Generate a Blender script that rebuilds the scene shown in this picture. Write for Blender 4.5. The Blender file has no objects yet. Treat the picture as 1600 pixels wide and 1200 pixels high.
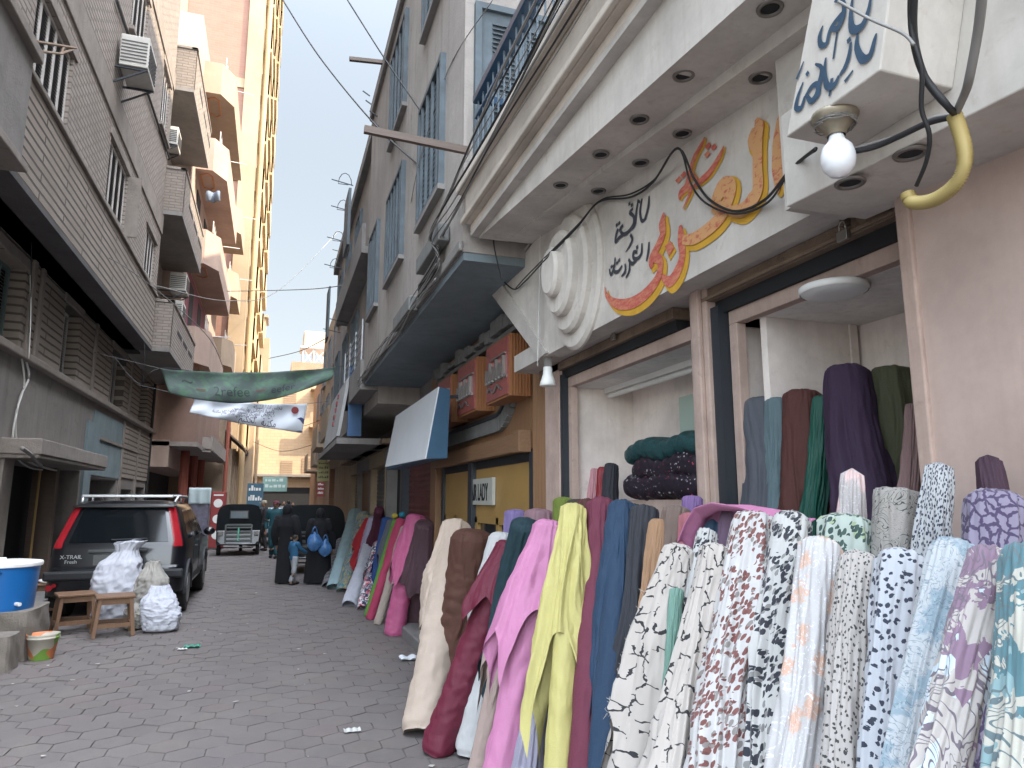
import bpy, bmesh, math, random
from mathutils import Vector, Matrix
R = math.radians
random.seed(7)
scene = bpy.context.scene
col = scene.collection
# ---------------------------------------------------------------- camera, sky, sun, exposure
F, PITCH, YAW, CH = 1100.0, R(9.5), R(18.6), 1.65
cam_d = bpy.data.cameras.new("camera"); cam = bpy.data.objects.new("camera", cam_d); col.objects.link(cam)
cam_d.sensor_width = 36; cam_d.lens = F / 1600 * 36; cam_d.clip_start = 0.05; cam_d.clip_end = 2000
cam.location = (0, 0, CH); cam.rotation_euler = (math.pi / 2 + PITCH, 0, -YAW)
scene.camera = cam
SUN_EL, SUN_AZ = R(42), R(62)          # azimuth measured from -Y towards +X
SKY_SAT, SKY_GAM, SKY_UP, SKY_BACK, SKY_LOW = 1.0, .35, 9.5, 5.0, .735
world = bpy.data.worlds.new("World"); scene.world = world; world.use_nodes = True
wn = world.node_tree; bgn = wn.nodes["Background"]
sky = wn.nodes.new("ShaderNodeTexSky"); sky.sky_type = 'NISHITA'; sky.sun_disc = False
sky.sun_elevation = SUN_EL; sky.sun_rotation = math.pi - SUN_AZ
sky.air_density = 1.0; sky.dust_density = 1.5; sky.ozone_density = 1.0
# clear sky evened out, fill added overhead and behind to lift street shade
hsv = wn.nodes.new("ShaderNodeHueSaturation"); hsv.inputs['Saturation'].default_value = SKY_SAT
gam = wn.nodes.new("ShaderNodeGamma"); gam.inputs[1].default_value = SKY_GAM
wn.links.new(sky.outputs[0], gam.inputs[0]); wn.links.new(gam.outputs[0], hsv.inputs['Color'])
wtc = wn.nodes.new("ShaderNodeTexCoord"); wsp = wn.nodes.new("ShaderNodeSeparateXYZ"); wn.links.new(wtc.outputs['Generated'], wsp.inputs[0])
def wmath(op, x, y):
    k = wn.nodes.new("ShaderNodeMath"); k.operation = op
    for i, q in enumerate((x, y)):
        if isinstance(q, bpy.types.NodeSocket): wn.links.new(q, k.inputs[i])
        else: k.inputs[i].default_value = q
    return k.outputs[0]
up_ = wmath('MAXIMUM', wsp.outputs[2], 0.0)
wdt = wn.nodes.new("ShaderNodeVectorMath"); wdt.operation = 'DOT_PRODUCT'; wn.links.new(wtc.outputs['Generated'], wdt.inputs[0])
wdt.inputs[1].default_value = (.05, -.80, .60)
back_fill = wmath('MULTIPLY', wmath('POWER', wmath('MAXIMUM', wdt.outputs['Value'], 0.0), 1.5), SKY_BACK)   # added sky glow behind the viewer, fill for the shaded street
veil = wmath('ADD', wmath('ADD', wmath('MULTIPLY', wmath('POWER', up_, 7.5), SKY_UP), back_fill), SKY_LOW)  # overhead boost and rear fill added on top of the plain sky level
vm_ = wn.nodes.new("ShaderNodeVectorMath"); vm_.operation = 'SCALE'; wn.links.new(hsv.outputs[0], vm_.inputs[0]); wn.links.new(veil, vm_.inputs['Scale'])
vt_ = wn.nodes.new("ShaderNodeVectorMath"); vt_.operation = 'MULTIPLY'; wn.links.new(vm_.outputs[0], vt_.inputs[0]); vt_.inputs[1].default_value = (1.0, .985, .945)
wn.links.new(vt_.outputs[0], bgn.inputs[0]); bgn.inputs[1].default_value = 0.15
sun_d = bpy.data.lights.new("sun", 'SUN'); sun_d.energy = 2.0; sun_d.angle = R(0.5); sun_d.color = (1, .84, .62)
sun = bpy.data.objects.new("sun", sun_d); col.objects.link(sun)
sdir = Vector((math.sin(SUN_AZ) * math.cos(SUN_EL), -math.cos(SUN_AZ) * math.cos(SUN_EL), math.sin(SUN_EL)))
sun.rotation_euler = sdir.to_track_quat('Z', 'Y').to_euler(); sun.location = (20, -20, 40)
vs = scene.view_settings; vs.view_transform = 'Standard'; vs.look = 'None'; vs.gamma = 1; vs.exposure = 2.5
scene.cycles.max_bounces = 10; scene.cycles.diffuse_bounces = 8

# ---------------------------------------------------------------- helpers
_fw = Vector((math.sin(YAW) * math.cos(PITCH), math.cos(YAW) * math.cos(PITCH), math.sin(PITCH)))
_rt = Vector((math.cos(YAW), -math.sin(YAW), 0)); _up = _rt.cross(_fw)
def ray(u, v): return _fw + _rt * ((u - 800) / F) - _up * ((v - 600) / F)
def ox(u, v, X): d = ray(u, v); return d * (X / d.x) + Vector((0, 0, CH))
def oy(u, v, Y): d = ray(u, v); return d * (Y / d.y) + Vector((0, 0, CH))
def oz(u, v, Z=0): d = ray(u, v); return d * ((Z - CH) / d.z) + Vector((0, 0, CH))

def tag(o, label=None, cat=None, group=None, kind=None):
    if label: o["label"] = label
    if cat: o["category"] = cat
    if group: o["group"] = group
    if kind: o["kind"] = kind
    return o
def empty(name, loc, label=None, cat=None, group=None):
    o = bpy.data.objects.new(name, None); o.location = loc; o.empty_display_size = .2; col.objects.link(o)
    return tag(o, label, cat, group)
def copy_tree(o, parent=None):
    c = o.copy(); col.objects.link(c)
    if parent: c.parent = parent
    for ch in o.children: copy_tree(ch, c)
    return c

class MB:
    def __init__(s): s.v = []; s.f = []; s.uv = None
    def add(s, vs, fs):
        n = len(s.v); s.v += [Vector(p) for p in vs]; s.f += [tuple(n + i for i in f) for f in fs]; return s
    def box(s, x0, x1, y0, y1, z0, z1):
        x0, x1 = sorted((x0, x1)); y0, y1 = sorted((y0, y1)); z0, z1 = sorted((z0, z1))
        return s.add([(x0,y0,z0),(x1,y0,z0),(x1,y1,z0),(x0,y1,z0),(x0,y0,z1),(x1,y0,z1),(x1,y1,z1),(x0,y1,z1)],
                     [(3,2,1,0),(4,5,6,7),(0,1,5,4),(1,2,6,5),(2,3,7,6),(3,0,4,7)])
    def quad(s, *p): return s.add(p, [tuple(range(len(p)))])
    def prism(s, poly, d):
        """closed polygon (3D points) extruded by vector d"""
        n = len(poly); d = Vector(d); a = [Vector(p) for p in poly]; b = [p + d for p in a]
        fs = [tuple(range(n))[::-1], tuple(range(n, 2 * n))] + [(i, (i+1) % n, n + (i+1) % n, n + i) for i in range(n)]
        return s.add(a + b, fs)
    def bar(s, p, q, w, h=None, up=(0, 0, 1)):
        p, q = Vector(p), Vector(q); h = h or w; d = (q - p).normalized(); up = Vector(up)
        if abs(d.dot(up)) > .98: up = Vector((0, 1, 0))
        a = d.cross(up).normalized(); b = a.cross(d)
        c = [a*sx*w/2 + b*sy*h/2 for sx, sy in ((-1,-1),(1,-1),(1,1),(-1,1))]
        return s.add([p + k for k in c] + [q + k for k in c], [(3,2,1,0),(4,5,6,7),(0,1,5,4),(1,2,6,5),(2,3,7,6),(3,0,4,7)])
    def cyl(s, p, q, r0, r1=None, n=16, caps=True):
        p, q = Vector(p), Vector(q); r1 = r0 if r1 is None else r1; d = (q - p).normalized()
        up = Vector((0,0,1)) if abs(d.z) < .95 else Vector((0,1,0)); a = d.cross(up).normalized(); b = a.cross(d)
        ring = [(math.cos(2*math.pi*i/n), math.sin(2*math.pi*i/n)) for i in range(n)]
        vs_ = [p + a*c*r0 + b*t*r0 for c, t in ring] + [q + a*c*r1 + b*t*r1 for c, t in ring]
        fs = [(i, (i+1) % n, n + (i+1) % n, n + i) for i in range(n)]
        if caps: fs += [tuple(range(n))[::-1], tuple(range(n, 2*n))]
        return s.add(vs_, fs)
    def lathe(s, base, prof, n=24, sx=1, sy=1):
        """prof: list of (radius, height) about vertical axis at base"""
        b = Vector(base); m = len(prof); vs_ = []
        for r, h in prof:
            for i in range(n):
                t = 2*math.pi*i/n; vs_.append(b + Vector((r*sx*math.cos(t), r*sy*math.sin(t), h)))
        fs = [(j*n+i, j*n+(i+1) % n, (j+1)*n+(i+1) % n, (j+1)*n+i) for j in range(m-1) for i in range(n)]
        return s.add(vs_, fs)
    def tube(s, pts, r, n=6):
        pts = [Vector(p) for p in pts]; vs_ = []; m = len(pts)
        for k, p in enumerate(pts):
            d = (pts[min(k+1, m-1)] - pts[max(k-1, 0)]).normalized()
            up = Vector((0,0,1)) if abs(d.z) < .95 else Vector((0,1,0)); a = d.cross(up).normalized(); b = a.cross(d)
            rr = r[k] if isinstance(r, (list, tuple)) else r
            vs_ += [p + a*math.cos(2*math.pi*i/n)*rr + b*math.sin(2*math.pi*i/n)*rr for i in range(n)]
        fs = [(j*n+i, j*n+(i+1) % n, (j+1)*n+(i+1) % n, (j+1)*n+i) for j in range(m-1) for i in range(n)]
        fs += [tuple(range(n))[::-1], tuple(range((m-1)*n, m*n))]
        return s.add(vs_, fs)
    def grid(s, fn, nu, nv, wrap=False):
        vs_ = [fn(i / nu, j / nv) for j in range(nv + 1) for i in range(nu if wrap else nu + 1)]
        w = nu if wrap else nu + 1
        fs = [(j*w+i, j*w+(i+1) % w, (j+1)*w+(i+1) % w, (j+1)*w+i) for j in range(nv) for i in range(nu)]
        return s.add(vs_, fs)
    def ball(s, c, rx, ry=None, rz=None, n=16, m=10):
        ry = ry or rx; rz = rz or rx; c = Vector(c)
        return s.grid(lambda a, b: c + Vector((rx*math.cos(2*math.pi*a)*math.sin(math.pi*b), ry*math.sin(2*math.pi*a)*math.sin(math.pi*b), rz*math.cos(math.pi*b))), n, m, True)
    def build(s, name, m, parent=None, smooth=False, bevel=0, sub=0, solid=0, weld=False, uvs=None):
        me = bpy.data.meshes.new(name)
        off = Vector((0, 0, 0)); p = parent
        while p: off += p.location; p = p.parent
        me.from_pydata([tuple(v - off) for v in s.v], [], s.f); me.update()
        bm = bmesh.new(); bm.from_mesh(me); bmesh.ops.recalc_face_normals(bm, faces=bm.faces); bm.to_mesh(me); bm.free()
        o = bpy.data.objects.new(name, me); col.objects.link(o)
        if isinstance(m, (list, tuple)):
            for k in m: me.materials.append(k)
        else: me.materials.append(m)
        if uvs:
            uvl = me.uv_layers.new(name="UVMap")
            for lp in me.loops: uvl.data[lp.index].uv = uvs[lp.vertex_index]
        if smooth:
            for q in me.polygons: q.use_smooth = True
        if parent: o.parent = parent
        if weld: w = o.modifiers.new("weld", 'WELD'); w.merge_threshold = .0005
        if bevel:
            b = o.modifiers.new("bevel", 'BEVEL'); b.width = bevel; b.segments = 2; b.limit_method = 'ANGLE'; b.angle_limit = R(40)
        if solid: t = o.modifiers.new("solid", 'SOLIDIFY'); t.thickness = solid; t.offset = 0
        if sub: t = o.modifiers.new("sub", 'SUBSURF'); t.levels = sub; t.render_levels = sub
        return o

# ---------------------------------------------------------------- materials
def lin(c):
    return tuple(((x/255)/12.92 if x/255 <= .04045 else ((x/255+.055)/1.055)**2.4) for x in c)
class NT:
    def __init__(s, name):
        s.m = bpy.data.materials.new(name); s.m.use_nodes = True; s.t = s.m.node_tree
        s.b = s.t.nodes["Principled BSDF"]; s.tc = None
    def n(s, typ, **kw):
        k = s.t.nodes.new(typ)
        for a, v in kw.items(): setattr(k, a, v)
        return k
    def l(s, a, b): s.t.links.new(a, b)
    def co(s, kind='Object'):
        if not s.tc: s.tc = s.n('ShaderNodeTexCoord')
        return s.tc.outputs[kind]
    def mapping(s, scale=(1,1,1), rot=(0,0,0), src=None, loc=(0,0,0)):
        k = s.n('ShaderNodeMapping'); k.inputs['Scale'].default_value = scale; k.inputs['Rotation'].default_value = rot
        k.inputs['Location'].default_value = loc
        s.l(src or s.co(), k.inputs['Vector']); return k.outputs[0]
    def noise(s, scale, detail=4, rough=.6, src=None, dist=0):
        k = s.n('ShaderNodeTexNoise'); k.inputs['Scale'].default_value = scale; k.inputs['Detail'].default_value = detail
        k.inputs['Roughness'].default_value = rough; k.inputs['Distortion'].default_value = dist
        s.l(src or s.co(), k.inputs['Vector']); return k
    def ramp(s, fac, stops, interp='LINEAR'):
        k = s.n('ShaderNodeValToRGB'); k.color_ramp.interpolation = interp; e = k.color_ramp.elements
        while len(e) < len(stops): e.new(.5)
        for el, (p, c) in zip(e, stops):
            el.position = p; el.color = (*c, 1) if len(c) == 3 else c
        s.l(fac, k.inputs[0]); return k.outputs[0]
    def mix(s, fac, a, b, mode='MIX'):
        k = s.n('ShaderNodeMix', data_type='RGBA', blend_type=mode)
        for i, x in ((0, fac), (6, a), (7, b)):
            if isinstance(x, bpy.types.NodeSocket): s.l(x, k.inputs[i])
            elif i == 0: k.inputs[0].default_value = x
            else: k.inputs[i].default_value = (*x, 1) if len(x) == 3 else x
        return k.outputs[2]
    def math(s, op, a, b=0.0, c=None, clamp=False):
        k = s.n('ShaderNodeMath', operation=op); k.use_clamp = clamp
        for i, x in enumerate((a, b) if c is None else (a, b, c)):
            if isinstance(x, bpy.types.NodeSocket): s.l(x, k.inputs[i])
            else: k.inputs[i].default_value = x
        return k.outputs[0]
    def bump(s, h, strength=.3, dist=.01, prev=None):
        k = s.n('ShaderNodeBump'); k.inputs['Strength'].default_value = strength; k.inputs['Distance'].default_value = dist
        s.l(h, k.inputs['Height'])
        if prev: s.l(prev, k.inputs['Normal'])
        s.l(k.outputs[0], s.b.inputs['Normal']); return k.outputs[0]
    def color(s, c):
        if isinstance(c, bpy.types.NodeSocket): s.l(c, s.b.inputs['Base Color'])
        else: s.b.inputs['Base Color'].default_value = (*c, 1)
    def set(s, **kw):
        for k, v in kw.items(): s.b.inputs[k.replace('_', ' ')].default_value = v
        return s.m
def sc(c, k): return tuple(min(1, x * k) for x in c)

def plain(name, c, rough=.6, metal=0, var=.12, nscale=6, bump=0, **kw):
    """painted or manufactured surface with mild mottling"""
    t = NT(name); n = t.noise(nscale)
    t.color(t.mix(n.outputs[0], sc(c, 1-var*1.6), sc(c, 1+var*1.2)))
    t.set(Roughness=rough, Metallic=metal, **kw)
    if bump: t.bump(t.noise(nscale*8).outputs[0], bump, .004)
    return t.m
def plaster(name, c, dirt=(.09,.075,.06), amt=.5, scale=1.0, bump=.35, streak=.5, rough=.92, chips=None):
    """old rendered wall: large blotches, rain streaks, stains, fine grain"""
    t = NT(name)
    big = t.noise(.9*scale, 6, .65); fine = t.noise(22*scale, 5, .7)
    st = t.noise(1.0, 4, .6, t.mapping((7*scale, 7*scale, .45*scale)))
    base = t.mix(t.ramp(big.outputs[0], [(.3, (0,0,0)), (.72, (1,1,1))]), sc(c, .72), sc(c, 1.12))
    base = t.mix(t.math('MULTIPLY', t.ramp(st.outputs[0], [(.5, (0,0,0)), (.72, (1,1,1))]), streak), base, tuple(a*.5 + b*.5 for a, b in zip(c, dirt)))
    spot = t.noise(3.1*scale, 8, .72, dist=.3)
    base = t.mix(t.math('MULTIPLY', t.ramp(spot.outputs[0], [(.58, (0,0,0)), (.7, (1,1,1))]), amt), base, dirt)
    if chips:
        ch = t.noise(4.7*scale, 7, .6, dist=.5)
        base = t.mix(t.ramp(ch.outputs[0], [(.66, (0,0,0)), (.68, (1,1,1))]), base, chips)
    base = t.mix(t.math('MULTIPLY', fine.outputs[0], .25), base, sc(c, .55))
    t.color(base); t.set(Roughness=rough)
    t.bump(t.math('ADD', fine.outputs[0], t.math('MULTIPLY', spot.outputs[0], 1.5)), bump, .012)
    return t.m
def brickmat(name, c1, c2, mortar, bw=.24, bh=.075, axis='X', msize=.012, dirt=.5, bump=.8):
    """brickwork; axis = the axis the wall faces"""
    t = NT(name)
    sep = t.n('ShaderNodeSeparateXYZ'); t.l(t.co(), sep.inputs[0]); cmb = t.n('ShaderNodeCombineXYZ')
    t.l(sep.outputs['Y' if axis == 'X' else 'X'], cmb.inputs[0]); t.l(sep.outputs['Z'], cmb.inputs[1])
    wob = t.noise(1.7, 3); vm = t.n('ShaderNodeVectorMath', operation='MULTIPLY_ADD')
    t.l(wob.outputs['Color'], vm.inputs[0]); vm.inputs[1].default_value = (.03, .03, 0); t.l(cmb.outputs[0], vm.inputs[2])
    b = t.n('ShaderNodeTexBrick'); t.l(vm.outputs[0], b.inputs['Vector'])
    b.inputs['Scale'].default_value = 1; b.inputs['Brick Width'].default_value = bw; b.inputs['Row Height'].default_value = bh
    b.inputs['Mortar Size'].default_value = msize; b.inputs['Mortar Smooth'].default_value = .3
    b.inputs['Color1'].default_value = (*c1, 1); b.inputs['Color2'].default_value = (*c2, 1); b.inputs['Mortar'].default_value = (*mortar, 1)
    big = t.noise(.7, 7, .7); fine = t.noise(30, 4, .7)
    colr = t.mix(t.math('MULTIPLY', t.ramp(big.outputs[0], [(.35, (0,0,0)), (.7, (1,1,1))]), dirt), b.outputs[0], sc(c1, .55))
    colr = t.mix(t.math('MULTIPLY', fine.outputs[0], .4), colr, sc(c2, .5))
    t.color(colr); t.set(Roughness=.95)
    h = t.math('ADD', t.math('MULTIPLY', b.outputs['Fac'], -1), t.math('MULTIPLY', fine.outputs[0], .5))
    t.bump(h, bump, .02); return t.m
def wood(name, c, axis=2, rough=.55, freq=60, dark=.45):
    t = NT(name); s_ = [freq, freq, freq]; s_[axis] = freq*.05
    g = t.noise(1, 5, .65, t.mapping(tuple(s_)), .4); k = t.noise(1.3, 3)
    cc = t.mix(g.outputs[0], sc(c, dark), sc(c, 1.25)); cc = t.mix(t.math('MULTIPLY', k.outputs[0], .5), cc, sc(c, .6))
    t.color(cc); t.set(Roughness=rough); t.bump(g.outputs[0], .25, .003); return t.m
M = {}
# ---------------------------------------------------------------- base materials
M['cream'] = plaster('cream_plaster', (.60,.53,.46), dirt=(.18,.12,.09), amt=.22, scale=2.2, bump=.12, streak=.25)
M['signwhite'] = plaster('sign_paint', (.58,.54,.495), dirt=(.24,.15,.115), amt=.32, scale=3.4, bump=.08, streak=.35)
M['signshadow'] = plaster('sign_paint_shaded', (.52,.485,.45), dirt=(.16,.12,.10), amt=.4, scale=3, bump=.1, streak=.2)  # darker copy of the sign paint, shade put into the colour
M['pink'] = plaster('pink_plaster', (.55,.42,.37), dirt=(.24,.15,.12), amt=.12, scale=1.8, bump=.10, streak=.25)
M['pinkframe'] = plaster('pink_frame_paint', (.47,.35,.30), dirt=(.16,.08,.06), amt=.35, scale=6, bump=.15, streak=.4)
M['rust'] = plaster('rusty_beam', (.22,.155,.11), dirt=(.07,.04,.03), amt=.7, scale=7, bump=.6, streak=.3)
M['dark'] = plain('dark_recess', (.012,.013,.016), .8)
M['darksteel'] = plain('dark_steel', (.035,.042,.052), .5, .3)
M['concrete'] = plaster('grey_concrete', (.25,.235,.225), dirt=(.10,.085,.08), amt=.5, scale=1.2, bump=.5)
M['conc2'] = plaster('weathered_render', (.36,.325,.30), dirt=(.10,.085,.08), amt=.4, scale=1.1, bump=.35, streak=.7)
M['bluesoffit'] = plaster('blue_grey_soffit', (.20,.245,.27), dirt=(.05,.06,.07), amt=.3, scale=1, bump=.2)
M['cable'] = plain('black_cable', (.018,.018,.02), .55)
M['greycable'] = plain('grey_cable', (.22,.21,.20), .6)
M['whitecable'] = plain('white_cable', (.55,.55,.53), .6)
M['white'] = plain('white_plastic', (.72,.72,.70), .45)
M['innerwall'] = plaster('display_wall', (.84,.76,.71), dirt=(.3,.2,.16), amt=.25, scale=3, bump=.05, streak=.3)
M['mint'] = plain('mint_panel', (.42,.52,.46), .25, var=.1, nscale=2)
M['glass'] = NT('window_glass').m
_g = M['glass'].node_tree.nodes["Principled BSDF"]
for k, v in (('Base Color', (.8,.85,.85,1)), ('Transmission Weight', 1), ('Roughness', .02), ('IOR', 1.1)): _g.inputs[k].default_value = v
M['darkglass'] = plain('dark_glass', (.02,.024,.028), .08, var=.2)
M['shutterblue'] = plain('blue_grey_shutter', (.085,.11,.13), .6, var=.4, nscale=5)
M['railblue'] = plain('navy_rail', (.015,.05,.10), .35, .2)
M['oldwood'] = wood('old_pole_wood', (.13,.09,.07), 0)
M['woodpanel'] = wood('warm_wood_cladding', (.28,.15,.075), 2)
M['woodpanel_h'] = wood('warm_wood_board', (.27,.15,.08), 1)
M['orangewood'] = wood('orange_wood_slat', (.36,.15,.06), 2, freq=40)
M['mustard'] = plain('mustard_panel', (.36,.22,.07), .5, var=.15, nscale=3)
M['greyframe'] = plaster('grey_sign_frame', (.17,.17,.165), dirt=(.06,.06,.06), amt=.4, scale=8, bump=.2)
M['shutter_red'] = plain('maroon_shutter', (.16,.05,.045), .55, .2, var=.35, nscale=4)
M['shutter_grey'] = plain('grey_shutter', (.14,.15,.16), .5, .4, var=.3, nscale=4)
M['navy'] = plain('navy_board', (.02,.07,.13), .6)
M['canvas'] = plain('white_canvas', (.55,.57,.60), .7, var=.07, nscale=2)

# ---------------------------------------------------------------- ground
def make_ground():
    g = MB().quad((-600,-300,-.03),(600,-300,-.03),(600,1500,-.03),(-600,1500,-.03)).build('ground', plaster('bedding_sand', (.15,.14,.13), amt=.3, scale=2), None)
    tag(g, kind='structure')
    t = NT('hexagon_pavers'); gi = t.n('ShaderNodeNewGeometry')
    c = t.ramp(gi.outputs['Random Per Island'], [(0,(.116,.098,.095)),(.35,(.126,.108,.104)),(.7,(.135,.116,.111)),(1,(.13,.104,.10))])
    big = t.noise(.55, 7, .7); mid = t.noise(3.5, 6, .7); fine = t.noise(60, 4, .7); dust = t.noise(1.1, 8, .75, dist=.4)
    c = t.mix(t.ramp(big.outputs[0], [(.35,(0,0,0)),(.7,(1,1,1))]), c, (.165,.155,.155), 'MIX') if False else c
    c = t.mix(t.math('MULTIPLY', t.ramp(dust.outputs[0], [(.45,(0,0,0)),(.7,(1,1,1))]), .6), c, (.175,.15,.132))
    c = t.mix(t.math('MULTIPLY', t.ramp(big.outputs[0], [(.5,(0,0,0)),(.68,(1,1,1))]), .45), c, (.09,.08,.077))
    c = t.mix(t.math('MULTIPLY', t.ramp(mid.outputs[0], [(.6,(0,0,0)),(.7,(1,1,1))]), .5), c, (.11,.10,.10))
    c = t.mix(t.math('MULTIPLY', fine.outputs[0], .3), c, (.1,.095,.09))
    t.color(c); t.set(Roughness=.88); t.bump(t.math('ADD', fine.outputs[0], mid.outputs[0]), .35, .008)
    mb = MB(); s = .145; w = s*math.sqrt(3); rnd = random.Random(3)
    y = 2.6; row = 0
    while y < 44:
        x = -4.6 + (w/2 if row % 2 else 0)
        while x < 2.6:
            dz = rnd.uniform(-.003, .003); tx, ty = rnd.uniform(-.012, .012), rnd.uniform(-.012, .012)
            pts = [(math.cos(R(30+60*k)), math.sin(R(30+60*k))) for k in range(6)]
            top = [(x + c_*s*.962, y + q*s*.962, dz + c_*s*tx + q*s*ty) for c_, q in pts]
            low = [(x + c_*s*.975, y + q*s*.975, -.012) for c_, q in pts]
            mb.add(top + low, [tuple(range(6))] + [(i+6, (i+1) % 6+6, (i+1) % 6, i) for i in range(6)])
            x += w
        y += s*1.5; row += 1
    tag(mb.build('street_paving', t.m), kind='structure')
    gm = NT('joint_sand'); 
    j = MB().box(-4.7, 2.7, 2.3, 44, -.025, -.009).build('paving_joints', plaster('joint_dust', (.125,.108,.10), amt=.3, scale=4)); tag(j, kind='structure')
    f = MB().box(-4.7, 6, 44, 62, -.025, -.002).build('far_road', plaster('far_road', (.20,.185,.175), amt=.3)); tag(f, kind='structure')
    # raised pavement in front of the shops, stone kerb
    k = MB().box(1.62, 2.6, -2, 44, -.02, .12).build('raised_pavement', plaster('pavement_stone', (.21,.20,.20), amt=.4, scale=2), bevel=.012); tag(k, kind='structure')
    k = MB().box(-5.2, -3.35, 3, 44, -.02, .10).build('left_pavement', plaster('pavement_cement', (.17,.16,.155), amt=.4, scale=2), bevel=.012); tag(k, kind='structure')
make_ground()

# ---------------------------------------------------------------- RIGHT: cream fabric shop (building one)
SX = 1.88      # window plane
shop = empty('shop_building', (2.0, 2.5, 0), 'cream plastered fabric shop with painted Arabic fascia and two display windows', 'building')
def P(mb, name, m, **k): return mb.build(name, m, shop, **k)
# bodies: wall above and behind (tall building above the frame)
b = MB(); b.box(2.6, 9, -8, 4.65, 3.55, 12); b.box(4.2, 9, -8, 4.95, 0, 3.55); P(b, 'upper_wall', M['conc2'])
b = MB()      # balcony slab with moulded edge
b.box(1.2, 2.6, -6, 4.62, 3.60, 3.93); b.box(1.14, 1.2, -6, 4.66, 3.83, 3.90); b.box(1.24, 2.6, -6, 4.62, 3.545, 3.60); b.box(1.17,1.2,-6,4.64,3.60,3.64)
P(b, 'balcony_slab', M['cream'], bevel=.008)
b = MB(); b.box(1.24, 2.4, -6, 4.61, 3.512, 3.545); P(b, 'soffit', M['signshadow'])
# stepped, sloping fascias: front face polygon from pixels, with underside
def zline(p, q, X, ys):
    a, c = ox(*p, X), ox(*q, X); k = (c.z-a.z)/(c.y-a.y); return [a.z + k*(y-a.y) for y in ys]
XA, XB, XS = 1.30, 1.50, 1.68
yA = (-1.0, 4.75)
zA = zline((885,250), (1162,2.5), XA, (1.6, 4.6)); zB = zline((1000,226), (1259,39), XB, (1.6, 4.6))
def ext(z, y, ylo=1.6, yhi=4.6): return z[0] + (z[1]-z[0])*(y-ylo)/(yhi-ylo)
def wedge(mb, X0, X1, y0, y1, zlo, ztop):
    """solid from X0 to X1 whose underside follows zlo(y)"""
    a = [(X0,y0,zlo(y0)),(X0,y1,zlo(y1)),(X0,y1,ztop),(X0,y0,ztop)]
    mb.prism(a, (X1-X0, 0, 0))
b = MB(); wedge(b, XA, XB+.02, .2, 4.6, lambda y: ext(zA, y), 3.53); P(b, 'upper_fascia_step', M['signwhite'])
b = MB(); wedge(b, XB, XS+.05, .2, 4.58, lambda y: ext(zB, y), 3.525); P(b, 'lower_fascia_step', M['signwhite'])
# painted fascia panel (pointed far end)
def sp(u, v, X=XS): return ox(u, v, X)
tip, low = sp(771,460), sp(846,571)
top = sp(842,372); zl = 2.61
poly = [tuple(tip), (XS, low.y, zl), (XS, .2, zl), (XS, .2, 3.5), (XS, top.y-.1, 3.5), (XS, top.y, top.z+.02)]
b = MB(); b.prism(poly, (.12, 0, 0)); fasc = P(b, 'sign_panel', M['signwhite'])
# bevelled border strip of the pointed end
b = MB(); t2, l2 = sp(785,441), sp(858,566)
b.prism([tuple(tip), (XS, low.y, zl-.004), (XS, l2.y, zl+.01), tuple(t2)], (-.02, 0, 0))
b.prism([tuple(tip), tuple(t2), tuple(sp(845,360)), tuple(sp(838,368))], (-.015, 0, 0))
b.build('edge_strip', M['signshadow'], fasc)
# stepped shell ornament: stacked discs
cy, cz = 3.74, 3.00
for r, x0, x1 in ((.46, XS, XS-.035), (.36, XS-.035, XS-.085), (.26, XS-.085, XS-.145), (.15, XS-.145, XS-.20)):
    b = MB()
    pr = [(x0, r), (x1+.02, r), (x1, r-.02)]
    n = 48; vs_ = []; 
    for xx, rr in pr: vs_ += [(xx, cy+rr*.78*math.cos(2*math.pi*i/n), cz+rr*math.sin(2*math.pi*i/n)*1.0) for i in range(n)]
    fs = [(j*n+i, j*n+(i+1) % n, (j+1)*n+(i+1) % n, (j+1)*n+i) for j in range(2) for i in range(n)] + [tuple(range(2*n, 3*n))]
    b.add(vs_, fs); b.build('shell_disc', M['signwhite'] if r != .40 else M['cream'], fasc)
# lower projecting box at the near end
b = MB(); XQ = 1.47
wedge(b, XQ, XS+.1, .3, 1.69, lambda y: 2.52+.05*(y-1.0), 2.86); P(b, 'projecting_box', M['signwhite'], bevel=.004)
b = MB(); wedge(b, 1.56, 1.8, .3, 1.80, lambda y: 2.60, 3.4); P(b, 'box_backing', M['signwhite'])
# soffit under the sign back to the windows, rusty shutter housing
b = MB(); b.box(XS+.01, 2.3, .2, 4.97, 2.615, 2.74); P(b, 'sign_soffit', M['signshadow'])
b = MB(); b.box(SX-.04, SX+.25, 1.4, 2.72, 2.552, 2.612); b.box(SX-.03, SX+.25, 2.98, 4.86, 2.555, 2.612)
b.box(SX-.055, SX-.04, 1.4, 2.72, 2.555, 2.572); P(b, 'shutter_housing', M['rust'], bevel=.004)
b = MB(); b.box(SX-.0, SX+.2, 1.4, 2.70, 2.49, 2.552); b.box(SX+.0, SX+.2, 3.0, 4.84, 2.50, 2.555); P(b, 'shutter_slot', M['dark'])
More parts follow.
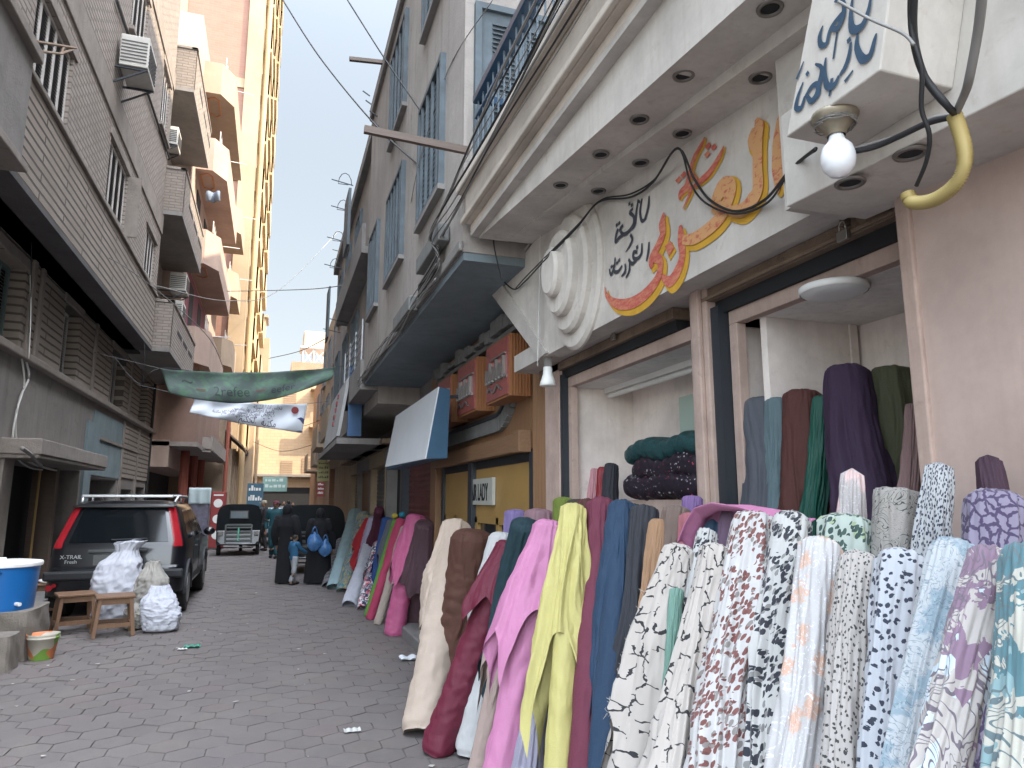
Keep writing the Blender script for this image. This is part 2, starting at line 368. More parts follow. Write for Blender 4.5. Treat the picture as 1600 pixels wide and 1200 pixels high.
# pilasters
yb0, yb1 = ox(1130,600,SX).y, ox(1096,600,SX).y
b = MB(); b.box(SX-.05, SX+.12, yb0+.03, yb1, 0, 2.655); b.box(SX-.075, SX-.05, yb0+.06, yb1-.05, 0, 2.655); P(b, 'pilaster', M['pinkframe'], bevel=.006)
b = MB(); b.box(SX-.03, SX+.10, yb0-.03, yb0+.028, 0, 2.52); P(b, 'shutter_rail', M['darksteel'])
ye0, ye1 = ox(880,700,SX).y, ox(862,700,SX).y
b = MB(); b.box(SX-.03, SX+.12, ye0, ye1+.05, 0, 2.655); P(b, 'pilaster', M['pinkframe'], bevel=.006)
b = MB(); b.box(SX-.02, SX+.08, ye0-.05, ye0-.002, 0, 2.52); P(b, 'shutter_rail', M['darksteel'])
# near pink wall
yp = ox(1425,500,1.74).y
b = MB(); b.box(1.74, 4.2, -6, yp, 0, 2.62); P(b, 'pink_wall', M['pink'], bevel=.01)
b = MB(); b.box(1.725, 1.80, yp-.035, yp+.012, 0, 2.60); P(b, 'corner_trim', M['pinkframe'], bevel=.005)
# window two: frame, interior box
def showcase(y0, y1, ztop, depth, zf, wallm):
    b = MB(); x0 = SX+.02
    b.box(x0, x0+.05, y0, y1, ztop-.0, ztop+.07); b.box(x0, x0+.05, y1-.055, y1, zf, ztop); b.box(x0, x0+.05, y0, y0+.05, zf, ztop)
    b.box(x0, x0+.05, y0, y1, zf-.06, zf); P(b, 'window_frame', M['pinkframe'], bevel=.004)
    b = MB(); b.box(x0+.05, x0+depth, y0-.35, y1, ztop+.0, ztop+.04); P(b, 'display_ceiling', M['white2'])
    b = MB(); b.box(x0+depth, x0+depth+.04, y0-.4, y1+.1, zf, ztop); b.box(x0+.06, x0+depth, y1, y1+.04, zf, ztop)
    b.box(x0+.06, x0+depth, y0-.39, y0-.35, zf, ztop); P(b, 'display_wall', wallm)
    b = MB(); b.box(x0+.0, x0+depth, y0-.3, y1, 0, zf-.06); P(b, 'display_plinth', M['pinkframe'])
M['white2'] = plaster('ceiling_white', (.82,.79,.76), dirt=(.2,.16,.14), amt=.2, scale=4, bump=.05)
showcase(1.42, yb0-.035, 2.43, .56, .55, M['innerwall'])
b = MB(); q = oy(1215,600,yb0-.04)   # boxed column inside window two
b.box(2.28, 2.42, yb0-.16, yb0-.034, .55, 2.42); P(b, 'inner_column', M['innerwall'], bevel=.004)
showcase(yb1+.01, ye0-.05, 2.43, .50, .55, M['innerwall'])
# mint glass panel leaning inside window one, shelves beyond
b = MB(); b.box(2.33, 2.35, 3.12, 3.72, 1.30, 2.28); P(b, 'mint_panel', M['mint'])
b = MB(); b.tube([(2.32, 3.16, 1.85), (2.2, 3.36, 1.50)], .006); P(b, 'panel_stay', M['cable'])
b = MB()
for k in range(4): b.box(2.2, 2.36, yb1+.02, yb1+.14, 1.5+.17*k, 1.52+.17*k)
P(b, 'shelf', M['darksteel'])
# letters and calligraphy painted on the panel
STK = [0]
def stroke(mb, pts, w, X, close=False, n=5):
    STK[0] += 1
    """brush stroke: pts pixel centre-line (u,v,width px scale)"""
    P3 = [sp(p[0], p[1], X) for p in pts]; ws = [ (p[2] if len(p) > 2 else 1)*w for p in pts]
    c = []; cw = []
    m = len(P3)
    for i in range(m-1):
        p0, p1, p2, p3 = P3[max(i-1,0)], P3[i], P3[i+1], P3[min(i+2,m-1)]
        for k in range(n):
            t = k/n; c.append(.5*((2*p1)+(p2-p0)*t+(2*p0-5*p1+4*p2-p3)*t*t+(3*p1-p0-3*p2+p3)*t**3)); cw.append(ws[i]+(ws[i+1]-ws[i])*t)
    c.append(P3[-1]); cw.append(ws[-1])
    vs_ = []
    for i, p in enumerate(c):
        d = (c[min(i+1,len(c)-1)]-c[max(i-1,0)]); d.x = 0
        d = d.normalized() if d.length > 1e-6 else Vector((0,1,0)); nrm = Vector((0, -d.z, d.y))
        xx = X - .00004*i - .0003*(len(mb.v) > 0)*(STK[0] % 5)
        vs_ += [Vector((xx, p.y, p.z))+nrm*cw[i]/2, Vector((xx, p.y, p.z))-nrm*cw[i]/2]
    mb.add(vs_, [(2*i, 2*i+1, 2*i+3, 2*i+2) for i in range(len(c)-1)])
t_ = NT('crimson_brush_paint'); n_ = t_.noise(18, 6, .7, t_.mapping((1,1,3)), .3)
t_.color(t_.mix(t_.ramp(n_.outputs[0], [(.42,(0,0,0)),(.6,(1,1,1))]), (.46,.09,.075), (.56,.22,.13))); t_.set(Roughness=.6); M['crimson_paint'] = t_.m
t_ = NT('salmon_brush_paint'); n_ = t_.noise(26, 6, .7, t_.mapping((1,1,2)), .3)
t_.color(t_.mix(t_.ramp(n_.outputs[0], [(.52,(0,0,0)),(.62,(1,1,1))]), (.58,.31,.14), (.45,.12,.08))); t_.set(Roughness=.6); M['salmon_paint'] = t_.m
M['yellow_paint'] = plain('ochre_brush_paint', (.56,.31,.035), .6, var=.2, nscale=12)
M['ink'] = plain('navy_ink_paint', (.045,.05,.065), .6, var=.3, nscale=30)
M['blueink'] = plain('blue_ink_paint', (.03,.065,.11), .6, var=.3, nscale=30)
big = [  # calligraphic letters, pixel centre lines with relative widths
 [(945,448,.1),(948,462,.5),(962,474,.85),(985,474,1),(1008,460,1.0),(1026,438,.9),(1032,418,.8),(1030,405,.8),(1020,402,.8)],
 [(1019,418,.5),(1018,405,.8),(1028,385,.8),(1036,365,.8),(1035,350,1),(1038,332,.2)],
 [(1034,432,.4),(1046,440,.9),(1058,425,1),(1066,400,.8),(1064,372,.9),(1063,352,.3)],
 [(1066,375,.6),(1085,372,.9),(1110,355,1),(1128,335,1.1),(1138,312,1.1),(1140,295,1.4),(1130,292,1.3),(1122,305,1.2),(1116,325,1.0)],
 [(1112,328,.4),(1122,325,.8),(1135,322,.9)],
 [(1140,330,.6),(1160,328,1.0),(1174,314,1.1),(1184,296,1.0),(1184,265,.9),(1184,235,.9),(1181,215,1.5),(1186,198,1.0),(1182,186,.2)],
 [(1226,158,.1),(1221,185,.8),(1217,220,1.1),(1216,262,1.1),(1216,292,.5),(1216,302,.1)],
]
sub_ = [[(1094,374,.8),(1099,381,.1)] ]
diam = [(1048,390,9)]
b = MB()
for st in big: stroke(b, [(p[0]+5, p[1]+6, p[2]*1.12) for p in st], .074, XS-.0035)
b.prism([tuple(sp(*p, XS-.0035)) for p in ((1040,388),(1050,378),(1057,392),(1047,408))], (.001,0,0))
b.build('letter_outline', M['yellow_paint'], fasc)
b = MB()
for st in big[:4]: stroke(b, st, .062, XS-.007)
b.prism([tuple(sp(*p, XS-.007)) for p in ((1039,385),(1047,376),(1053,388),(1045,400))], (.001,0,0))
b.build('letters', M['crimson_paint'], fasc)
b = MB()
for st in big[3:]: stroke(b, st, .062, XS-.0095)
b.build('letters', M['salmon_paint'], fasc)
# word "sharikat" above, thinner
sh = [[(1101,214,.2),(1096,226,.7),(1086,244,.9),(1080,262,.9),(1073,290,1.1),(1064,302,1.2),(1062,312,.4)],
      [(1062,312,.3),(1066,300,.8),(1079,292,.9),(1077,305,.6),(1067,326,.2)],
      [(1131,228,.2),(1124,245,.8),(1110,268,1),(1098,280,1.0),(1084,292,.5)],
      [(1078,262,.5),(1083,275,.8),(1092,284,.6)]]
b = MB()
for st in sh: stroke(b, st, .034, XS-.007)
for (u,v) in ((1106,228),(1115,230),(1105,241),(1068,273),(1060,281)):
    b.prism([tuple(sp(*p, XS-.007)) for p in ((u-5,v+1),(u+1,v-6),(u+5,v-1),(u-1,v+6))], (.001,0,0))
b.build('word_above', M['crimson_paint'], fasc)
b = MB()
for st in sh: stroke(b, [(p[0]+3,p[1]+2,p[2]) for p in st], .036, XS-.0035)
b.build('word_outline', M['yellow_paint'], fasc)
# small navy words (lil-aqmisha / wa / al-mafrushat)
ink = [[(1014,306,.6),(1013,322,1),(1008,342,1)],[(1003,310,.6),(1000,330,1),(1003,345,1),(1010,340,.7)],[(997,313,.6),(994,332,1),(992,352,.8),(983,360,.8)],
       [(989,326,.6),(984,332,1),(990,338,1),(990,350,1),(982,362,1),(974,366,1),(969,358,1),(974,352,.8)],
       [(978,364,.8),(968,371,1),(962,378,1),(963,366,1),(966,358,1),(962,370,.8)],
       [(985,366,.8),(988,374,1),(984,384,.7),(978,394,.3)],
       [(1014,378,.6),(1013,392,1),(1010,408,.6)],[(1003,380,.6),(1002,396,1),(996,404,1),(990,403,1),(990,394,.9),(996,394,.8)],
       [(996,404,.7),(988,412,1),(982,405,.8)],[(984,410,.7),(983,424,1),(978,434,.5)],[(977,412,.7),(977,424,1),(971,432,.4)],
       [(972,415,.7),(966,424,1),(960,424,1),(958,414,.7)],[(961,402,.5),(960,415,1),(955,429,1),(952,420,.6)],
       [(1000,316,.7),(996,313,.7)],[(982,320,.9),(985,317,.9)],[(986,322,.9),(989,319,.9)],[(966,350,.9),(969,347,.9)],[(962,353,.9),(965,350,.9)],[(994,388,1),(997,385,1)],
       [(966,408,.8),(969,405,.8)],[(963,412,.8),(966,409,.8)],[(954,418,.8),(957,415,.8)]]
b = MB()
for st in ink: stroke(b, st, .021, XS-.004)
b.build('small_words', M['ink'], fasc)
# ceiling spots in the stepped soffits
def spot(u, v, zf, X):
    p = ox(u, v, X); k = (zf(p.y)-CH)/(p.z-CH); p = Vector((0,0,CH)) + (p-Vector((0,0,CH)))*k
    r = .042; o = MB(); n = 20
    o.lathe((p.x,p.y,p.z), [(r,-.004),(r*.95,-.010),(r*.72,-.010),(r*.68,-.002)], n)
    q = o.build('spotlight_rim', M['spotrim'], shop, smooth=True)
    i = MB().cyl((p.x,p.y,p.z-.004),(p.x,p.y,p.z-.0035), r*.68, n=n); i.build('spotlight_lens', M['dark'], q)
M['spotrim'] = plain('spot_rim_metal', (.20,.185,.17), .35, .6)
fA = lambda y: ext(zA, y); fB = lambda y: ext(zB, y)
for u, v in ((1203,11),(1068,116),(999,185),(939,240),(876,288)): spot(u, v, fA, 1.40)
for u, v in ((1188,119),(1066,207),(1001,253),(935,297)): spot(u, v, fB, 1.60)
for u, v in ((1328,283),(1422,237)): spot(u, v, lambda y: 2.53, 1.56)
# sign box with greeting
XM = 1.25; y0m, y1m = ox(1375,110,XM).y, ox(1228,215,XM).y; zm = ox(1300,160,XM).z
mash = empty('greeting_sign', (XM+.07, (y0m+y1m)/2, zm), 'white box sign with blue Arabic greeting hung under the balcony', 'sign')
b = MB().prism([tuple(ox(u, v, XM)) for u, v in ((1228,215),(1375,110),(1389,0),(1402,-110),(1292,-110),(1268,0))], (.22,0,0)); b.build('sign_box', M['signwhite'], mash, bevel=.004)
mk = [[(1255,128,.3),(1247,150,.9),(1244,168,1.2),(1252,168,1),(1258,150,.6)],[(1258,152,.6),(1268,136,1),(1277,132,1.2),(1279,146,1.2),(1268,158,1.2),(1262,150,.8)],
      [(1274,100,.4),(1284,106,.9),(1282,125,1.2),(1276,148,1.1),(1266,160,.8)],[(1291,90,.4),(1289,112,1),(1293,134,1.4),(1304,133,1.1),(1312,118,.6)],
      [(1312,118,.6),(1316,112,.9),(1320,106,1),(1326,90,1),(1330,66,.5)],[(1340,52,.4),(1339,74,1.2),(1348,92,1.6),(1360,86,1.2),(1367,62,.8),(1370,52,.3)],
      [(1286,40,.3),(1281,56,1),(1283,70,1.2),(1292,68,.9),(1297,48,.8),(1306,34,1.0),(1318,22,1.2),(1310,44,1.2),(1300,44,.8)],
      [(1304,2,.4),(1318,4,1),(1318,26,1.1),(1308,46,.9)],[(1333,-6,.4),(1330,24,1),(1333,46,1.6),(1348,40,1.3),(1358,16,.9),(1362,-8,.4)],
      [(1308,50,.5),(1302,92,.5)],[(1333,110,.4),(1320,128,.7)],[(1256,96,.3),(1245,124,.7)],[(1260,118,.9),(1264,112,.9)],[(1324,66,.9),(1330,60,.9)],[(1300,122,.8),(1296,150,.5)]]
b = MB()
for st in mk: stroke(b, st, .0135, XM-.003)
b.build('greeting_text', M['blueink'], mash)
# bulb under the sign
bp = oy(1304,172,y0m+.07); bp.z = zm
bx = 1.295; by = ox(1304,180,bx).y
bulb = empty('light_bulb', (bx,by,zm), 'white globe light bulb in a wire wound holder under the greeting sign', 'light bulb')
b = MB(); b.lathe((bx,by,zm), [(.0,0),(.055,0),(.057,-.012),(.042,-.03),(.028,-.045),(.022,-.06)], 20); b.build('bulb_holder', plain('brass_wire_holder', (.28,.24,.18), .4, .5, nscale=40), bulb, smooth=True)
b = MB(); b.lathe((bx,by,zm), [(.017,-.058),(.02,-.072),(.036,-.092),(.041,-.112),(.041,-.128),(.036,-.148),(.022,-.164),(0,-.170)], 24); b.build('globe', plain('milky_glass', (.78,.79,.82), .25, var=.02), bulb, smooth=True)
b = MB()
for k in range(9): b.tube([(bx+.05*math.cos(a*.7+k), by+.05*math.sin(a*.7+k), zm-.004*a-.004) for a in range(9)], .0016, 4)
b.build('binding_wire', M['greycable'], bulb)
# bulb-like lamp under the sign far corner
p = ox(856,585,XS+.03); lamp = empty('corner_lamp', p, 'small white conical lamp fitting at the far lower corner of the fascia', 'lamp')
MB().lathe(p, [(0,.05),(.03,.05),(.033,.0),(.05,-.05),(.056,-.075),(.05,-.08),(0,-.08)], 20).build('lamp_shade', M['white'], lamp, smooth=True)
MB().box(p.x-.02,p.x+.02,p.y-.02,p.y+.02,p.z+.05,zl).build('bracket', M['greycable'], lamp)
# padlocks
def padlock(u, v, X, label, s=1.0):
    p = ox(u, v, X); r = empty('padlock', p, label, 'padlock')
    b = MB().box(p.x-.008, p.x+.008, p.y-.022*s, p.y+.022*s, p.z-.052*s, p.z-.018*s); b.build('lock_body', M['lockmetal'], r, bevel=.003)
    b = MB().tube([(p.x, p.y-.013*s, p.z-.018*s)] + [(p.x, p.y-.013*s*math.cos(a*math.pi/6), p.z+.013*s*math.sin(a*math.pi/6)) for a in range(7)] + [(p.x, p.y+.013*s, p.z-.018*s)], .0035*s); b.build('shackle', M['lockmetal'], r, smooth=True)
    b = MB().box(p.x, p.x+.03, p.y-.012, p.y+.012, p.z, p.z+.03); b.build('hasp', M['rust'], r)
M['lockmetal'] = plain('lock_metal', (.32,.30,.27), .35, .8, nscale=30)
padlock(1316, 352, SX-.065, 'steel padlock hanging from the rusty housing above the near window', 1.1)
padlock(958, 518, SX-.06, 'small padlock hanging from the rusty housing above the far window', 1.0)
# round ceiling lamp in window two, tube lamp in window one
p = ox(1302,447,2.1); k = (2.43-CH)/(p.z-CH); p = Vector((p.x*k, p.y*k, 2.43))
rl = empty('ceiling_lamp', p, 'round white ceiling lamp above the fabrics in the near window', 'lamp')
MB().lathe(p, [(0,0),(.115,0),(.12,-.004),(.12,-.022),(.116,-.026)], 40).build('lamp_rim', M['white'], rl, smooth=True)
MB().lathe(p, [(.114,-.024),(.10,-.034),(.06,-.038),(0,-.039)], 40).build('diffuser', plain('lamp_diffuser', (.7,.72,.73), .4, var=.02), rl, smooth=True)
tb = empty('tube_lamp', (2.2,4.0,2.41), 'dead fluorescent tube lamp along the ceiling of the far window', 'lamp')
MB().box(2.16,2.21,3.25,4.4,2.395,2.43).build('lamp_housing', M['white'], tb); MB().cyl((2.185,3.28,2.375),(2.185,4.37,2.375),.016).build('tube', M['white'], tb)
# unseen blocks added behind the right hand row to keep the street in shade
for k_, (y0_, y1_, h_, l_) in enumerate(((-14, 14, 26, 'nearest'), (14, 32, 23, 'middle'), (32, 42, 15, 'farthest'))):
    hb = MB().box(9.5, 20, y0_, y1_-.02, 0, h_).build('shade_block', M['conc2']); tag(hb, '%s of the unseen blocks added behind the right hand shop row for shade' % l_, 'building')
# balcony rail
rail = empty('balcony_railing', (1.25, 2, 3.93), 'dark blue balcony railing with thin bars above the fabric shop', 'railing')
b = MB(); b.box(1.23, 1.29, -3, 4.55, 4.50, 4.56); b.box(1.245,1.275,-3,4.55,4.38,4.40); b.box(1.245, 1.275, -3, 4.55, 4.02, 4.045); b.box(1.25,2.6,4.5,4.54,4.50,4.56); b.box(1.25,2.6,4.5,4.54,4.02,4.05); b.build('top_rail', M['railblue'], rail, bevel=.005)
b = MB()
for k in range(60): b.cyl((1.26, 4.5-.12*k, 3.93), (1.26, 4.5-.12*k, 4.5), .007, n=6)
for k in range(10): b.cyl((1.35+.12*k, 4.52, 3.93), (1.35+.12*k, 4.52, 4.5), .007, n=6)
tag(b.build('bars', plain('grey_rail_bar', (.16,.20,.24), .4, .4), rail), kind=None)
# ---------------------------------------------------------------- building two: grey upper storey jutting over the street
Y2, Y3 = 4.68, 10.5; X2 = 1.2
g2 = empty('grey_building', (2.0, 7.5, 0), 'grey two storey building jutting over the wood fronted shop with barred windows', 'building')
b = MB(); b.box(X2, 8, Y2, Y3, 3.42, 7.75); b.build('upper_wall', M['conc2b'] if 'conc2b' in M else M['conc2'], g2)
b = MB(); b.box(X2+.01, 3, Y2+.01, Y3-.01, 3.36, 3.42); b.build('soffit', M['bluesoffit'], g2)
b = MB(); b.box(X2-.05, X2, Y2-.04, Y3, 7.6, 7.8); b.box(X2-.03, X2, Y2-.02, Y3, 3.42, 3.5); b.build('cornice', M['concrete'], g2, bevel=.01)
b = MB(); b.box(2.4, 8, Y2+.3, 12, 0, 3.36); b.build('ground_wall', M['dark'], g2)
def barwin(root, X, y0, y1, z0, z1, nb=5, sill=True, m=None, name='window'):
    """barred shutter window on a wall facing -X (right side)"""
    m = m or M['shutterblue']
    b = MB(); b.box(X-.015, X+.02, y0, y1, z0, z1); w = b.build(name, M['darkglass'], root)
    b = MB(); t = .045
    b.box(X-.05, X-.0, y0-t, y0, z0-t, z1+t); b.box(X-.05, X-.0, y1, y1+t, z0-t, z1+t); b.box(X-.05, X-.0, y0, y1, z1, z1+t); b.box(X-.05, X-.0, y0, y1, z0-t, z0)
    b.build('frame', m, w)
    b = MB()
    for k in range(nb): yy = y0 + (y1-y0)*(k+.5)/nb; b.box(X-.045, X-.02, yy-.018, yy+.018, z0, z1)
    for k in range(int((z1-z0)/.05)): b.box(X-.022, X-.016, y0, y1, z0+.05*k, z0+.05*k+.028)
    b.build('shutter', m, w)
    if sill: MB().box(X-.06, X, y0-.07, y1+.07, z0-.09, z0-t).build('sill', M['concrete'], w)
barwin(g2, X2, 5.35, 6.25, 4.25, 5.35, 4); barwin(g2, X2, 7.25, 8.3, 4.3, 5.3, 5); barwin(g2, X2, 5.3, 6.2, 6.2, 7.2, 4); barwin(g2, X2, 7.3, 8.3, 6.1, 7.2, 4); barwin(g2, X2, 9.2, 10.0, 4.3, 5.4, 4)
# shuttered balcony door in the end wall (facing the camera)
zt, zb, xa, xb = 5.36, 3.95, 1.32, 1.95
b = MB(); b.box(xa, xb, Y2-.02, Y2+.02, zb, zt); w = b.build('balcony_door', M['shutterblue'], g2)
b = MB(); b.box(xa-.05, xa, Y2-.05, Y2, zb, zt+.05); b.box(xb, xb+.05, Y2-.05, Y2, zb, zt+.05); b.box(xa, xb, Y2-.05, Y2, zt, zt+.05); b.box(xa,xb,Y2-.04,Y2-.02,zb+.66,zb+.72); b.box(xa+.3,xa+.34,Y2-.045,Y2-.02,zb,zt); b.build('frame', M['shutterblue'], w)
b = MB()
for k in range(34): z = zb+.06+.038*k; b.prism([(xa+.09, Y2-.022, z), (xa+.09, Y2-.04, z-.012), (xa+.09, Y2-.04, z-.018), (xa+.09, Y2-.022, z-.006)], (.18,0,0)); b.prism([(xa+.37, Y2-.022, z), (xa+.37, Y2-.04, z-.012), (xa+.37, Y2-.04, z-.018), (xa+.37, Y2-.022, z-.006)], (.22,0,0))
b.build('slats', M['shutterblue'], w)
# small dark boxes on lower edge, plank pole
for (u,v,l) in ((675,392,'nearer'),(633,492,'farther')):
    p = ox(u, v, X2-.05); o = MB().prism([(p.x-.05,p.y-.45,p.z-.07),(p.x+.04,p.y-.45,p.z-.07),(p.x+.04,p.y-.45,p.z+.07),(p.x-.05,p.y-.45,p.z+.07)], (0,.9,0)).build('cable_box', M['greyframe'], bevel=.01)
    tag(o, 'flat dark cable box on the grey building lower edge, %s of the two' % l, 'box')
a, c = oy(727,232,4.55), oy(568,203,4.3)
pole = MB(); pole.bar(oy(733,236,4.5), oy(569,202,4.5), .035, .05); tag(pole.build('wooden_pole', M['oldwood']), 'weathered wooden pole sticking out over the street from the balcony corner', 'pole')
pole = MB(); pole.bar(ox(603,98,1.2), oy(546,92,ox(603,98,1.2).y), .05, .05); tag(pole.build('wooden_pole', M['oldwood']), 'short dark wooden pole sticking out from the roof edge against the sky', 'pole')
# ---------------------------------------------------------------- wood fronted shop
WX = 1.98
ws = empty('wood_fronted_shop', (2.1, 7, 0), 'wood clad shop front with three red letter boxes and mustard doors', 'shop front')
y0w, y1w = ox(828,640,WX).y, ox(688,640,WX).y
b = MB(); b.box(WX, 2.3, y0w-.02, y1w, 2.08, 3.34); b.build('cladding', M['woodpanel'], ws)
b = MB()                                        # corrugated pilaster towards the cream shop
ya, yb = ye1+.06, y0w-.04
for k in range(int((yb-ya)/.035)): b.cyl((WX+.01, ya+.017+.035*k, 0), (WX+.01, ya+.017+.035*k, 3.3), .018, n=8)
b.box(WX+.01, 2.3, ya, yb, 0, 3.3); b.build('ribbed_pilaster', M['woodpanel'], ws)
b = MB(); b.box(WX-.05, 2.3, y1w-.02, y1w+.30, 0, 3.3); b.build('pilaster', M['woodpanel'], ws, bevel=.006)
b = MB(); zl0 = 2.06; b.box(WX-.09, WX, y0w, y1w, zl0, zl0+.15); b.box(WX-.11, WX, y0w-.03, y0w+.12, zl0-.01, zl0+.17); b.build('ledge', M['woodpanel_h'], ws, bevel=.005)
# curved grey frame round the sign field
def fr(y): return y
def ring(mb, pts, w, x0, x1):
    for i in range(len(pts)-1):
        a, c = Vector(pts[i]), Vector(pts[i+1]); d = (c-a).normalized(); nn = Vector((0, -d.z, d.y))*w
        mb.prism([(x0, a.y, a.z), (x0, c.y, c.z), (x0, c.y+nn.y, c.z+nn.z), (x0, a.y+nn.y, a.z+nn.z)], (x1-x0, 0, 0))
fy0, fy1, fz0, fz1 = 5.75, 8.45, 2.42, 3.30
pts = [(0, fy1, fz0), (0, fy0+.45, fz0)] + [(0, fy0+.45-.45*math.sin(a*math.pi/20), fz0+.45-.45*math.cos(a*math.pi/20)) for a in range(1, 11)] + [(0, fy0, fz1)]
b = MB(); ring(b, pts, .13, WX-.05, WX); b.build('curved_frame', M['greyframe'], ws)
b = MB(); ring(b, [(0, p[1], p[2]) for p in pts], -.03, WX-.07, WX); b.build('frame_edge', M['darksteel'], ws)
b = MB(); b.prism([(WX-.012, p[1], p[2]) for p in pts] + [(WX-.012, fy1, fz1)], (.01, 0, 0)); b.build('sign_field', M['woodpanel_h'], ws)
t_ = NT('crimson_sign_face'); v_ = t_.noise(14, 5, .7); t_.color(t_.mix(t_.ramp(v_.outputs[0], [(.5,(0,0,0)),(.62,(1,1,1))]), (.30,.085,.075), (.20,.07,.065))); t_.set(Roughness=.4); M['signred'] = t_.m
M['chrome'] = plain('worn_letter_metal', (.30,.29,.28), .35, .7, nscale=20)
for i, (ua, ub) in enumerate(((749,797),(713,748),(690,712))):
    XF = 1.78; a, c = ox(ub if i else 783, 520, XF).y, ox(ua, 520, XF).y
    if i == 1: a, c = 6.35, 7.05
    if i == 0: a, c = 5.35, 6.0
    if i == 2: a, c = 7.35, 8.0
    z0, z1 = 2.50, 3.02
    r = MB().box(XF, WX-.01, a, c, z0, z1).build('sign_box', M['orangewood'], ws)
    b = MB()
    for k in range(7): b.box(XF+.005+.026*k, XF+.018+.026*k, a-.012, a, z0, z1)
    b.build('side_slats', M['orangewood'], r)
    MB().box(XF-.012, XF, a+.02, c-.02, z0+.02, z1-.02).build('red_face', M['signred'], r)
    b = MB(); rnd = random.Random(i); 
    for k in range(6):     # raised worn metal lettering
        yy = c-.06-.095*k; b.box(XF-.04, XF-.012, yy-.03, yy-.012, z0+.17, z0+.30+.05*(k % 2)); b.box(XF-.035, XF-.012, yy-.075, yy-.03, z0+.16, z0+.185)
    b.tube([(XF-.025, c-.1-.04*k, z0+.1+.025*math.sin(k*1.1)) for k in range(11)], .011, 5); b.box(XF-.03,XF-.012,a+.06,c-.2,z0+.36,z0+.375)
    b.build('metal_lettering', M['chrome'], r)
b = MB(); rnd = random.Random(5)
for k in range(16): y = 5.5+.19*k; b.box(WX-.16, WX-.02, y, y+.16, 3.10+rnd.uniform(0,.05), 3.16+rnd.uniform(0,.12))
b.bar((WX-.1,5.3,3.1),(WX-.1,8.5,3.1),.04); b.build('broken_light_trough', M['greyframe'], ws)
b = MB(); b.box(WX-.02, WX, 7.2, 8.3, 2.30, 2.40); b.build('small_plate', M['greyframe'], ws)
# shop front: mullions, mustard panels, glass doors
yA, yB = ox(833,740,WX).y, ox(690,740,WX).y
m1 = ox(736,780,WX).y
b = MB(); b.box(WX+.0, WX+.07, yA-.03, yA+.10, 0, zl0); b.box(WX-.02, WX+.07, m1-.09, m1+.07, 0, zl0); b.box(WX, WX+.07, yB-.10, yB-.0, 0, zl0); b.build('mullion', M['darksteel'], ws, bevel=.004)
b = MB(); b.box(WX+.02, WX+.06, yA+.1, m1-.09, 1.98, zl0); b.box(WX+.02, WX+.06, m1+.07, yB-.1, 1.98, zl0); b.build('dark_slot', M['dark'], ws)
zt_ = oy(780,740,6.2).z
b = MB(); b.box(WX+.03, WX+.06, yA+.1, m1-.09, 1.50, 1.98); b.box(WX+.03, WX+.06, m1+.07, yB-.1, 1.50, 1.98); b.build('mustard_panel', M['mustard'], ws)
b = MB()
for (p0, p1) in ((yA+.1, m1-.09), (m1+.07, yB-.1)):
    mid = p0+(p1-p0)*.55
    for yy in (p0, mid-.035, p1-.07): b.box(WX+.02, WX+.07, yy, yy+.07, 0.1, 1.5)
    b.box(WX+.02, WX+.07, p0, p1, 1.44, 1.5)
b.build('door_frame', M['mustard'], ws)
b = MB(); b.box(WX+.06, WX+.075, yA+.1, yB-.1, .1, 1.45); b.build('door_glass', M['darkglass'], ws)
b = MB(); b.box(WX-.006, WX+.025, m1-.78, m1-.05, 1.62, 1.88); pl = b.build('name_board', plain('dull_white_board', (.42,.42,.38), .6), ws)
def text3d(s, name, m, parent, origin, right, up, size, ext=.002, font=None, align='LEFT', sx=1.0, bold=0):
    cu = bpy.data.curves.new(name, 'FONT'); cu.body = s; cu.size = size; cu.extrude = ext; cu.align_x = align; cu.offset = bold
    if font: cu.font = font
    o = bpy.data.objects.new(name, cu); col.objects.link(o)
    r, u = Vector(right).normalized(), Vector(up).normalized(); nrm = r.cross(u)
    o.matrix_world = Matrix(((r.x*sx,u.x,nrm.x,origin[0]),(r.y*sx,u.y,nrm.y,origin[1]),(r.z*sx,u.z,nrm.z,origin[2]),(0,0,0,1)))
    bpy.context.view_layer.update(); dg = bpy.context.evaluated_depsgraph_get()
    me = bpy.data.meshes.new_from_object(o.evaluated_get(dg)); mw = o.matrix_world.copy(); me.transform(mw)
    off = Vector((0,0,0)); p = parent
    while p: off += p.location; p = p.parent
    me.transform(Matrix.Translation(-off)); me.materials.clear(); me.materials.append(m)
    bpy.data.objects.remove(o); n = bpy.data.objects.new(name, me); col.objects.link(n)
    if parent: n.parent = parent
    return n
text3d("AIR LADY", 'board_text', M['dark'], pl, (WX-.009, m1-.03, 1.665), (0,-1,0), (0,0,1), .235, sx=.60, bold=.003)
b = MB(); b.box(WX+.3, 3.6, yA, yB, 0, 2.0); 
# ---------------------------------------------------------------- red shutter and covered sign box
ys0, ys1 = y1w+.32, 11.6
def rollshutter(root, X, y0, y1, z0, z1, m, name='roller_shutter', step=.085):
    b = MB(); n = int((z1-z0)/step)
    prof = []
    for k in range(n): z = z0+step*k; prof += [(X, z), (X-.018, z+step*.35), (X-.018, z+step*.6), (X, z+step*.9)]
    vs_ = [(x, y, z) for (x, z) in prof for y in (y0, y1)]
    b.add(vs_, [(2*i, 2*i+1, 2*i+3, 2*i+2) for i in range(len(prof)-1)]); return b.build(name, m, root)
s3 = empty('shuttered_shop', (2.2, 10, 0), 'closed shop with maroon roller shutter beside the wood front', 'shop front')
rollshutter(s3, 2.12, ys0+.1, ys1-.1, .1, 2.3, M['shutter_red'])
b = MB(); b.box(2.0, 2.16, ys0, ys0+.1, 0, 2.4); b.box(2.0,2.16,ys1-.1,ys1+.1,0,2.5); b.build('steel_jamb', M['darksteel'], s3)
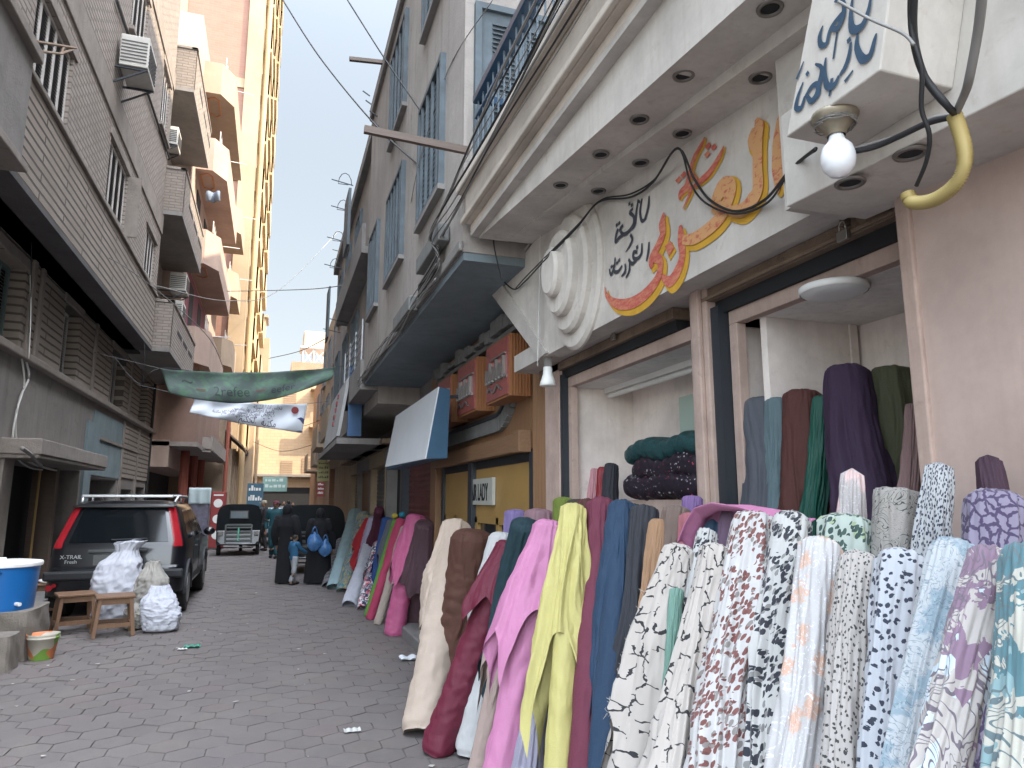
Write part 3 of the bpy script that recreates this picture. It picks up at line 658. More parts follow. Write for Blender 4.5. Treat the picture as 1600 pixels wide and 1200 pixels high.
b = MB(); b.box(2.05, 2.4, ys0, ys1+.1, 2.3, 3.36); b.build('wall', M['concrete'], s3)
aw = empty('covered_sign_box', (1.7, 8, 2.4), 'projecting sign box wrapped in white canvas with a navy side', 'sign')
pa = [ox(685,603,1.5), ox(661,715,1.5), ox(609,732,1.5), ox(612,655,1.5)]
yn, yf = pa[0].y, 9.3
b = MB(); b.prism([(1.5,yn,2.77),(1.5,yf,2.77),(1.38,yf,2.10),(1.38,yn,2.06)], (.012,0,0)); b.build('canvas_face', M['canvas'], aw)
b = MB(); b.prism([(1.512,yn,2.77),(1.392,yn,2.06),(1.60,yn,2.07),(1.62,yn,2.75)], (0,yf-yn,0)); b.build('navy_side', M['navy'], aw)
b = MB(); b.bar((1.6,yn+.2,2.7),(2.1,yn+.2,2.75),.03); b.bar((1.6,yf-.2,2.7),(2.1,yf-.2,2.75),.03); b.build('bracket', M['darksteel'], aw)
# ---------------------------------------------------------------- buildings three to six on the right
r3 = empty('blue_shuttered_building', (2.2, 14, 0), 'grey building with blue shutters and balconies beyond the grey one on the right', 'building')
Y4 = 19.5
b = MB(); b.box(1.42, 8, Y3, Y4, 3.1, 8.0); b.build('wall', M['conc2'], r3)
b = MB(); b.box(2.25, 8, 11.7, Y4, 0, 3.1); b.build('ground_wall', M['conc2'], r3)
b = MB(); b.box(1.15, 1.42, Y3, 13.2, 3.3, 3.42); b.box(1.15,1.22,Y3,13.2,3.42,3.75); b.box(1.15,1.42,11,16,5.6,5.72); b.box(1.15,1.21,11,16,5.72,6.1); b.build('balcony', M['concrete'], r3)
b = MB()
for k in range(5): b.cyl((1.17, Y3+.1, 3.85+.12*k),(1.17, 13.1, 3.85+.12*k), .012, n=6)
for k in range(4): b.cyl((1.17, Y3+.1+.9*k, 3.75),(1.17, Y3+.1+.9*k, 4.4), .012, n=6)
b.build('rail', M['canvas'], r3)
for i, y in enumerate((11.0, 13.6, 15.6, 17.6)):
    barwin(r3, 1.42, y, y+.95, 4.0, 5.3, 3, m=M['shutterblue']); barwin(r3, 1.42, y, y+.95, 6.3, 7.4, 3, m=M['shutterblue'])
b = MB(); b.box(1.05,1.10,12.6,13.4,6.3,7.4); b.box(1.0,1.04,16.3,17,5.4,6.6); b.build('open_shutter', M['shutterblue'], r3)
b = MB(); b.box(1.3,1.42,Y3,Y4,7.9,8.12); b.build('cornice', M['concrete'], r3)
r4 = empty('far_right_building', (2.2, 25, 0), 'tan building far along the right side of the street', 'building')
M['tan'] = plaster('tan_render', (.42,.32,.22), dirt=(.2,.14,.10), amt=.4, scale=.8, bump=.3)
b = MB(); b.box(1.75, 9, Y4, 30, 3.0, 8.3); b.box(2.4, 9, Y4, 30, 0, 3.0); b.build('wall', M['tan'], r4)
for y in (20.5, 23, 25.5, 28): barwin(r4, 1.75, y, y+1.1, 4.0, 5.4, 3, m=M['shutter_grey']); barwin(r4, 1.75, y, y+1.1, 6.2, 7.5, 3, m=M['shutter_grey'])
b = MB()
for y in (20, 25): b.box(1.35,1.75,y,y+3,3.5,3.62); b.box(1.35,1.4,y,y+3,3.62,4.3)
b.build('balcony', M['tan'], r4)
r5 = empty('distant_building', (2.6, 38, 0), 'orange brown brick building where the street bends at the right', 'building')
M['orangebrick'] = brickmat('orange_brick', (.42,.24,.15), (.50,.30,.19), (.4,.33,.27), axis='X')
b = MB(); b.box(2.2, 10, 30, 46, 0, 8.6); b.build('wall', M['orangebrick'], r5)
for y in (31, 34, 37, 40): barwin(r5, 2.2, y, y+1.2, 3.8, 5.2, 3, m=M['shutter_grey']); barwin(r5, 2.2, y, y+1.2, 6.2, 7.5, 3, m=M['shutter_grey'])
b = MB()
for y in (31, 38): b.box(1.6,2.2,y,y+3,3.2,3.3); b.box(1.6,1.66,y,y+3,3.3,4.1)
b.build('balcony', M['tan'], r5)
# ground floor shop fronts right, beyond the maroon shutter
yy = 11.75
specs = [('open shop with pale plastic curtain beside the maroon shutter', M['canvas'], 1.6), ('shop with narrow grey roller shutter', M['shutter_grey'], 2.0), ('shop with tan timber front under the slanting signboard', M['woodpanel'], 2.2), ('last shop front with dull shutter before the orange brick building', M['shutter_grey'], 1.6)]
for i, (lab, m_, w_) in enumerate(specs):
    r = empty('street_shop', (2.2, yy, 0), lab, 'shop')
    b = MB(); b.box(2.02, 2.24, yy, yy+.12, 0, 2.6); b.box(2.02, 2.24, yy+w_, yy+w_+.12, 0, 2.6); b.box(1.98, 2.24, yy, yy+w_+.12, 2.35, 2.65); b.build('surround', M['tan'] if i % 2 else M['concrete'], r)
    if i == 0:
        MB().grid(lambda a, c: Vector((2.15+.03*math.sin(a*40), yy+.12+a*.6, .1+2.2*c)), 40, 4).build('curtain', m_, r, smooth=True)
        MB().box(2.22, 2.26, yy+.12, yy+w_, .1, 2.35).build('dark_interior', M['dark'], r)
    elif i == 2:
        MB().box(2.12, 2.16, yy+.12, yy+w_, .1, 2.35).build('timber_door', m_, r)
    else: rollshutter(r, 2.16, yy+.12, yy+w_, .1, 2.35, m_)
    MB().box(1.7, 2.05, yy+.1, yy+w_, 2.62, 2.70).build('canopy', M['rust'], r)
    yy += w_ + .2
# long slanting signboard with red lettering and blue end
sb = empty('slanting_signboard', (1.4, 14, 3), 'slanted white signboard with red upright lettering and blue near end', 'sign')
y0s, y1s = 12.2, 15.6
b = MB(); b.prism([(1.12,y0s,3.75),(1.12,y1s,3.75),(.98,y1s,2.75),(.98,y0s,2.75)], (.05,0,0)); b.build('board', plain('dusty_board', (.36,.36,.36), .7, var=.25, nscale=3), sb)
b = MB(); b.prism([(1.15,y0s-.04,3.95),(1.15,y0s-.04,2.75),(1.38,y0s-.04,2.75),(1.38,y0s-.04,3.95)], (0,.06,0)); b.build('blue_end', plain('blue_board', (.035,.095,.21), .6), sb)
b = MB(); b.box(.98,1.9,y0s,y1s+1.5,2.62,2.72); b.build('soffit', M['concrete'], sb)
b = MB()
for k in range(5): z = 3.05+.13*k; b.box(.99+.018*k-.006+.02, 1.03+.018*k, 13.5, 13.62+.1*(k % 2), z, z+.08)
b.build('red_lettering', plain('red_letter', (.26,.05,.05), .6), sb)
# small hanging signs at the far right
def hang_sign(u0, v0, u1, v1, Y, m, label, rows, cm, name='hanging_sign'):
    a, c = oy(u0, v0, Y), oy(u1, v1, Y); r = empty(name, ((a.x+c.x)/2, Y, c.z), label, 'sign')
    MB().box(a.x, c.x, Y, Y+.08, c.z, a.z).build('sign_panel', m, r, bevel=.005)
    b = MB(); rnd = random.Random(u0); H = a.z-c.z; W = c.x-a.x
    for k in range(rows):
        z = a.z-H*(k+.75)/(rows+.4); x = a.x+W*.1
        while x < c.x-W*.15:
            w = W*rnd.uniform(.05,.16); b.box(x, min(x+w, c.x-W*.08), Y-.012, Y, z, z+H*rnd.uniform(.2,.5)/rows); x += w+W*.04
    b.build('sign_writing', cm, r); return r
M['signyellow'] = plain('faded_yellow', (.40,.37,.18), .7); M['greyink'] = plain('olive_ink', (.10,.10,.05), .6); M['red'] = plain('red_board', (.26,.035,.035), .6); M['whiteink'] = plain('white_ink', (.75,.75,.72), .6)
hang_sign(497,712,514,752,26.0, M['signyellow'], 'tall faded yellow hanging sign with dark writing', 5, M['greyink'])
hang_sign(496,753,506,776,25.0, M['red'], 'narrow red sign hanging just below the yellow one', 3, M['whiteink'])
# far end building closing the street
YE = 50
ee = empty('end_building', (1.5, YE, 0), 'sunlit beige building closing the end of the street', 'building')
M['beige'] = brickmat('beige_block_wall', (.52,.39,.26), (.57,.43,.29), (.44,.33,.23), bw=.45, bh=.2, axis='Y', dirt=.25, bump=.3)
b = MB(); b.box(-1.2, 9, YE, YE+9, 0, 10.4); b.build('wall', M['beige'], ee)
for (u0,v0,u1,v1) in ((439,720,456,748),(472,716,489,750),(444,612,462,640)):
    a, c = oy(u0,v0,YE), oy(u1,v1,YE); w = MB().box(a.x,c.x,YE-.03,YE+.05,c.z,a.z).build('window', plain('tan_shutter', (.30,.22,.16), .7, nscale=9), ee)
    b = MB()
    for k in range(8): z = c.z+(a.z-c.z)*k/8; b.box(a.x, c.x, YE-.05, YE-.03, z, z+.05)
    b.build('slats', M['tan'], w)
a, c = oy(488,575,YE-.8), oy(515,655,YE-.8)
b = MB(); b.box(a.x, a.x+2.5, YE-1, YE, 6.6, 6.75); b.box(a.x, a.x+2.5, YE-1, YE-.9, 6.75, 7.6); b.box(a.x,a.x+2.5,YE-1,YE,9.2,9.3); b.build('balcony', M['tan'], ee)
b = MB(); b.box(-1.2,5,YE-.6,YE,3.3,3.45); b.build('canopy', M['concrete'], ee)
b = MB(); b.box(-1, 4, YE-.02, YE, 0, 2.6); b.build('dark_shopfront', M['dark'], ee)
b = MB(); b.box(.8, 3.8, YE+.5, YE+5, 10.4, 11.3); b.build('brick_parapet', brickmat('red_brick_parapet', (.45,.25,.16), (.5,.3,.2), (.5,.4,.33), axis='Y'), ee)
tk = empty('water_tank', (2.4, YE+2, 11.3), 'beige water tank on a steel frame on the end building roof', 'water tank')
a, c = oy(475,519,YE+2), oy(507,545,YE+2)
MB().box(a.x, c.x, YE+1.5, YE+3.5, c.z, a.z).build('tank', plain('tank_beige', (.50,.42,.33), .7), tk, bevel=.08)
b = MB(); b.box(a.x-.2,c.x+.2,YE+1.3,YE+3.7,c.z-.15,c.z-.01)
for x in (a.x, (a.x+c.x)/2, c.x):
    for y in (YE+1.5, YE+3.4): b.bar((x,y,11.2),(x,y,c.z-.1),.09)
for k in range(2): x0_ = a.x+k*(c.x-a.x)/2; x1_ = a.x+(k+1)*(c.x-a.x)/2; b.bar((x0_,YE+1.5,11.3),(x1_,YE+1.5,c.z-.2),.06); b.bar((x1_,YE+1.5,11.3),(x0_,YE+1.5,c.z-.2),.06)
b.build('stand', M['canvas'], tk)
hang_sign(411,745,448,768,46.0, plain('turquoise_board', (.24,.42,.39), .6), 'wide turquoise and white shop sign across the street end', 2, plain('pale_ink', (.6,.72,.7), .6), 'shop_sign')
# ---------------------------------------------------------------- LEFT: brick building
M['mudbrick'] = brickmat('worn_grey_brick', (.33,.285,.255), (.40,.35,.31), (.15,.13,.12), bw=.30, bh=.10, msize=.016, dirt=.5, bump=1.0)
M['mudbrickY'] = brickmat('worn_grey_brick_end', (.30,.255,.225), (.36,.31,.27), (.20,.175,.16), bw=.30, bh=.085, axis='Y', dirt=.55, bump=1.0)
M['bandbrick'] = brickmat('coursed_band_brick', (.33,.28,.24), (.37,.32,.275), (.045,.04,.038), bw=2.3, bh=.135, msize=.022, dirt=.5, bump=1.0)
M['bandbrickY'] = brickmat('coursed_band_brick_end', (.33,.28,.24), (.37,.32,.275), (.045,.04,.038), bw=2.3, bh=.135, axis='Y', msize=.022, dirt=.5, bump=1.0)
M['beam'] = plaster('rough_concrete_beam', (.29,.255,.23), dirt=(.13,.11,.10), amt=.5, scale=2.5, bump=.8, streak=.4)
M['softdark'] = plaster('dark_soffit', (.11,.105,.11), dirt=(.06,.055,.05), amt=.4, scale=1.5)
M['shutterpale'] = plain('pale_grey_shutter', (.52,.50,.48), .7, var=.25, nscale=6)
M['shutterteal'] = plain('teal_grey_shutter', (.13,.20,.20), .7, var=.3, nscale=6)
M['bluepaint'] = plaster('flaking_blue_paint', (.19,.26,.285), dirt=(.30,.27,.24), amt=.5, scale=1.6, bump=.5, streak=.5, chips=(.28,.25,.22))
M['stainwall'] = plaster('stained_grey_render', (.235,.215,.205), dirt=(.10,.085,.075), amt=.6, scale=.9, bump=.5, streak=.8, chips=None)
LX, UX, BX = -3.9, -3.3, -3.2
M['louvre'] = plain('dark_louvre', (.15,.145,.15), .8)
bb = empty('brick_building', (-4.5, 14, 0), 'tall worn grey brick building with projecting storey and pale louvred shutters, along the left', 'building')
def wallX(root, name, m, X, y0, y1, z0, z1, holes, thick=.25, side=-1):
    """wall facing +X (side=-1: body lies towards -X) with rectangular openings (y0,y1,z0,z1)"""
    ys = sorted({y0, y1, *[h[0] for h in holes], *[h[1] for h in holes]}); zs = sorted({z0, z1, *[h[2] for h in holes], *[h[3] for h in holes]})
    b = MB(); X1 = X+side*thick
    inside = lambda y, z: any(h[0] < y < h[1] and h[2] < z < h[3] for h in holes)
    for i in range(len(ys)-1):
        for j in range(len(zs)-1):
            if not inside((ys[i]+ys[i+1])/2, (zs[j]+zs[j+1])/2): b.quad((X,ys[i],zs[j]),(X,ys[i+1],zs[j]),(X,ys[i+1],zs[j+1]),(X,ys[i],zs[j+1]))
    for a0, a1, c0, c1 in holes:
        b.quad((X,a0,c0),(X1,a0,c0),(X1,a1,c0),(X,a1,c0)); b.quad((X,a0,c1),(X1,a0,c1),(X1,a1,c1),(X,a1,c1))
        b.quad((X,a0,c0),(X1,a0,c0),(X1,a0,c1),(X,a0,c1)); b.quad((X,a1,c0),(X1,a1,c0),(X1,a1,c1),(X,a1,c1))
    o = b.build(name, m, root, weld=True); return o
def leftwin(root, X, h, m, nleaf=4, depth=.2, openleaf=0, sill=True):
    """louvred shutter window set back in an opening of a +X-facing wall"""
    y0, y1, z0, z1 = h; xb = X-depth
    w = MB().box(xb-.06, xb-.03, y0, y1, z0, z1).build('window', M['darkglass'], root)
    b = MB(); t = .05; lw = (y1-y0)/nleaf
    b.box(xb-.03, xb+.03, y0, y1, z0, z0+t); b.box(xb-.03, xb+.03, y0, y1, z1-t, z1)
    for k in range(nleaf+1): yy = y0+lw*k; b.box(xb-.03, xb+.028, max(y0, yy-.035), min(y1, yy+.035), z0+t, z1-t)
    b.build('frame', m, w)
    b = MB(); n = int((z1-z0)/.055)
    for k in range(n):
        z = z0+.05+k*(z1-z0-.1)/n
        b.prism([(xb-.02, y0+.03, z+.03), (xb+.015, y0+.03, z), (xb+.018, y0+.03, z+.006), (xb-.017, y0+.03, z+.036)], (0, y1-y0-.06, 0))
    b.build('louvres', M['louvre'], w)
    if sill: MB().box(X-.02, X+.10, y0-.12, y1+.12, z0-.10, z0-.005).build('sill', M['beam'], w, bevel=.012)
    MB().box(X-.01, X+.03, y0-.14, y1+.14, z1+.005, z1+.16).build('lintel', M['beam'], w, bevel=.01)
    if openleaf:
        MB().box(X+.0, X+openleaf, y1-.0, y1+.035, z0+.02, z1-.02).build('open_leaf', M['beam'], w, bevel=.004)
    return w
up = [(9.95,11.7,7.12,8.5),(14.4,16.15,7.2,8.6),(18.6,20.1,7.2,8.45),(10.2,11.6,11.3,13),(15.0,16.6,11.35,13.05),(19.0,20.2,11.4,13.1),(10.2,11.6,15.3,17),(15,16.6,15.3,17),(6,7.4,7.2,8.6),(6,7.4,11.3,13)]
wallX(bb, 'upper_wall', M['mudbrick'], UX, 3, 20.7, 7.06, 19.5, up)
for h in up[:8]: leftwin(bb, UX, h, M['shutterpale'], 5 if h[0] < 14 else 4, .08, openleaf=.26 if h[0] == 14.4 and h[2] < 9 else 0)
b = MB(); b.box(-9, UX-.25, 3, 20.7, 5.55, 19.5); b.build('inner_core', M['dark'], bb)
b = MB(); b.quad((UX,20.7,7.06),(-9,20.7,7.06),(-9,20.7,19.5),(UX,20.7,19.5)); b.quad((UX,20.7,19.5),(-9,20.7,19.5),(-9,3,19.5),(UX,3,19.5)); b.build('end_wall', M['mudbrickY'], bb)
b = MB(); b.box(UX-.02, UX+.035, 3, 20.72, 8.95, 9.5); b.box(UX-.02, UX+.035, 3, 20.72, 13.1+.2, 13.8); b.build('concrete_beam', M['beam'], bb, bevel=.015)
b = MB(); b.box(UX-.05, BX+.05, 3, 20.15, 7.0, 7.08); b.build('string_course', M['beam'], bb, bevel=.015)
b = MB(); b.box(LX, BX, 4, 20.1, 5.62, 7.0); b.build('band_wall', M['bandbrick'], bb)
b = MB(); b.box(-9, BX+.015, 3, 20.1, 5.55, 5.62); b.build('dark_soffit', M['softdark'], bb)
first = [(11.0,12.7,4.0,5.3),(14.95,16.1,4.05,5.4),(19.2,20.9,4.05,5.4),(23.3,24.6,4.05,5.4)]
wallX(bb, 'first_floor_wall', M['bandbrick'], LX, 3, 25.9, 3.98, 5.56, first, .35)
for i, h in enumerate(first): leftwin(bb, LX, h, M['shutterteal'] if i == 0 else M['shutterpale'], 4, .25, sill=False)
b = MB(); b.box(LX-.1, LX+.13, 3, 25.9, 3.86, 3.99); b.build('sill_ledge', M['beam'], bb, bevel=.02)
b = MB()
for y in (12.9, 13.35, 17.3, 21.6): b.box(LX, LX+.05, y, y+.16, 3.99, 5.55)
b.build('wall_rib', M['beam'], bb, bevel=.01)
dh = [(12.9,17.2,0,2.3),(18.0,21.0,0,2.2),(21.7,23.2,0,2.0),(23.9,25.4,0,2.1)]
wallX(bb, 'ground_wall', M['stainwall'], LX, 3, 25.9, 0, 3.86, dh, .6)
b = MB(); b.box(LX-.62, LX-.6, 12.5, 25.6, 0, 2.4); b.build('doorway_dark', M['dark'], bb)
b = MB(); b.box(LX-.55, LX-.35, 13.2, 14.3, 0, 2.25); b.box(LX-.5, LX-.1, 15.9, 16.1, 0, 2.3); b.build('inner_door', M['oldwood'], bb)
b = MB(); b.bar((LX-.2, 15.2, 0.05), (LX-.2, 15.25, 2.25), .03); b.build('leaning_pipe', M['mustard'], bb)
b = MB(); b.prism([(LX+.01, 12.9, 0), (LX+.01, 12.35, 0), (LX+.01, 12.5, 2.3), (LX+.01, 12.95, 2.3)], (.05, 0, 0)); b.build('door_jamb', M['beam'], bb)
b = MB(); b.box(LX, -3.35, 12.4, 17.0, 2.36, 2.60); b.box(LX, -3.37, 12.43, 16.97, 2.30, 2.36); b.build('door_canopy', M['beam'], bb, bevel=.015)
b = MB(); b.box(LX, LX+.02, 17.9, 21.2, 2.25, 3.7); b.box(LX, LX+.05, 17.35, 17.95, 0, 3.4); b.build('blue_painted_patch', M['bluepaint'], bb)
b = MB(); b.box(LX, LX+.03, 21.3, 25.8, 2.3, 3.7); b.build('brick_patch', M['bandbrick'], bb)
b = MB(); b.box(LX, LX+.06, 18.6, 24, 3.08, 3.14); b.box(LX, LX+.05, 21.2, 21.35, 0, 3.8); b.box(LX, LX+.05, 23.4, 23.6, 0, 3.8); b.build('wall_strip', M['beam'], bb)
# projecting grey bay in the near top corner
b = MB(); p1 = ox(55,80,-2.8); b.box(UX, -2.8, 4, 8.55, 5.3, 6.55); b.build('plaster_bay', M['concrete'], bb)
b = MB(); b.box(UX-.02, -2.72, 4, 8.62, 6.55, 6.68); b.box(UX-.02,-2.74,4,8.6,5.22,5.32); b.build('bay_coping', M['beam'], bb, bevel=.015)
# brick balconies at the far end
for i, z in enumerate((5.6, 9.55, 13.5)):
    y0, y1 = 20.35+.3*i, 26.0; xf = -2.8
    b = MB(); b.box(-4.4, xf, y0, y1, z, z+.12); s_ = b.build('balcony_slab', M['concrete'], bb)
    b = MB(); b.box(xf-.12, xf, y0, y1, z+.12, z+1.35); s_ = b.build('balcony_wall', M['mudbrick'], bb)
    b = MB(); b.box(-4.3, xf, y0-.001, y0+.12, z+.12, z+1.35); b.build('balcony_end', M['mudbrickY'], bb)
    b = MB(); b.box(-4.3, xf+.03, y0-.03, y0+.14, z+1.35, z+1.43); b.box(xf-.14, xf+.03, y0-.03, y1, z+1.35, z+1.43); b.build('coping', M['beam'], bb, bevel=.01)
    b = MB()
    for k in range(3): b.box(xf-.005, xf+.006, y0+1.2+1.4*k, y0+2.2+1.4*k, z+.75, z+.87)
    b.build('balcony_slot', M['dark'], bb)
b = MB(); b.box(-9, -4.0, 20.7, 26, 5.55, 17.5); b.build('rear_wall', M['conc2'], bb)
b = MB()
for z in (7.0, 10.95, 14.9): b.box(-4.0, -3.97, 21.3, 22.4, z-1.2, z+1.1); b.box(-4.0,-3.97,23.4,24.6,z-1.2,z+1.1)
b.build('balcony_opening', M['dark'], bb)
b = MB(); b.cyl((UX+.04, 13.6, 10.95), (UX+.04, 20.7, 11.25), .03, n=8); b.cyl((LX+.03,25.6,0),(LX+.03,25.6,5.5),.05,n=8); b.build('pipe', M['cable'], bb)
# ---------------------------------------------------------------- air conditioners
M['acwhite'] = plain('weathered_ac_white', (.50,.49,.46), .6, var=.15, nscale=8); M['acdark'] = plain('ac_grille', (.10,.10,.105), .7)
def ac_unit(c, size, label, face='X', group=None):
    x, y, z = c; w, d, h = size
    r = empty('air_conditioner', (x, y, z), label, 'air conditioner', group)
    MB().box(x-d/2, x+d/2, y-w/2, y+w/2, z, z+h).build('casing', M['acwhite'], r, bevel=.015)
    b = MB()
    for k in range(7): zz = z+.08+k*(h-.16)/7; b.box(x-d/2+.02, x+d/2-.03, y-w/2-.012, y-w/2, zz, zz+.022); b.box(x+d/2, x+d/2+.012, y-w/2+.05, y+w/2-.05, zz, zz+.022)
    b.build('grille', M['acdark'], r)
    b = MB(); b.bar((x+d/2,y-w/2+.05,z-.03),(x-d/2-.35,y-w/2+.05,z-.03),.035); b.bar((x+d/2,y+w/2-.05,z-.03),(x-d/2-.35,y+w/2-.05,z-.03),.035)
    b.bar((x+d/2-.03,y-w/2+.05,z-.03),(x-d/2-.3,y-w/2+.05,z-.5),.03); b.bar((x+d/2-.03,y+w/2-.05,z-.03),(x-d/2-.3,y+w/2-.05,z-.5),.03); b.build('bracket', M['darksteel'], r)
    return r
ac_unit((-2.98, 14.5, 9.95), (.85,.5,.65), 'big old window air conditioner sticking out under the high shuttered window')
ac_unit((-3.3, 25.0, 8.5), (.8,.5,.6), 'white air conditioner between the two lower brick balconies, the upper one')
ac_unit((-3.3, 24.6, 7.45), (.8,.5,.6), 'white air conditioner just above the lowest brick balcony')
ac_unit((-3.4, 21.5, 11.9), (.7,.5,.55), 'greenish white air conditioner outside above the middle brick balcony')
# wall bracket in front of the first pale shutter
b = MB(); p, q = oy(52,64,9.6), oy(120,74,9.6)
dr = empty('drying_rack', (-3.2, 9.9, 8.1), 'rusty iron drying bracket in front of the near upper shutter', 'bracket')
b.tube([ox(57,65,-3.0), ox(118,75,-3.0)], .02); b.tube([ox(49,81,-3.25), ox(60,80,-2.95), ox(95,84,-2.95), ox(113,78,-3.0)], .018); b.tube([ox(100,72,-3.0), ox(96,84,-2.95)], .015)
b.build('iron_bars', M['rust'], dr)
# ---------------------------------------------------------------- pink-beige apartment building with stacked balconies
M['pinkbeige'] = plaster('pink_beige_render', (.43,.32,.27), dirt=(.25,.18,.15), amt=.25, scale=.7, bump=.2)
M['brownrender'] = plaster('brown_render', (.27,.17,.135), dirt=(.14,.09,.07), amt=.3, scale=1, bump=.2)
M['cream2'] = plaster('pale_beige_render', (.35,.275,.205), dirt=(.35,.27,.2), amt=.2, scale=.6, bump=.15)
M['burgundy'] = plain('burgundy_wall', (.20,.05,.08), .8); M['orangetrim'] = plain('orange_trim', (.45,.19,.08), .7)
ap = empty('apartment_building', (-4, 32, 0), 'pink beige apartment building with solid stacked balconies beyond the brick one', 'building')
b = MB(); b.box(-12, -3.35, 26.0, 40, 5.6, 19.5); b.box(-12,-3.35,26,40,2.8,3.7); b.box(-12,-4.6,26,40,0,5.6); b.build('wall', M['pinkbeige'], ap)
for i, (z, y0, y1, xf, m_) in enumerate(((6.5,26.6,34.5,-2.45,'pinkbeige'),(10.2,26.8,34.5,-2.35,'pinkbeige'),(13.9,27.0,35,-2.3,'pinkbeige'),(17.2,27.3,35,-2.25,'cream2'),(8.2,36,40,-2.25,'cream2'),(11.7,36,40,-2.2,'cream2'),(15.1,36,40,-2.2,'cream2'))):
    b = MB(); b.prism([(-3.35,y0,z),(xf-.45,y0,z),(xf,y0+.8,z),(xf,y1,z),(-3.35,y1,z)], (0,0,.2)); b.build('balcony_slab', M[m_], ap)
    b = MB(); b.prism([(-3.35,y0,z+.2),(xf-.45,y0,z+.2),(xf-.45,y0+.15,z+.2),(-3.35,y0+.15,z+.2)], (0,0,1.1)); b.prism([(xf-.45,y0,z+.2),(xf,y0+.8,z+.2),(xf-.12,y0+.85,z+.2),(xf-.5,y0+.15,z+.2)], (0,0,1.1)); b.box(xf-.12, xf, y0+.8, y1, z+.2, z+1.3)
    b.build('balcony_parapet', M[m_], ap)
    b = MB(); zz = z-.012
    pts = [(-3.2,y0+.5),(-2.95,y0+.3),(-2.8,y0+.5),(-2.8,y0+1.6),(-2.95,y0+1.8),(-3.2,y0+1.6)]
    for k in range(6): b.bar((*pts[k],zz),(*pts[(k+1) % 6],zz),.05,.03)
    b.build('soffit_moulding', M['orangetrim'], ap)
    b = MB()
    for k in range(3): yy = y0+.3+.5*k; b.tube([(-2.6,yy,z+1.3),(-2.6,yy,z+1.75)],.02,5)
    b.tube([(-2.6,y0+.3,z+1.75),(-2.6,y0+1.3,z+1.75)],.02,5); b.tube([(xf,y0+2,z+1.4),(xf+.6,y0+2.2,z+1.45)],.02,5); b.build('washing_rail', M['shutterpale'], ap)
b = MB(); b.box(-3.37,-3.33,27,34,7.9,10.1); b.build('burgundy_wall', M['burgundy'], ap)
b = MB()
for z in (7.8, 11.5, 15.1):
    for y in (28, 31, 36.5): b.box(-3.36,-3.32,y,y+1.2,z,z+2)
b.build('dark_opening', M['dark'], ap)
b = MB(); b.box(-3.9,-2.55,26.02,36,3.65,5.55); b.build('brown_bay', M['brownrender'], ap)
b = MB(); b.box(-3.9,-2.5,26,36.2,3.5,3.65); b.box(-2.52,-2.2,28,36.2,3.45,3.55); b.build('bay_slab', M['beam'], ap)
b = MB(); b.box(-2.53,-2.2,28,28.06,3.5,4.0); b.prism([(-2.2,28,3.5),(-2.2,36,3.5),(-2.2,36,4.05),(-2.2,28,4.05)],(.03,0,0)); b.build('awning_board', M['beam'], ap)
b = MB()
for y in (28.4, 31.5, 34.5): b.cyl((-3.1,y,0),(-3.1,y,3.5),.16,n=10)
b.build('column', plain('red_brown_column', (.26,.07,.05), .7), ap)
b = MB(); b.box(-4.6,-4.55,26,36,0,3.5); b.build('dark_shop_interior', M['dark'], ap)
# things hanging on a balcony
b = MB(); b.grid(lambda a, c: oy(322+22*a, 300+16*c, 27.2)+Vector((0,-.1*math.sin(a*9)-.12*math.sin(c*3),0)), 16, 10)
o = b.build('blanket', plain('blue_grey_blanket', (.12,.15,.20), .9), None, smooth=True, solid=.03); tag(o, 'dark blue bundle of bedding hanging under an upper pink beige balcony', 'blanket')
# ---------------------------------------------------------------- tall tower
M['pinkbrick'] = brickmat('pink_brick', (.27,.145,.11), (.30,.165,.125), (.27,.185,.145), bw=.5, bh=.16, axis='Y', dirt=.2, bump=.2)
M['towerX'] = plaster('tower_render', (.46,.345,.20), dirt=(.4,.3,.2), amt=.15, scale=.4, bump=.1)
M['cream3'] = plaster('tower_frame', (.36,.27,.175), dirt=(.4,.3,.22), amt=.15, scale=.4, bump=.1)
tw = empty('tower_block', (-5, 50, 0), 'very tall sunlit tower with pink brick side and rows of yellow balconies', 'building')
b = MB(); b.box(-16, -2.35, 42.5, 60, 0, 50); b.build('brick_wall', M['pinkbrick'], tw)
b = MB(); b.box(-2.9, -2.0, 42.3, 43.2, 0, 50); b.box(-2.35,-2.0,43.2,60,0,50); b.box(-16,-2.9,42.42,42.5,26.5,27.1); b.box(-16,-2.9,42.42,42.5,20.5,21.0); b.box(-7,-6.4,42.42,42.5,0,50); b.build('frame', M['cream3'], tw)
for k in range(14):
    z = 4.6+3.15*k
    for (y0, y1, xf) in ((43.3, 48.5, -1.50), (48.9, 54.0, -1.42), (54.4, 60.0, -1.30)):
        b = MB(); b.box(-2.0, xf, y0, y1, z, z+.18); b.box(xf-.1, xf, y0, y1, z+.18, z+1.5); b.box(-2.0, xf, y0, y0+.1, z+.18, z+1.5); b.box(-2.0,xf,y1-.1,y1,z+.18,z+1.5)
        b.build('balcony', M['towerX'], tw)
b = MB()
for y in (43.2, 48.7, 54.2, 60.1): b.cyl((-1.75,y,0),(-1.75,y,50),.16,n=10)
b.build('column', M['towerX'], tw)
b = MB(); 
for k in range(14):
    z = 6.0+3.15*k
    for y in (44.5, 46.4, 50, 52, 56, 58): b.box(-2.0,-1.97,y,y+1.0,z,z+1.7)
tag(b.build('window_strip', M['darkglass'], tw), kind='stuff')
fb = empty('far_block', (-2, 66, 0), 'pale distant block with flat roof lip beyond the tower', 'building')
b = MB(); b.box(-12,-.9,63,75,0,15.6); b.build('wall', M['cream3'], fb)
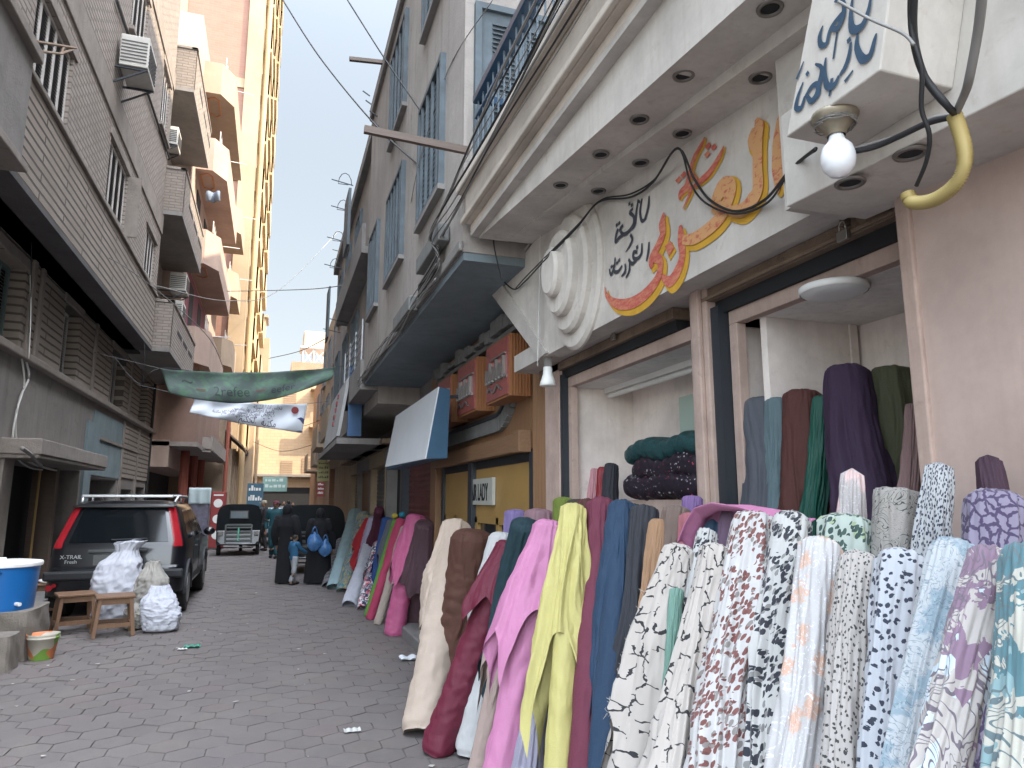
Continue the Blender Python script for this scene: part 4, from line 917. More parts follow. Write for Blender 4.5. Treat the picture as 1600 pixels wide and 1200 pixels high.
b = MB(); b.box(-2.6,-1.1,62.8,66,17.4,17.6); b.box(-2.4,-1.3,63,65,15.6,17.4); b.build('roof_house', M['tan'], fb)
# ---------------------------------------------------------------- old stone portal building
M['oldstone'] = plaster('old_carved_stone', (.33,.25,.18), dirt=(.14,.10,.07), amt=.5, scale=1.2, bump=.6)
pb = empty('stone_portal_building', (-2.6, 40, 0), 'old brown stone building with tall arched portals under a sloping eave', 'building')
b = MB(); b.box(-6,-2.3,36.4,42.2,0,5.6); b.build('wall', M['oldstone'], pb)
for i, y in enumerate((37.0, 38.7, 40.4)):
    w_ = 1.3; b = MB(); pts = [(y,0),(y+.2,0),(y+.2,2.6)] + [(y+w_/2-(w_/2-.2)*math.cos(a*math.pi/10), 2.6+(w_/2-.2)*1.6*math.sin(a*math.pi/10)) for a in range(1,10)] + [(y+w_-.2,2.6),(y+w_-.2,0),(y+w_,0),(y+w_,4.2),(y,4.2)]
    b.prism([(-2.3, p[0], p[1]) for p in pts], (.35,0,0)); b.build('arch', M['oldstone'], pb)
    MB().box(-2.3,-2.28,y+.2,y+w_-.2,0,3.2).build('arch_recess', M['dark'], pb)
    MB().box(-2.3,-1.85,y+w_,y+w_+.4,0,4.3).build('pier', M['oldstone'], pb, bevel=.04)
b = MB(); b.prism([(-2.3,36.5,5.0),(-1.45,36.5,4.25),(-1.45,36.5,4.35),(-2.3,36.5,5.1)], (0,5.6,0)); b.build('sloping_eave', M['rust'], pb)
b = MB(); b.cyl((-2.15,36.2,0),(-2.15,36.2,6.2),.09,n=8); tag(b.build('red_pipe', plain('red_brown_pipe', (.30,.09,.06), .6)), 'tall red brown pipe standing at the corner of the stone portal', 'pipe')
mb_ = empty('beige_infill_building', (-1.6, 49, 0), 'narrow dull beige building left of the sunlit end building', 'building')
b = MB(); b.box(-8,-1.25,46,56,0,7.9); b.build('wall', M['tan'], mb_)
b = MB()
for z in (4.4, 6.2): b.box(-2.3,-1.5,45.97,46,z,z+.9)
b.build('window', M['shutter_grey'], mb_)
b = MB(); b.cyl((-1.0,45.5,0),(-1.0,45.5,6.8),.08,n=8); tag(b.build('street_pole', M['tan']), 'thin tan pole in front of the end building', 'pole')
hang_sign(387,755,410,792,36.0, plain('blue_sign', (.04,.11,.16), .5), 'dark blue and white framed sign under the sloping eave', 2, M['whiteink'])
hang_sign(386,800,413,830,42.0, M['red'], 'red poster board low at the end of the street', 2, plain('pale_red', (.6,.25,.2), .6), 'poster_board')
# ---------------------------------------------------------------- FABRICS
from mathutils import noise as mnoise
def fabric(name, c, rough=.8, sheen=.35, fine=900, sparkle=0):
    t = NT('fabric_' + name); n = t.noise(5, 4); w = t.noise(fine/3, 2)
    cc = t.mix(n.outputs[0], sc(c, .86), sc(c, 1.14)); cc = t.mix(t.math('MULTIPLY', w.outputs[0], .3), cc, sc(c, .6))
    t.color(cc); t.set(Roughness=rough, **{'Sheen_Weight': sheen, 'Sheen_Roughness': .4})
    t.b.inputs['Sheen Tint'].default_value = (*sc(c, 1.6), 1)
    t.bump(t.math('ADD', w.outputs[0], t.math('MULTIPLY', t.noise(22, 5, .65, t.mapping((1,1,.35)), .8).outputs[0], 2.5)), .45, .006)
    return t.m
def leafmask(t, uv, scale, rot, stretch, size):
    """scattered small leaf shapes; returns (mask, cell colour)"""
    mp = t.mapping((scale*stretch, scale, 1), (0, 0, 0), t.mapping((1,1,1), (0, 0, rot), uv))
    v = t.n('ShaderNodeTexVoronoi', voronoi_dimensions='2D'); v.inputs['Scale'].default_value = 1; v.inputs['Randomness'].default_value = .85; t.l(mp, v.inputs['Vector'])
    edge = t.noise(2.5, 2, .5, mp)
    d = t.math('ADD', v.outputs['Distance'], t.math('MULTIPLY', t.math('SUBTRACT', edge.outputs[0], .5), .18))
    return t.math('LESS_THAN', d, size), v.outputs['Color']
def printed(name, kind, base, inks):
    t = NT('print_' + name); uv = t.co('UV'); c = base
    tone = t.noise(6, 3, .5, uv); c = t.mix(tone.outputs[0], sc(base, .9), sc(base, 1.06))
    if kind == 'cracks':      # broken twig-like lines
        mp = t.mapping((15, 19, 1), (0,0,.5), uv); wv = t.noise(2.2, 2, .5, mp); vm = t.n('ShaderNodeVectorMath', operation='MULTIPLY_ADD')
        t.l(wv.outputs['Color'], vm.inputs[0]); vm.inputs[1].default_value = (.7,.7,0); t.l(mp, vm.inputs[2])
        v = t.n('ShaderNodeTexVoronoi', voronoi_dimensions='2D', feature='DISTANCE_TO_EDGE'); v.inputs['Scale'].default_value = 1; t.l(vm.outputs[0], v.inputs['Vector'])
        line = t.math('LESS_THAN', v.outputs['Distance'], .048); gate = t.noise(1.3, 1, .5, mp)
        m = t.math('MULTIPLY', line, t.math('GREATER_THAN', gate.outputs[0], .47)); c = t.mix(m, c, inks[0])
    elif kind == 'leaves':
        for i, (s_, r_, st, sz) in enumerate(((64,1.9,.5,.30),(58,-1.0,.5,.29),(76,2.6,.5,.25))):
            m, cc = leafmask(t, uv, s_, r_, st, sz)
            sep = t.n('ShaderNodeSeparateColor'); t.l(cc, sep.inputs[0])
            g = t.noise(16, 1, .5, uv) ; gate = t.math('GREATER_THAN', g.outputs[0], .42 + .05*i)
            ink = t.mix(t.math('GREATER_THAN', sep.outputs[0], .5), inks[0], inks[1]); ink = t.mix(t.math('GREATER_THAN', sep.outputs[1], .74), ink, inks[2])
            c = t.mix(t.math('MULTIPLY', m, gate), c, ink)
    elif kind == 'specks':    # small animal-print flecks
        s_ = inks[1]; mp = t.mapping((s_, s_*.75, 1), (0,0,.3), uv); wv = t.noise(1.2, 3, .6, mp, .8)
        v = t.n('ShaderNodeTexVoronoi', voronoi_dimensions='2D'); v.inputs['Scale'].default_value = 1; t.l(mp, v.inputs['Vector'])
        d = t.math('ADD', v.outputs['Distance'], t.math('MULTIPLY', t.math('SUBTRACT', wv.outputs[0], .5), .9))
        c = t.mix(t.math('LESS_THAN', d, inks[2]), c, inks[0])
    elif kind == 'leopard':
        mp = t.mapping((48, 38, 1), (0,0,.2), uv); v = t.n('ShaderNodeTexVoronoi', voronoi_dimensions='2D', feature='DISTANCE_TO_EDGE'); v.inputs['Scale'].default_value = 1
        wv = t.noise(1.5, 2, .5, mp); vm = t.n('ShaderNodeVectorMath', operation='MULTIPLY_ADD'); t.l(wv.outputs['Color'], vm.inputs[0]); vm.inputs[1].default_value = (1,1,0); t.l(mp, vm.inputs[2]); t.l(vm.outputs[0], v.inputs['Vector'])
        c = t.mix(t.ramp(v.outputs['Distance'], [(.10,(0,0,0)),(.16,(1,1,1))]), c, inks[0])
    elif kind == 'bloom':     # big soft blossoms plus thin outline drawing
        mp = t.mapping((14, 12, 1), (0,0,.3), uv); v = t.n('ShaderNodeTexVoronoi', voronoi_dimensions='2D', feature='SMOOTH_F1'); v.inputs['Scale'].default_value = 1; t.l(mp, v.inputs['Vector'])
        ang = t.noise(5, 3, .6, mp); d = t.math('ADD', v.outputs['Distance'], t.math('MULTIPLY', t.math('SUBTRACT', ang.outputs[0], .5), .8))
        c = t.mix(t.math('MULTIPLY', t.ramp(d, [(.20,(1,1,1)),(.32,(0,0,0))]), .9), c, inks[0])
        n2 = t.noise(3.2, 3, .5, mp, 1.5); ln = t.ramp(n2.outputs[0], [(.47,(0,0,0)),(.49,(1,1,1)),(.52,(0,0,0))]); c = t.mix(t.math('MULTIPLY', ln, .85), c, inks[1])
        n3 = t.noise(5.5, 2, .5, mp, 2); c = t.mix(t.ramp(n3.outputs[0], [(.62,(0,0,0)),(.66,(1,1,1))]), c, inks[2])
    elif kind == 'scroll':    # fine scrolling outlines
        mp = t.mapping((9, 9, 1), (0,0,0), uv); n2 = t.noise(1.6, 2, .5, mp, 2.2)
        wv = t.math('SINE', t.math('MULTIPLY', n2.outputs[0], 62)); c = t.mix(t.math('GREATER_THAN', wv, .86), c, inks[0])
        n3 = t.noise(1.2, 2, .5, mp); c = t.mix(t.math('MULTIPLY', t.math('GREATER_THAN', n3.outputs[0], .56), .6), c, inks[1])
    elif kind == 'collage':   # patches of colour crossed by sketchy contour lines
        mp = t.mapping((15, 10, 1), (0,0,.5), uv); n1 = t.noise(1.0, 4, .65, mp, .9)
        v = t.n('ShaderNodeTexVoronoi', voronoi_dimensions='2D', feature='F1', distance='MANHATTAN'); v.inputs['Scale'].default_value = 1.3; t.l(mp, v.inputs['Vector'])
        sep = t.n('ShaderNodeSeparateColor'); t.l(v.outputs['Color'], sep.inputs[0])
        c = t.mix(t.math('GREATER_THAN', t.math('ADD', n1.outputs[0], t.math('MULTIPLY', sep.outputs[0], .25)), .66), c, inks[0])
        c = t.mix(t.math('GREATER_THAN', t.math('ADD', n1.outputs[0], t.math('MULTIPLY', sep.outputs[1], .3)), .75), c, inks[1])
        n2 = t.noise(.9, 2, .5, mp, 1.4); wv = t.math('SINE', t.math('MULTIPLY', n2.outputs[0], 90)); c = t.mix(t.math('MULTIPLY', t.math('GREATER_THAN', wv, .72), t.math('GREATER_THAN', sep.outputs[2], .4)), c, inks[2])
    elif kind == 'checks':
        ck = t.n('ShaderNodeTexChecker'); ck.inputs['Scale'].default_value = 9; t.l(uv, ck.inputs['Vector']); c = t.mix(ck.outputs['Fac'], c, inks[0])
    f = t.noise(400, 2, .5, uv); t.color(c); t.set(Roughness=.82, Sheen_Weight=.15)
    t.bump(t.math('ADD', t.math('MULTIPLY', f.outputs[0], .4), t.noise(30, 4, .6, dist=.6).outputs[0]), .2, .003)
    return t.m
def smooth(a): a = max(0, min(1, a)); return a*a*(3-2*a)
def zc(p): return (Vector(p)-Vector((0,0,CH))).dot(_fw)
ROLLS = {}
def roll(label, mat, top, low, Xt, Xl=None, wt=40, wl=50, hem=None, folds=(6, 11, 17), amp=.27, seed=0, zbase=0.0, core=None, cat='fabric roll', group='fabric rolls standing outside the shops', corner=.0, ang=0, sy=1.0, dome=.4, hemmin=.25, pinch=0, nu=132, nv=70, flr=None):
    """a bolt of cloth with its loose end draped over it. top/low: pixels of the top centre and of a lower point of its axis"""
    rnd = random.Random(seed*77+len(ROLLS)); ROLLS[label] = 1
    T = ox(*top, Xt); Lp = oz(*low, zbase+.001) if Xl is None else ox(*low, Xl)
    ax = (T-Lp); k = (T.z-zbase)/(T.z-Lp.z); B = T-ax*k; Ltot = (T-B).length; d = (B-T).normalized()
    rt = wt/2/F*zc(T); rl = wl/2/F*zc(Lp); rb = rt+(rl-rt)*min(k, 1.6)
    e1 = Vector((0,1,0)); e1 = (e1-d*e1.dot(d)).normalized(); e2 = d.cross(e1)
    ph = [rnd.uniform(0, 6.28) for _ in range(8)]; wob = [rnd.uniform(-1,1) for _ in range(4)]
    root = empty('fabric_roll', B, label, cat, group)
    H = (hem if hem else 1.0)*Ltot       # drape length
    full = hem is None
    nz = lambda x, y, z=0.0: mnoise.noise(Vector((x+seed*3.7, y, z)))
    def fold(th, dd):
        """ridged pleats whose place and depth wander as they fall"""
        cx, sx_ = math.cos(th), math.sin(th)
        w = th+.55*nz(cx*1.3, sx_*1.3, dd*2.2)
        s_ = 0
        for i, f in enumerate(folds):
            g_ = .5+.9*max(0, .5+nz(cx*1.1+9*i, sx_*1.1, dd*1.6))
            s_ += (1-2*abs(math.sin((f*w+ph[i])/2))**.8)*(.66**i)*g_
        s_ += .9*nz(cx*2.2, sx_*2.2, dd*3.1)+.35*nz(cx*7, sx_*7, dd*5)
        return s_/1.9
    uvs = []; flare = (.85 if not full else 0) if flr is None else flr
    def length(th):
        if full: return Ltot-rt*.4+.02
        q = max(abs(math.cos(th-ang)), abs(math.sin(th-ang))); h = 1/q      # 1..1.414 handkerchief
        return max(hemmin, H*(1-corner+corner*(h-1)/.414) + .03*math.sin(5*th+ph[0])+.04*nz(math.cos(th)*3, math.sin(th)*3))
    sway = [rnd.uniform(-.03,.03), rnd.uniform(-.02,.02)]
    def fn(a, t):
        th = 2*math.pi*a; L = length(th); s_ = t*(rt*1.2+L)
        cut = rt*1.2
        if s_ < cut:
            x = s_/cut; q = x*math.pi/2; fo = fold(th, 0); rr = rt*math.sin(q)**.8*(1+.05*fo*x*x); dr = rt*dome*(1-math.cos(q))-.03*rt*fo*x*(1-x)*4; dd = 0; g = 0
        else:
            dd = s_-cut; g = dd/Ltot; rr = rt+(rb-rt)*g**.9; dr = rt*dome+dd
            am = amp*(.22+.78*smooth(dd/.45))*(rr if not full else (rr*.6+rt*.4)); rr *= 1+flare*smooth(dd/(H*.9))*(1 if not full else 0); rr += am*fold(th, dd)
            if not full: rr += .010+.02*g
            rr *= 1-pinch*math.sin(math.pi*min(1, g*1.1))
        uvs.append((a*2*math.pi*(rt*.5+rb*.5), s_))
        dvec = d if full else (d*(1-.45*smooth(dd*1.2))+Vector((0,0,-1))*.45*smooth(dd*1.2)) if dr > rt else d
        p = T+d*dr+e1*rr*math.cos(th)*sy+e2*rr*math.sin(th)
        if not full: p += (Vector((0,0,-1))-d)*.35*dd*smooth(dd*1.5)
        p += e1*(sway[0]*math.sin(dd*3.2+ph[5])+.02*nz(5, 0, dd*3))*min(1, g*4)+e2*(sway[1]*math.sin(dd*3+ph[6]))*min(1, g*4)
        p += (e1*math.cos(th)+e2*math.sin(th))*.006*nz(math.cos(th)*5, math.sin(th)*5, dd*14)
        if p.z < zbase+.004: p.z = zbase+.004+.004*abs(math.sin(th*7))
        return p
    # wrap=False keeps a seam so that the uv runs cleanly
    m = MB().grid(fn, nu, nv); o = m.build('draped_cloth' if not full else 'cloth', mat, root, smooth=True, uvs=uvs)
    if not full:
        cu = []; rc = max(rt*.92, rl*.80)
        def fc(a, t):
            th = 2*math.pi*a; g = t; rr = rt*.92+(rc*1.08-rt*.92)*g
            rr *= 1+.03*math.sin(3*th+ph[1]+9*g)+.16*(abs(nz(math.cos(th)*1.4, math.sin(th)*1.4, g*13))**.8-.2)*smooth(g*2)+.06*nz(math.cos(th)*3, math.sin(th)*3, g*34)
            cu.append((a*2*math.pi*rc, g*Ltot)); p = T+d*(rt*.3+g*(Ltot-rt*.3))+e1*rr*math.cos(th)*sy+e2*rr*math.sin(th)
            if g > .985: p = p+(d*.0)-(e1*math.cos(th)+e2*math.sin(th))*rr*.12
            if p.z < zbase+.003: p.z = zbase+.003
            return p
        MB().grid(fc, 48, 90).build('rolled_cloth', core or mat, root, smooth=True, uvs=cu)
    return root
def hexc(r, g, b): return lin((r, g, b))
fabs = {}
def fb_(name, rgb, k=1.0, **kw):
    c = sc(hexc(*rgb), k)
    if name not in fabs: fabs[name] = fabric(name, c, **kw)
    return fabs[name]
CK = .78
def C(name, *rgb, **kw):
    m_ = sum(rgb)/3; return fb_(name, tuple(min(215, .86*x+.14*m_) for x in rgb), CK, **kw)
# --- near plain rolls, left to right
roll('beige roll at the left end of the near row, cream cloth hanging in ragged edges', C('cream', 200,178,160), (714,818), (657,1148), 1.60, None, 48, 36, hem=.62, corner=.4, ang=.3, seed=1, amp=.34, flr=.9)
roll('brown roll fully draped, second of the near row', C('brown', 92,52,38), (741,826), (700,1118), 1.58, None, 66, 50, hem=.8, corner=.2, seed=2, amp=.26, dome=.5, flr=.25)
roll('white roll mostly hidden behind the crimson one', C('offwhite', 205,205,205), (788,832), (735,1180), 1.62, None, 44, 46, hem=.5, corner=.3, seed=3)
roll('crimson roll leaning far out with its foot on the paving', C('crimson', 118,22,52, rough=.6), (800,846), (682,1176), 1.62, None, 42, 62, hem=.42, corner=.35, ang=.6, seed=4, amp=.2)
roll('dark teal roll between the crimson and the pink one', C('teal', 22,58,68), (824,812), (748,1165), 1.55, None, 44, 46, hem=.7, corner=.3, seed=5)
roll('lilac roll top peeping out behind the dark teal roll', C('lilac', 128,110,168), (806,796), (800,1000), 1.72, 1.65, 36, 40, seed=6)
roll('dusty rose roll behind the pink one', C('rose', 150,112,122), (844,795), (830,1010), 1.70, 1.60, 50, 54, seed=7)
roll('long beige roll with pointed cloth standing behind the bright pink one', C('beige', 172,148,138), (812,905), (738,1245), 1.40, 1.05, 30, 40, hem=.6, corner=.4, seed=8)
roll('bright pink roll under a pink cloth with hanging corners', C('pink', 205,122,168, rough=.6), (862,814), (784,1200), 1.38, 1.05, 52, 58, hem=.50, corner=.45, ang=.25, seed=9, amp=.42, flr=1.6)
roll('yellow roll under a long pale yellow cloth ending in points', C('yellow', 200,188,108, rough=.65), (896,789), (872,1200), 1.30, 1.06, 36, 46, hem=.58, corner=.45, ang=.6, seed=10, amp=.42, flr=2.2)
roll('pale grey lilac roll low between the pink and the yellow', C('greylilac', 150,145,165), (852,1020), (818,1230), 1.22, 1.06, 30, 50, seed=11)
roll('lime green roll behind the yellow one', C('lime', 110,128,40), (880,777), (880,980), 1.66, 1.60, 32, 40, seed=12)
roll('dark olive brown roll behind the yellow one', C('darkolive', 62,56,48), (902,781), (905,980), 1.62, 1.55, 40, 44, seed=13)
roll('rust brown roll with short cloth behind the burgundy', C('rustbrown', 88,46,40), (918,780), (915,1010), 1.60, 1.5, 34, 40, seed=14)
roll('burgundy roll under a square hanging cloth', C('burgundy', 112,38,62), (941,782), (912,1200), 1.45, 1.12, 42, 50, hem=.62, corner=.12, seed=15, amp=.2)
roll('blue roll with a ragged side fold right of the burgundy', C('blue', 30,60,92), (974,785), (942,1200), 1.45, 1.14, 40, 52, hem=.6, corner=.4, ang=.8, seed=16, amp=.3)
roll('bottle green roll half hidden beside the blue', C('bottlegreen', 18,58,54), (990,789), (972,1100), 1.55, 1.35, 34, 44, seed=17)
roll('charcoal roll right of the blue one', C('charcoal', 46,48,56), (1008,792), (968,1190), 1.48, 1.2, 46, 64, seed=18)
roll('tan roll beside the charcoal one', C('tanfab', 170,128,92), (1030,812), (995,1100), 1.45, 1.25, 30, 46, seed=19)
roll('taupe roll between tan and salmon', C('taupe', 120,100,90), (1058,791), (1035,1000), 1.52, 1.4, 44, 50, seed=20)
roll('salmon pink roll under the hot pink cloth', C('salmon', 175,98,108), (1082,802), (1065,1000), 1.50, 1.4, 38, 46, seed=21)
roll('small lavender roll against the pink shop pilaster', C('lavender', 130,96,156), (1082,774), (1080,900), 1.66, 1.62, 32, 36, seed=22)
roll('steel blue roll under the hot pink cloth', C('steelblue', 62,96,130), (1120,793), (1100,1000), 1.48, 1.38, 40, 50, seed=23)
roll('mauve roll under the hot pink cloth', C('mauve', 132,104,132), (1152,796), (1130,1010), 1.46, 1.36, 48, 60, seed=24)
roll('dark navy roll behind the hot pink cloth', C('navyfab', 40,44,62), (1100,790), (1090,900), 1.62, 1.58, 30, 34, seed=25)
# hot pink cloth flung across the tops
def pinkband():
    path = [(1066,848,1.38),(1078,822,1.38),(1092,800,1.38),(1120,789,1.36),(1160,790,1.34),(1200,796,1.33),(1236,804,1.32)]
    P3 = [ox(*p) for p in path]
    def fn(a, t):
        x = a*(len(P3)-1); i = min(int(x), len(P3)-2); f = x-i; p = P3[i].lerp(P3[i+1], f)
        w = .055*(1-.35*a)+.01*math.sin(a*9); return p+Vector((.10*(t-.2), 0, -.6*w*t+.012*math.sin(t*9+a*5)))
    o = MB().grid(fn, 60, 14).build('draped_cloth', C('hotpink', 205,122,168, rough=.6), None, smooth=True, solid=.004)
    tag(o, 'hot pink cloth flung over the tops of the blue and mauve rolls', 'cloth')
pinkband()
# --- near patterned rolls
K = .66
def B_(*rgb):
    m_ = sum(rgb)/3; return sc(hexc(*(.6*x+.4*m_+d for x, d in zip(rgb, (2, 0, -3)))), K)
P_crack = printed('twigs', 'cracks', B_(196,184,176), [(.012,.011,.014)])
P_redleaf = printed('red_leaves', 'leaves', B_(200,198,200), [(.11,.035,.03), (.14,.05,.045), (.17,.155,.145)])
P_blackleaf = printed('black_leaves', 'leaves', B_(198,198,198), [(.012,.014,.022), (.02,.02,.03), (.17,.165,.16)])
P_peach = printed('peach_blossom', 'bloom', B_(198,196,200), [(.45,.27,.19), (.40,.40,.40), (.55,.55,.57)])
P_greenleaf = printed('green_leaves', 'leaves', B_(178,200,190), [(.02,.045,.04), (.03,.06,.05), (.25,.30,.18)])
P_faint = printed('faint_blossom', 'bloom', B_(198,190,192), [(.60,.42,.40), (.5,.47,.48), (.55,.5,.52)])
P_speckbeige = printed('beige_specks', 'specks', B_(188,180,176), [(.03,.027,.027), 105, .21])
P_speckblue = printed('blue_white_specks', 'specks', B_(182,190,206), [(.014,.018,.035), 84, .25])
P_speckdense = printed('dense_specks', 'specks', B_(190,196,206), [(.02,.022,.04), 120, .31])
P_scroll = printed('scrolls', 'scroll', B_(172,166,160), [(.04,.04,.045), (.30,.27,.25)])
P_tealflower = printed('teal_flowers', 'bloom', B_(178,188,198), [(.16,.22,.26), (.07,.11,.14), (.24,.29,.31)])
P_mauve = printed('mauve_collage', 'collage', B_(184,176,172), [(.16,.10,.145), (.36,.42,.46), (.10,.08,.10)])
P_tealcol = printed('teal_collage', 'collage', B_(186,184,170), [(.05,.12,.14), (.14,.22,.23), (.07,.10,.11)])
P_leopard = printed('purple_leopard', 'leopard', (.045,.03,.075), [B_(140,128,170)])
GP = 'patterned fabric rolls in the near row'
pr = dict(group=GP, amp=.30)
roll('black and white leaf print roll peeping between the two twig prints', P_blackleaf, (1106,829), (1040,1200), 1.30, 1.0, 34, 40, seed=30, **pr)
roll('twig print roll with a slanting frayed cloth, first patterned one', P_crack, (1066,852), (985,1200), 1.22, .98, 44, 120, seed=31, folds=(4,7,11), hem=.55, corner=.45, ang=.35, group=GP, amp=.34)
roll('twig print roll folded beside the pale green cloth', P_crack, (1122,853), (1050,1200), 1.20, .95, 50, 110, seed=32, folds=(4,7,12), **pr)
roll('red leaf print roll, tall and pleated', P_redleaf, (1182,808), (1140,1200), 1.30, 1.02, 76, 122, seed=33, folds=(6,9,15), **pr)
roll('black leaf print roll right of the red leaf print', P_blackleaf, (1238,805), (1200,1200), 1.32, 1.05, 58, 84, seed=34, folds=(5,9,15), **pr)
roll('peach blossom print roll', P_peach, (1282,846), (1248,1200), 1.22, .98, 62, 92, seed=35, folds=(4,7,13), **pr)
roll('short green leaf print roll behind the peach blossom', P_greenleaf, (1322,806), (1320,950), 1.40, 1.34, 84, 96, seed=36, **pr)
roll('narrow white roll with faint blossoms in front of the purple cloth', P_faint, (1331,732), (1328,900), 1.52, 1.46, 36, 62, seed=37, dome=1.2, **pr)
roll('beige fleck print roll', P_speckbeige, (1343,868), (1320,1200), 1.18, .98, 62, 96, seed=38, folds=(5,8,14), **pr)
roll('scroll print roll, upright and cylindrical', P_scroll, (1402,764), (1398,900), 1.46, 1.42, 66, 70, seed=39, amp=.05, dome=.15, group=GP)
roll('dense black and white fleck cloth rising to a blunt cone', P_speckdense, (1467,722), (1460,900), 1.46, 1.40, 40, 108, seed=40, dome=.7, **pr)
roll('blue white leopard fleck roll', P_speckblue, (1412,868), (1386,1200), 1.16, .96, 82, 70, seed=41, folds=(5,8,14), **pr)
roll('purple leopard print roll', P_leopard, (1557,768), (1550,900), 1.38, 1.32, 86, 96, seed=42, dome=.6, **pr)
roll('plum cloth cone standing against the pink wall', C('plum', 72,44,62), (1543,711), (1560,860), 1.60, 1.52, 34, 110, seed=43, group=GP, amp=.05, dome=.8)
roll('pale teal flower print roll', P_tealflower, (1494,851), (1412,1200), 1.12, .88, 68, 86, seed=44, folds=(4,7,12), **pr)
roll('mauve and cream collage print roll', P_mauve, (1552,862), (1478,1200), 1.06, .84, 62, 96, seed=45, folds=(3,7,12), **pr)
roll('teal and cream collage print roll at the right edge', P_tealcol, (1612,860), (1572,1200), 1.02, .84, 78, 96, seed=46, folds=(4,7,12), **pr)
o = roll('small red roll end at the right edge', C('redend', 130,24,44), (1596,850), (1594,900), 1.3, 1.28, 20, 30, seed=47, group=GP)
roll('sheer pale green cloth hanging between the twig prints', C('sheergreen', 110,150,135), (1058,918), (1040,1100), 1.14, 1.05, 20, 26, seed=48, cat='cloth', group=GP)
# frayed threads of the slanting twig print
def frayed():
    rnd = random.Random(9); b = MB()
    for k in range(46):
        f = k/45; u, v = 1022-66*f, 915+200*f; p = ox(u, v, 1.16-.1*f); pts = []
        for j in range(6): q = j/5; pts.append(p+Vector((-.012*q*rnd.uniform(.2,1.6), .03*q*rnd.uniform(.4,1.5), -.03*q*rnd.uniform(-.6,1.2))))
        b.tube(pts, .0008, 4)
    tag(b.build('frayed_fringe', P_crack), 'frayed thread fringe along the slanting edge of the twig print', 'fringe', kind=None)
frayed()
# --- inside the near window
GW = 'fabrics displayed in the near window'
pw = dict(group=GW, zbase=.5)
roll('grey knitted cloth draped at the left side of the near window', C('greyknit', 84,88,98), (1192,622), (1204,790), 2.02, 1.98, 70, 112, seed=50, folds=(5,11,17), amp=.16, **pw)
roll('pale blue grey cloth over its roll in the near window', C('bluegrey', 96,120,128), (1212,622), (1222,790), 1.99, 1.95, 34, 60, seed=51, **pw)
roll('rust brown cloth tall in the near window', C('rustcloth', 92,44,38), (1254,610), (1252,790), 2.04, 1.97, 60, 84, seed=52, amp=.18, **pw)
roll('emerald cloth glimpsed between rust and purple', C('emerald', 14,92,76, rough=.5), (1286,618), (1276,790), 2.0, 1.95, 30, 44, seed=53, **pw)
roll('deep purple cloth, tallest in the near window', C('purple', 54,30,62), (1322,573), (1338,790), 1.98, 1.90, 66, 132, seed=54, amp=.18, folds=(5,8,13), **pw)
roll('olive glitter cloth beside the pink wall', C('olive', 78,80,52), (1392,574), (1400,790), 2.12, 2.05, 66, 84, seed=55, **pw)
roll('dusty pink cloth hanging at the edge of the pink wall', C('dustypink', 140,108,106), (1428,630), (1420,790), 1.88, 1.80, 20, 50, seed=56, amp=.3, **pw)
# --- inside the far window: folded sequin cloth in a pile
t_ = NT('sequin_cloth'); v_ = t_.n('ShaderNodeTexVoronoi'); v_.inputs['Scale'].default_value = 90; t_.l(t_.co(), v_.inputs['Vector'])
sp_ = t_.n('ShaderNodeSeparateColor'); t_.l(v_.outputs['Color'], sp_.inputs[0]); gate = t_.math('MULTIPLY', t_.math('GREATER_THAN', sp_.outputs[0], .86), t_.math('LESS_THAN', v_.outputs['Distance'], .38))
big_ = t_.noise(7, 2); red_ = t_.mix(t_.math('GREATER_THAN', big_.outputs[0], .52), (.45,.42,.48), (.42,.05,.09))
t_.color(t_.mix(gate, (.017,.011,.02), red_)); t_.set(Roughness=.5); M['sequin'] = t_.m
M['tealsequin'] = plain('teal_sequin', (.012,.06,.065), .4, var=.8, nscale=60, bump=.8)
def folded(u0, v0, u1, v1, X, m, label, wav=.02):
    a, c = ox(u0, v0, X), ox(u1, v1, X); rnd = random.Random(u0+v0); ph = rnd.uniform(0,6)
    y1, y0 = a.y, c.y; zt, zb = a.z, c.z
    def fn(a_, t):
        th = 2*math.pi*a_; w = .16; k = (t-.5)*2; e = (1-abs(k)**7)**.5
        return Vector((X+w*1.0+w*math.copysign(abs(math.cos(th))**.6, math.cos(th))*e, (y0+y1)/2+(y1-y0)/2*k, (zt+zb)/2+(zt-zb)/2*math.copysign(abs(math.sin(th))**.7, math.sin(th))*e+wav*math.sin(k*7+ph)+.006*math.sin(k*31+th*2)))
    o = MB().grid(fn, 28, 70, True).build('folded_cloth', m, None, smooth=True); return tag(o, label, 'folded cloth', 'folded sequin cloths in the far window')
folded(958,742,1100,782,1.98,M['sequin'],'lowest dark silver flecked folded cloth in the far window pile',.008)
folded(972,716,1100,750,2.0,M['sequin'],'middle red sequinned folded cloth in the far window pile',.012)
folded(982,704,1100,724,2.02,M['sequin'],'thin dark folded cloth just beneath the teal one',.012)
folded(960,693,1100,712,2.0,M['tealsequin'],'teal folded cloth on top of the far window pile',.014)
MB()
o = MB().box(2.02, 2.6, ox(1096,780,2.0).y, ox(955,780,2.0).y, .55, ox(1000,781,2.0).z).build('display_table', M['pinkframe']); tag(o, 'plain table under the folded cloth pile in the far window', 'table')
GF = 'cloths hanging at the left of the far window'
roll('pale pink satin cloth, outermost in the far window', C('palepink', 205,140,150, rough=.45), (930,732), (926,790), 2.08, 2.04, 14, 26, seed=60, group=GF, zbase=.5, amp=.3)
roll('red satin cloth hanging in the far window', C('satinred', 150,20,34, rough=.4), (942,730), (938,790), 2.05, 2.0, 16, 26, seed=61, group=GF, zbase=.5, amp=.3)
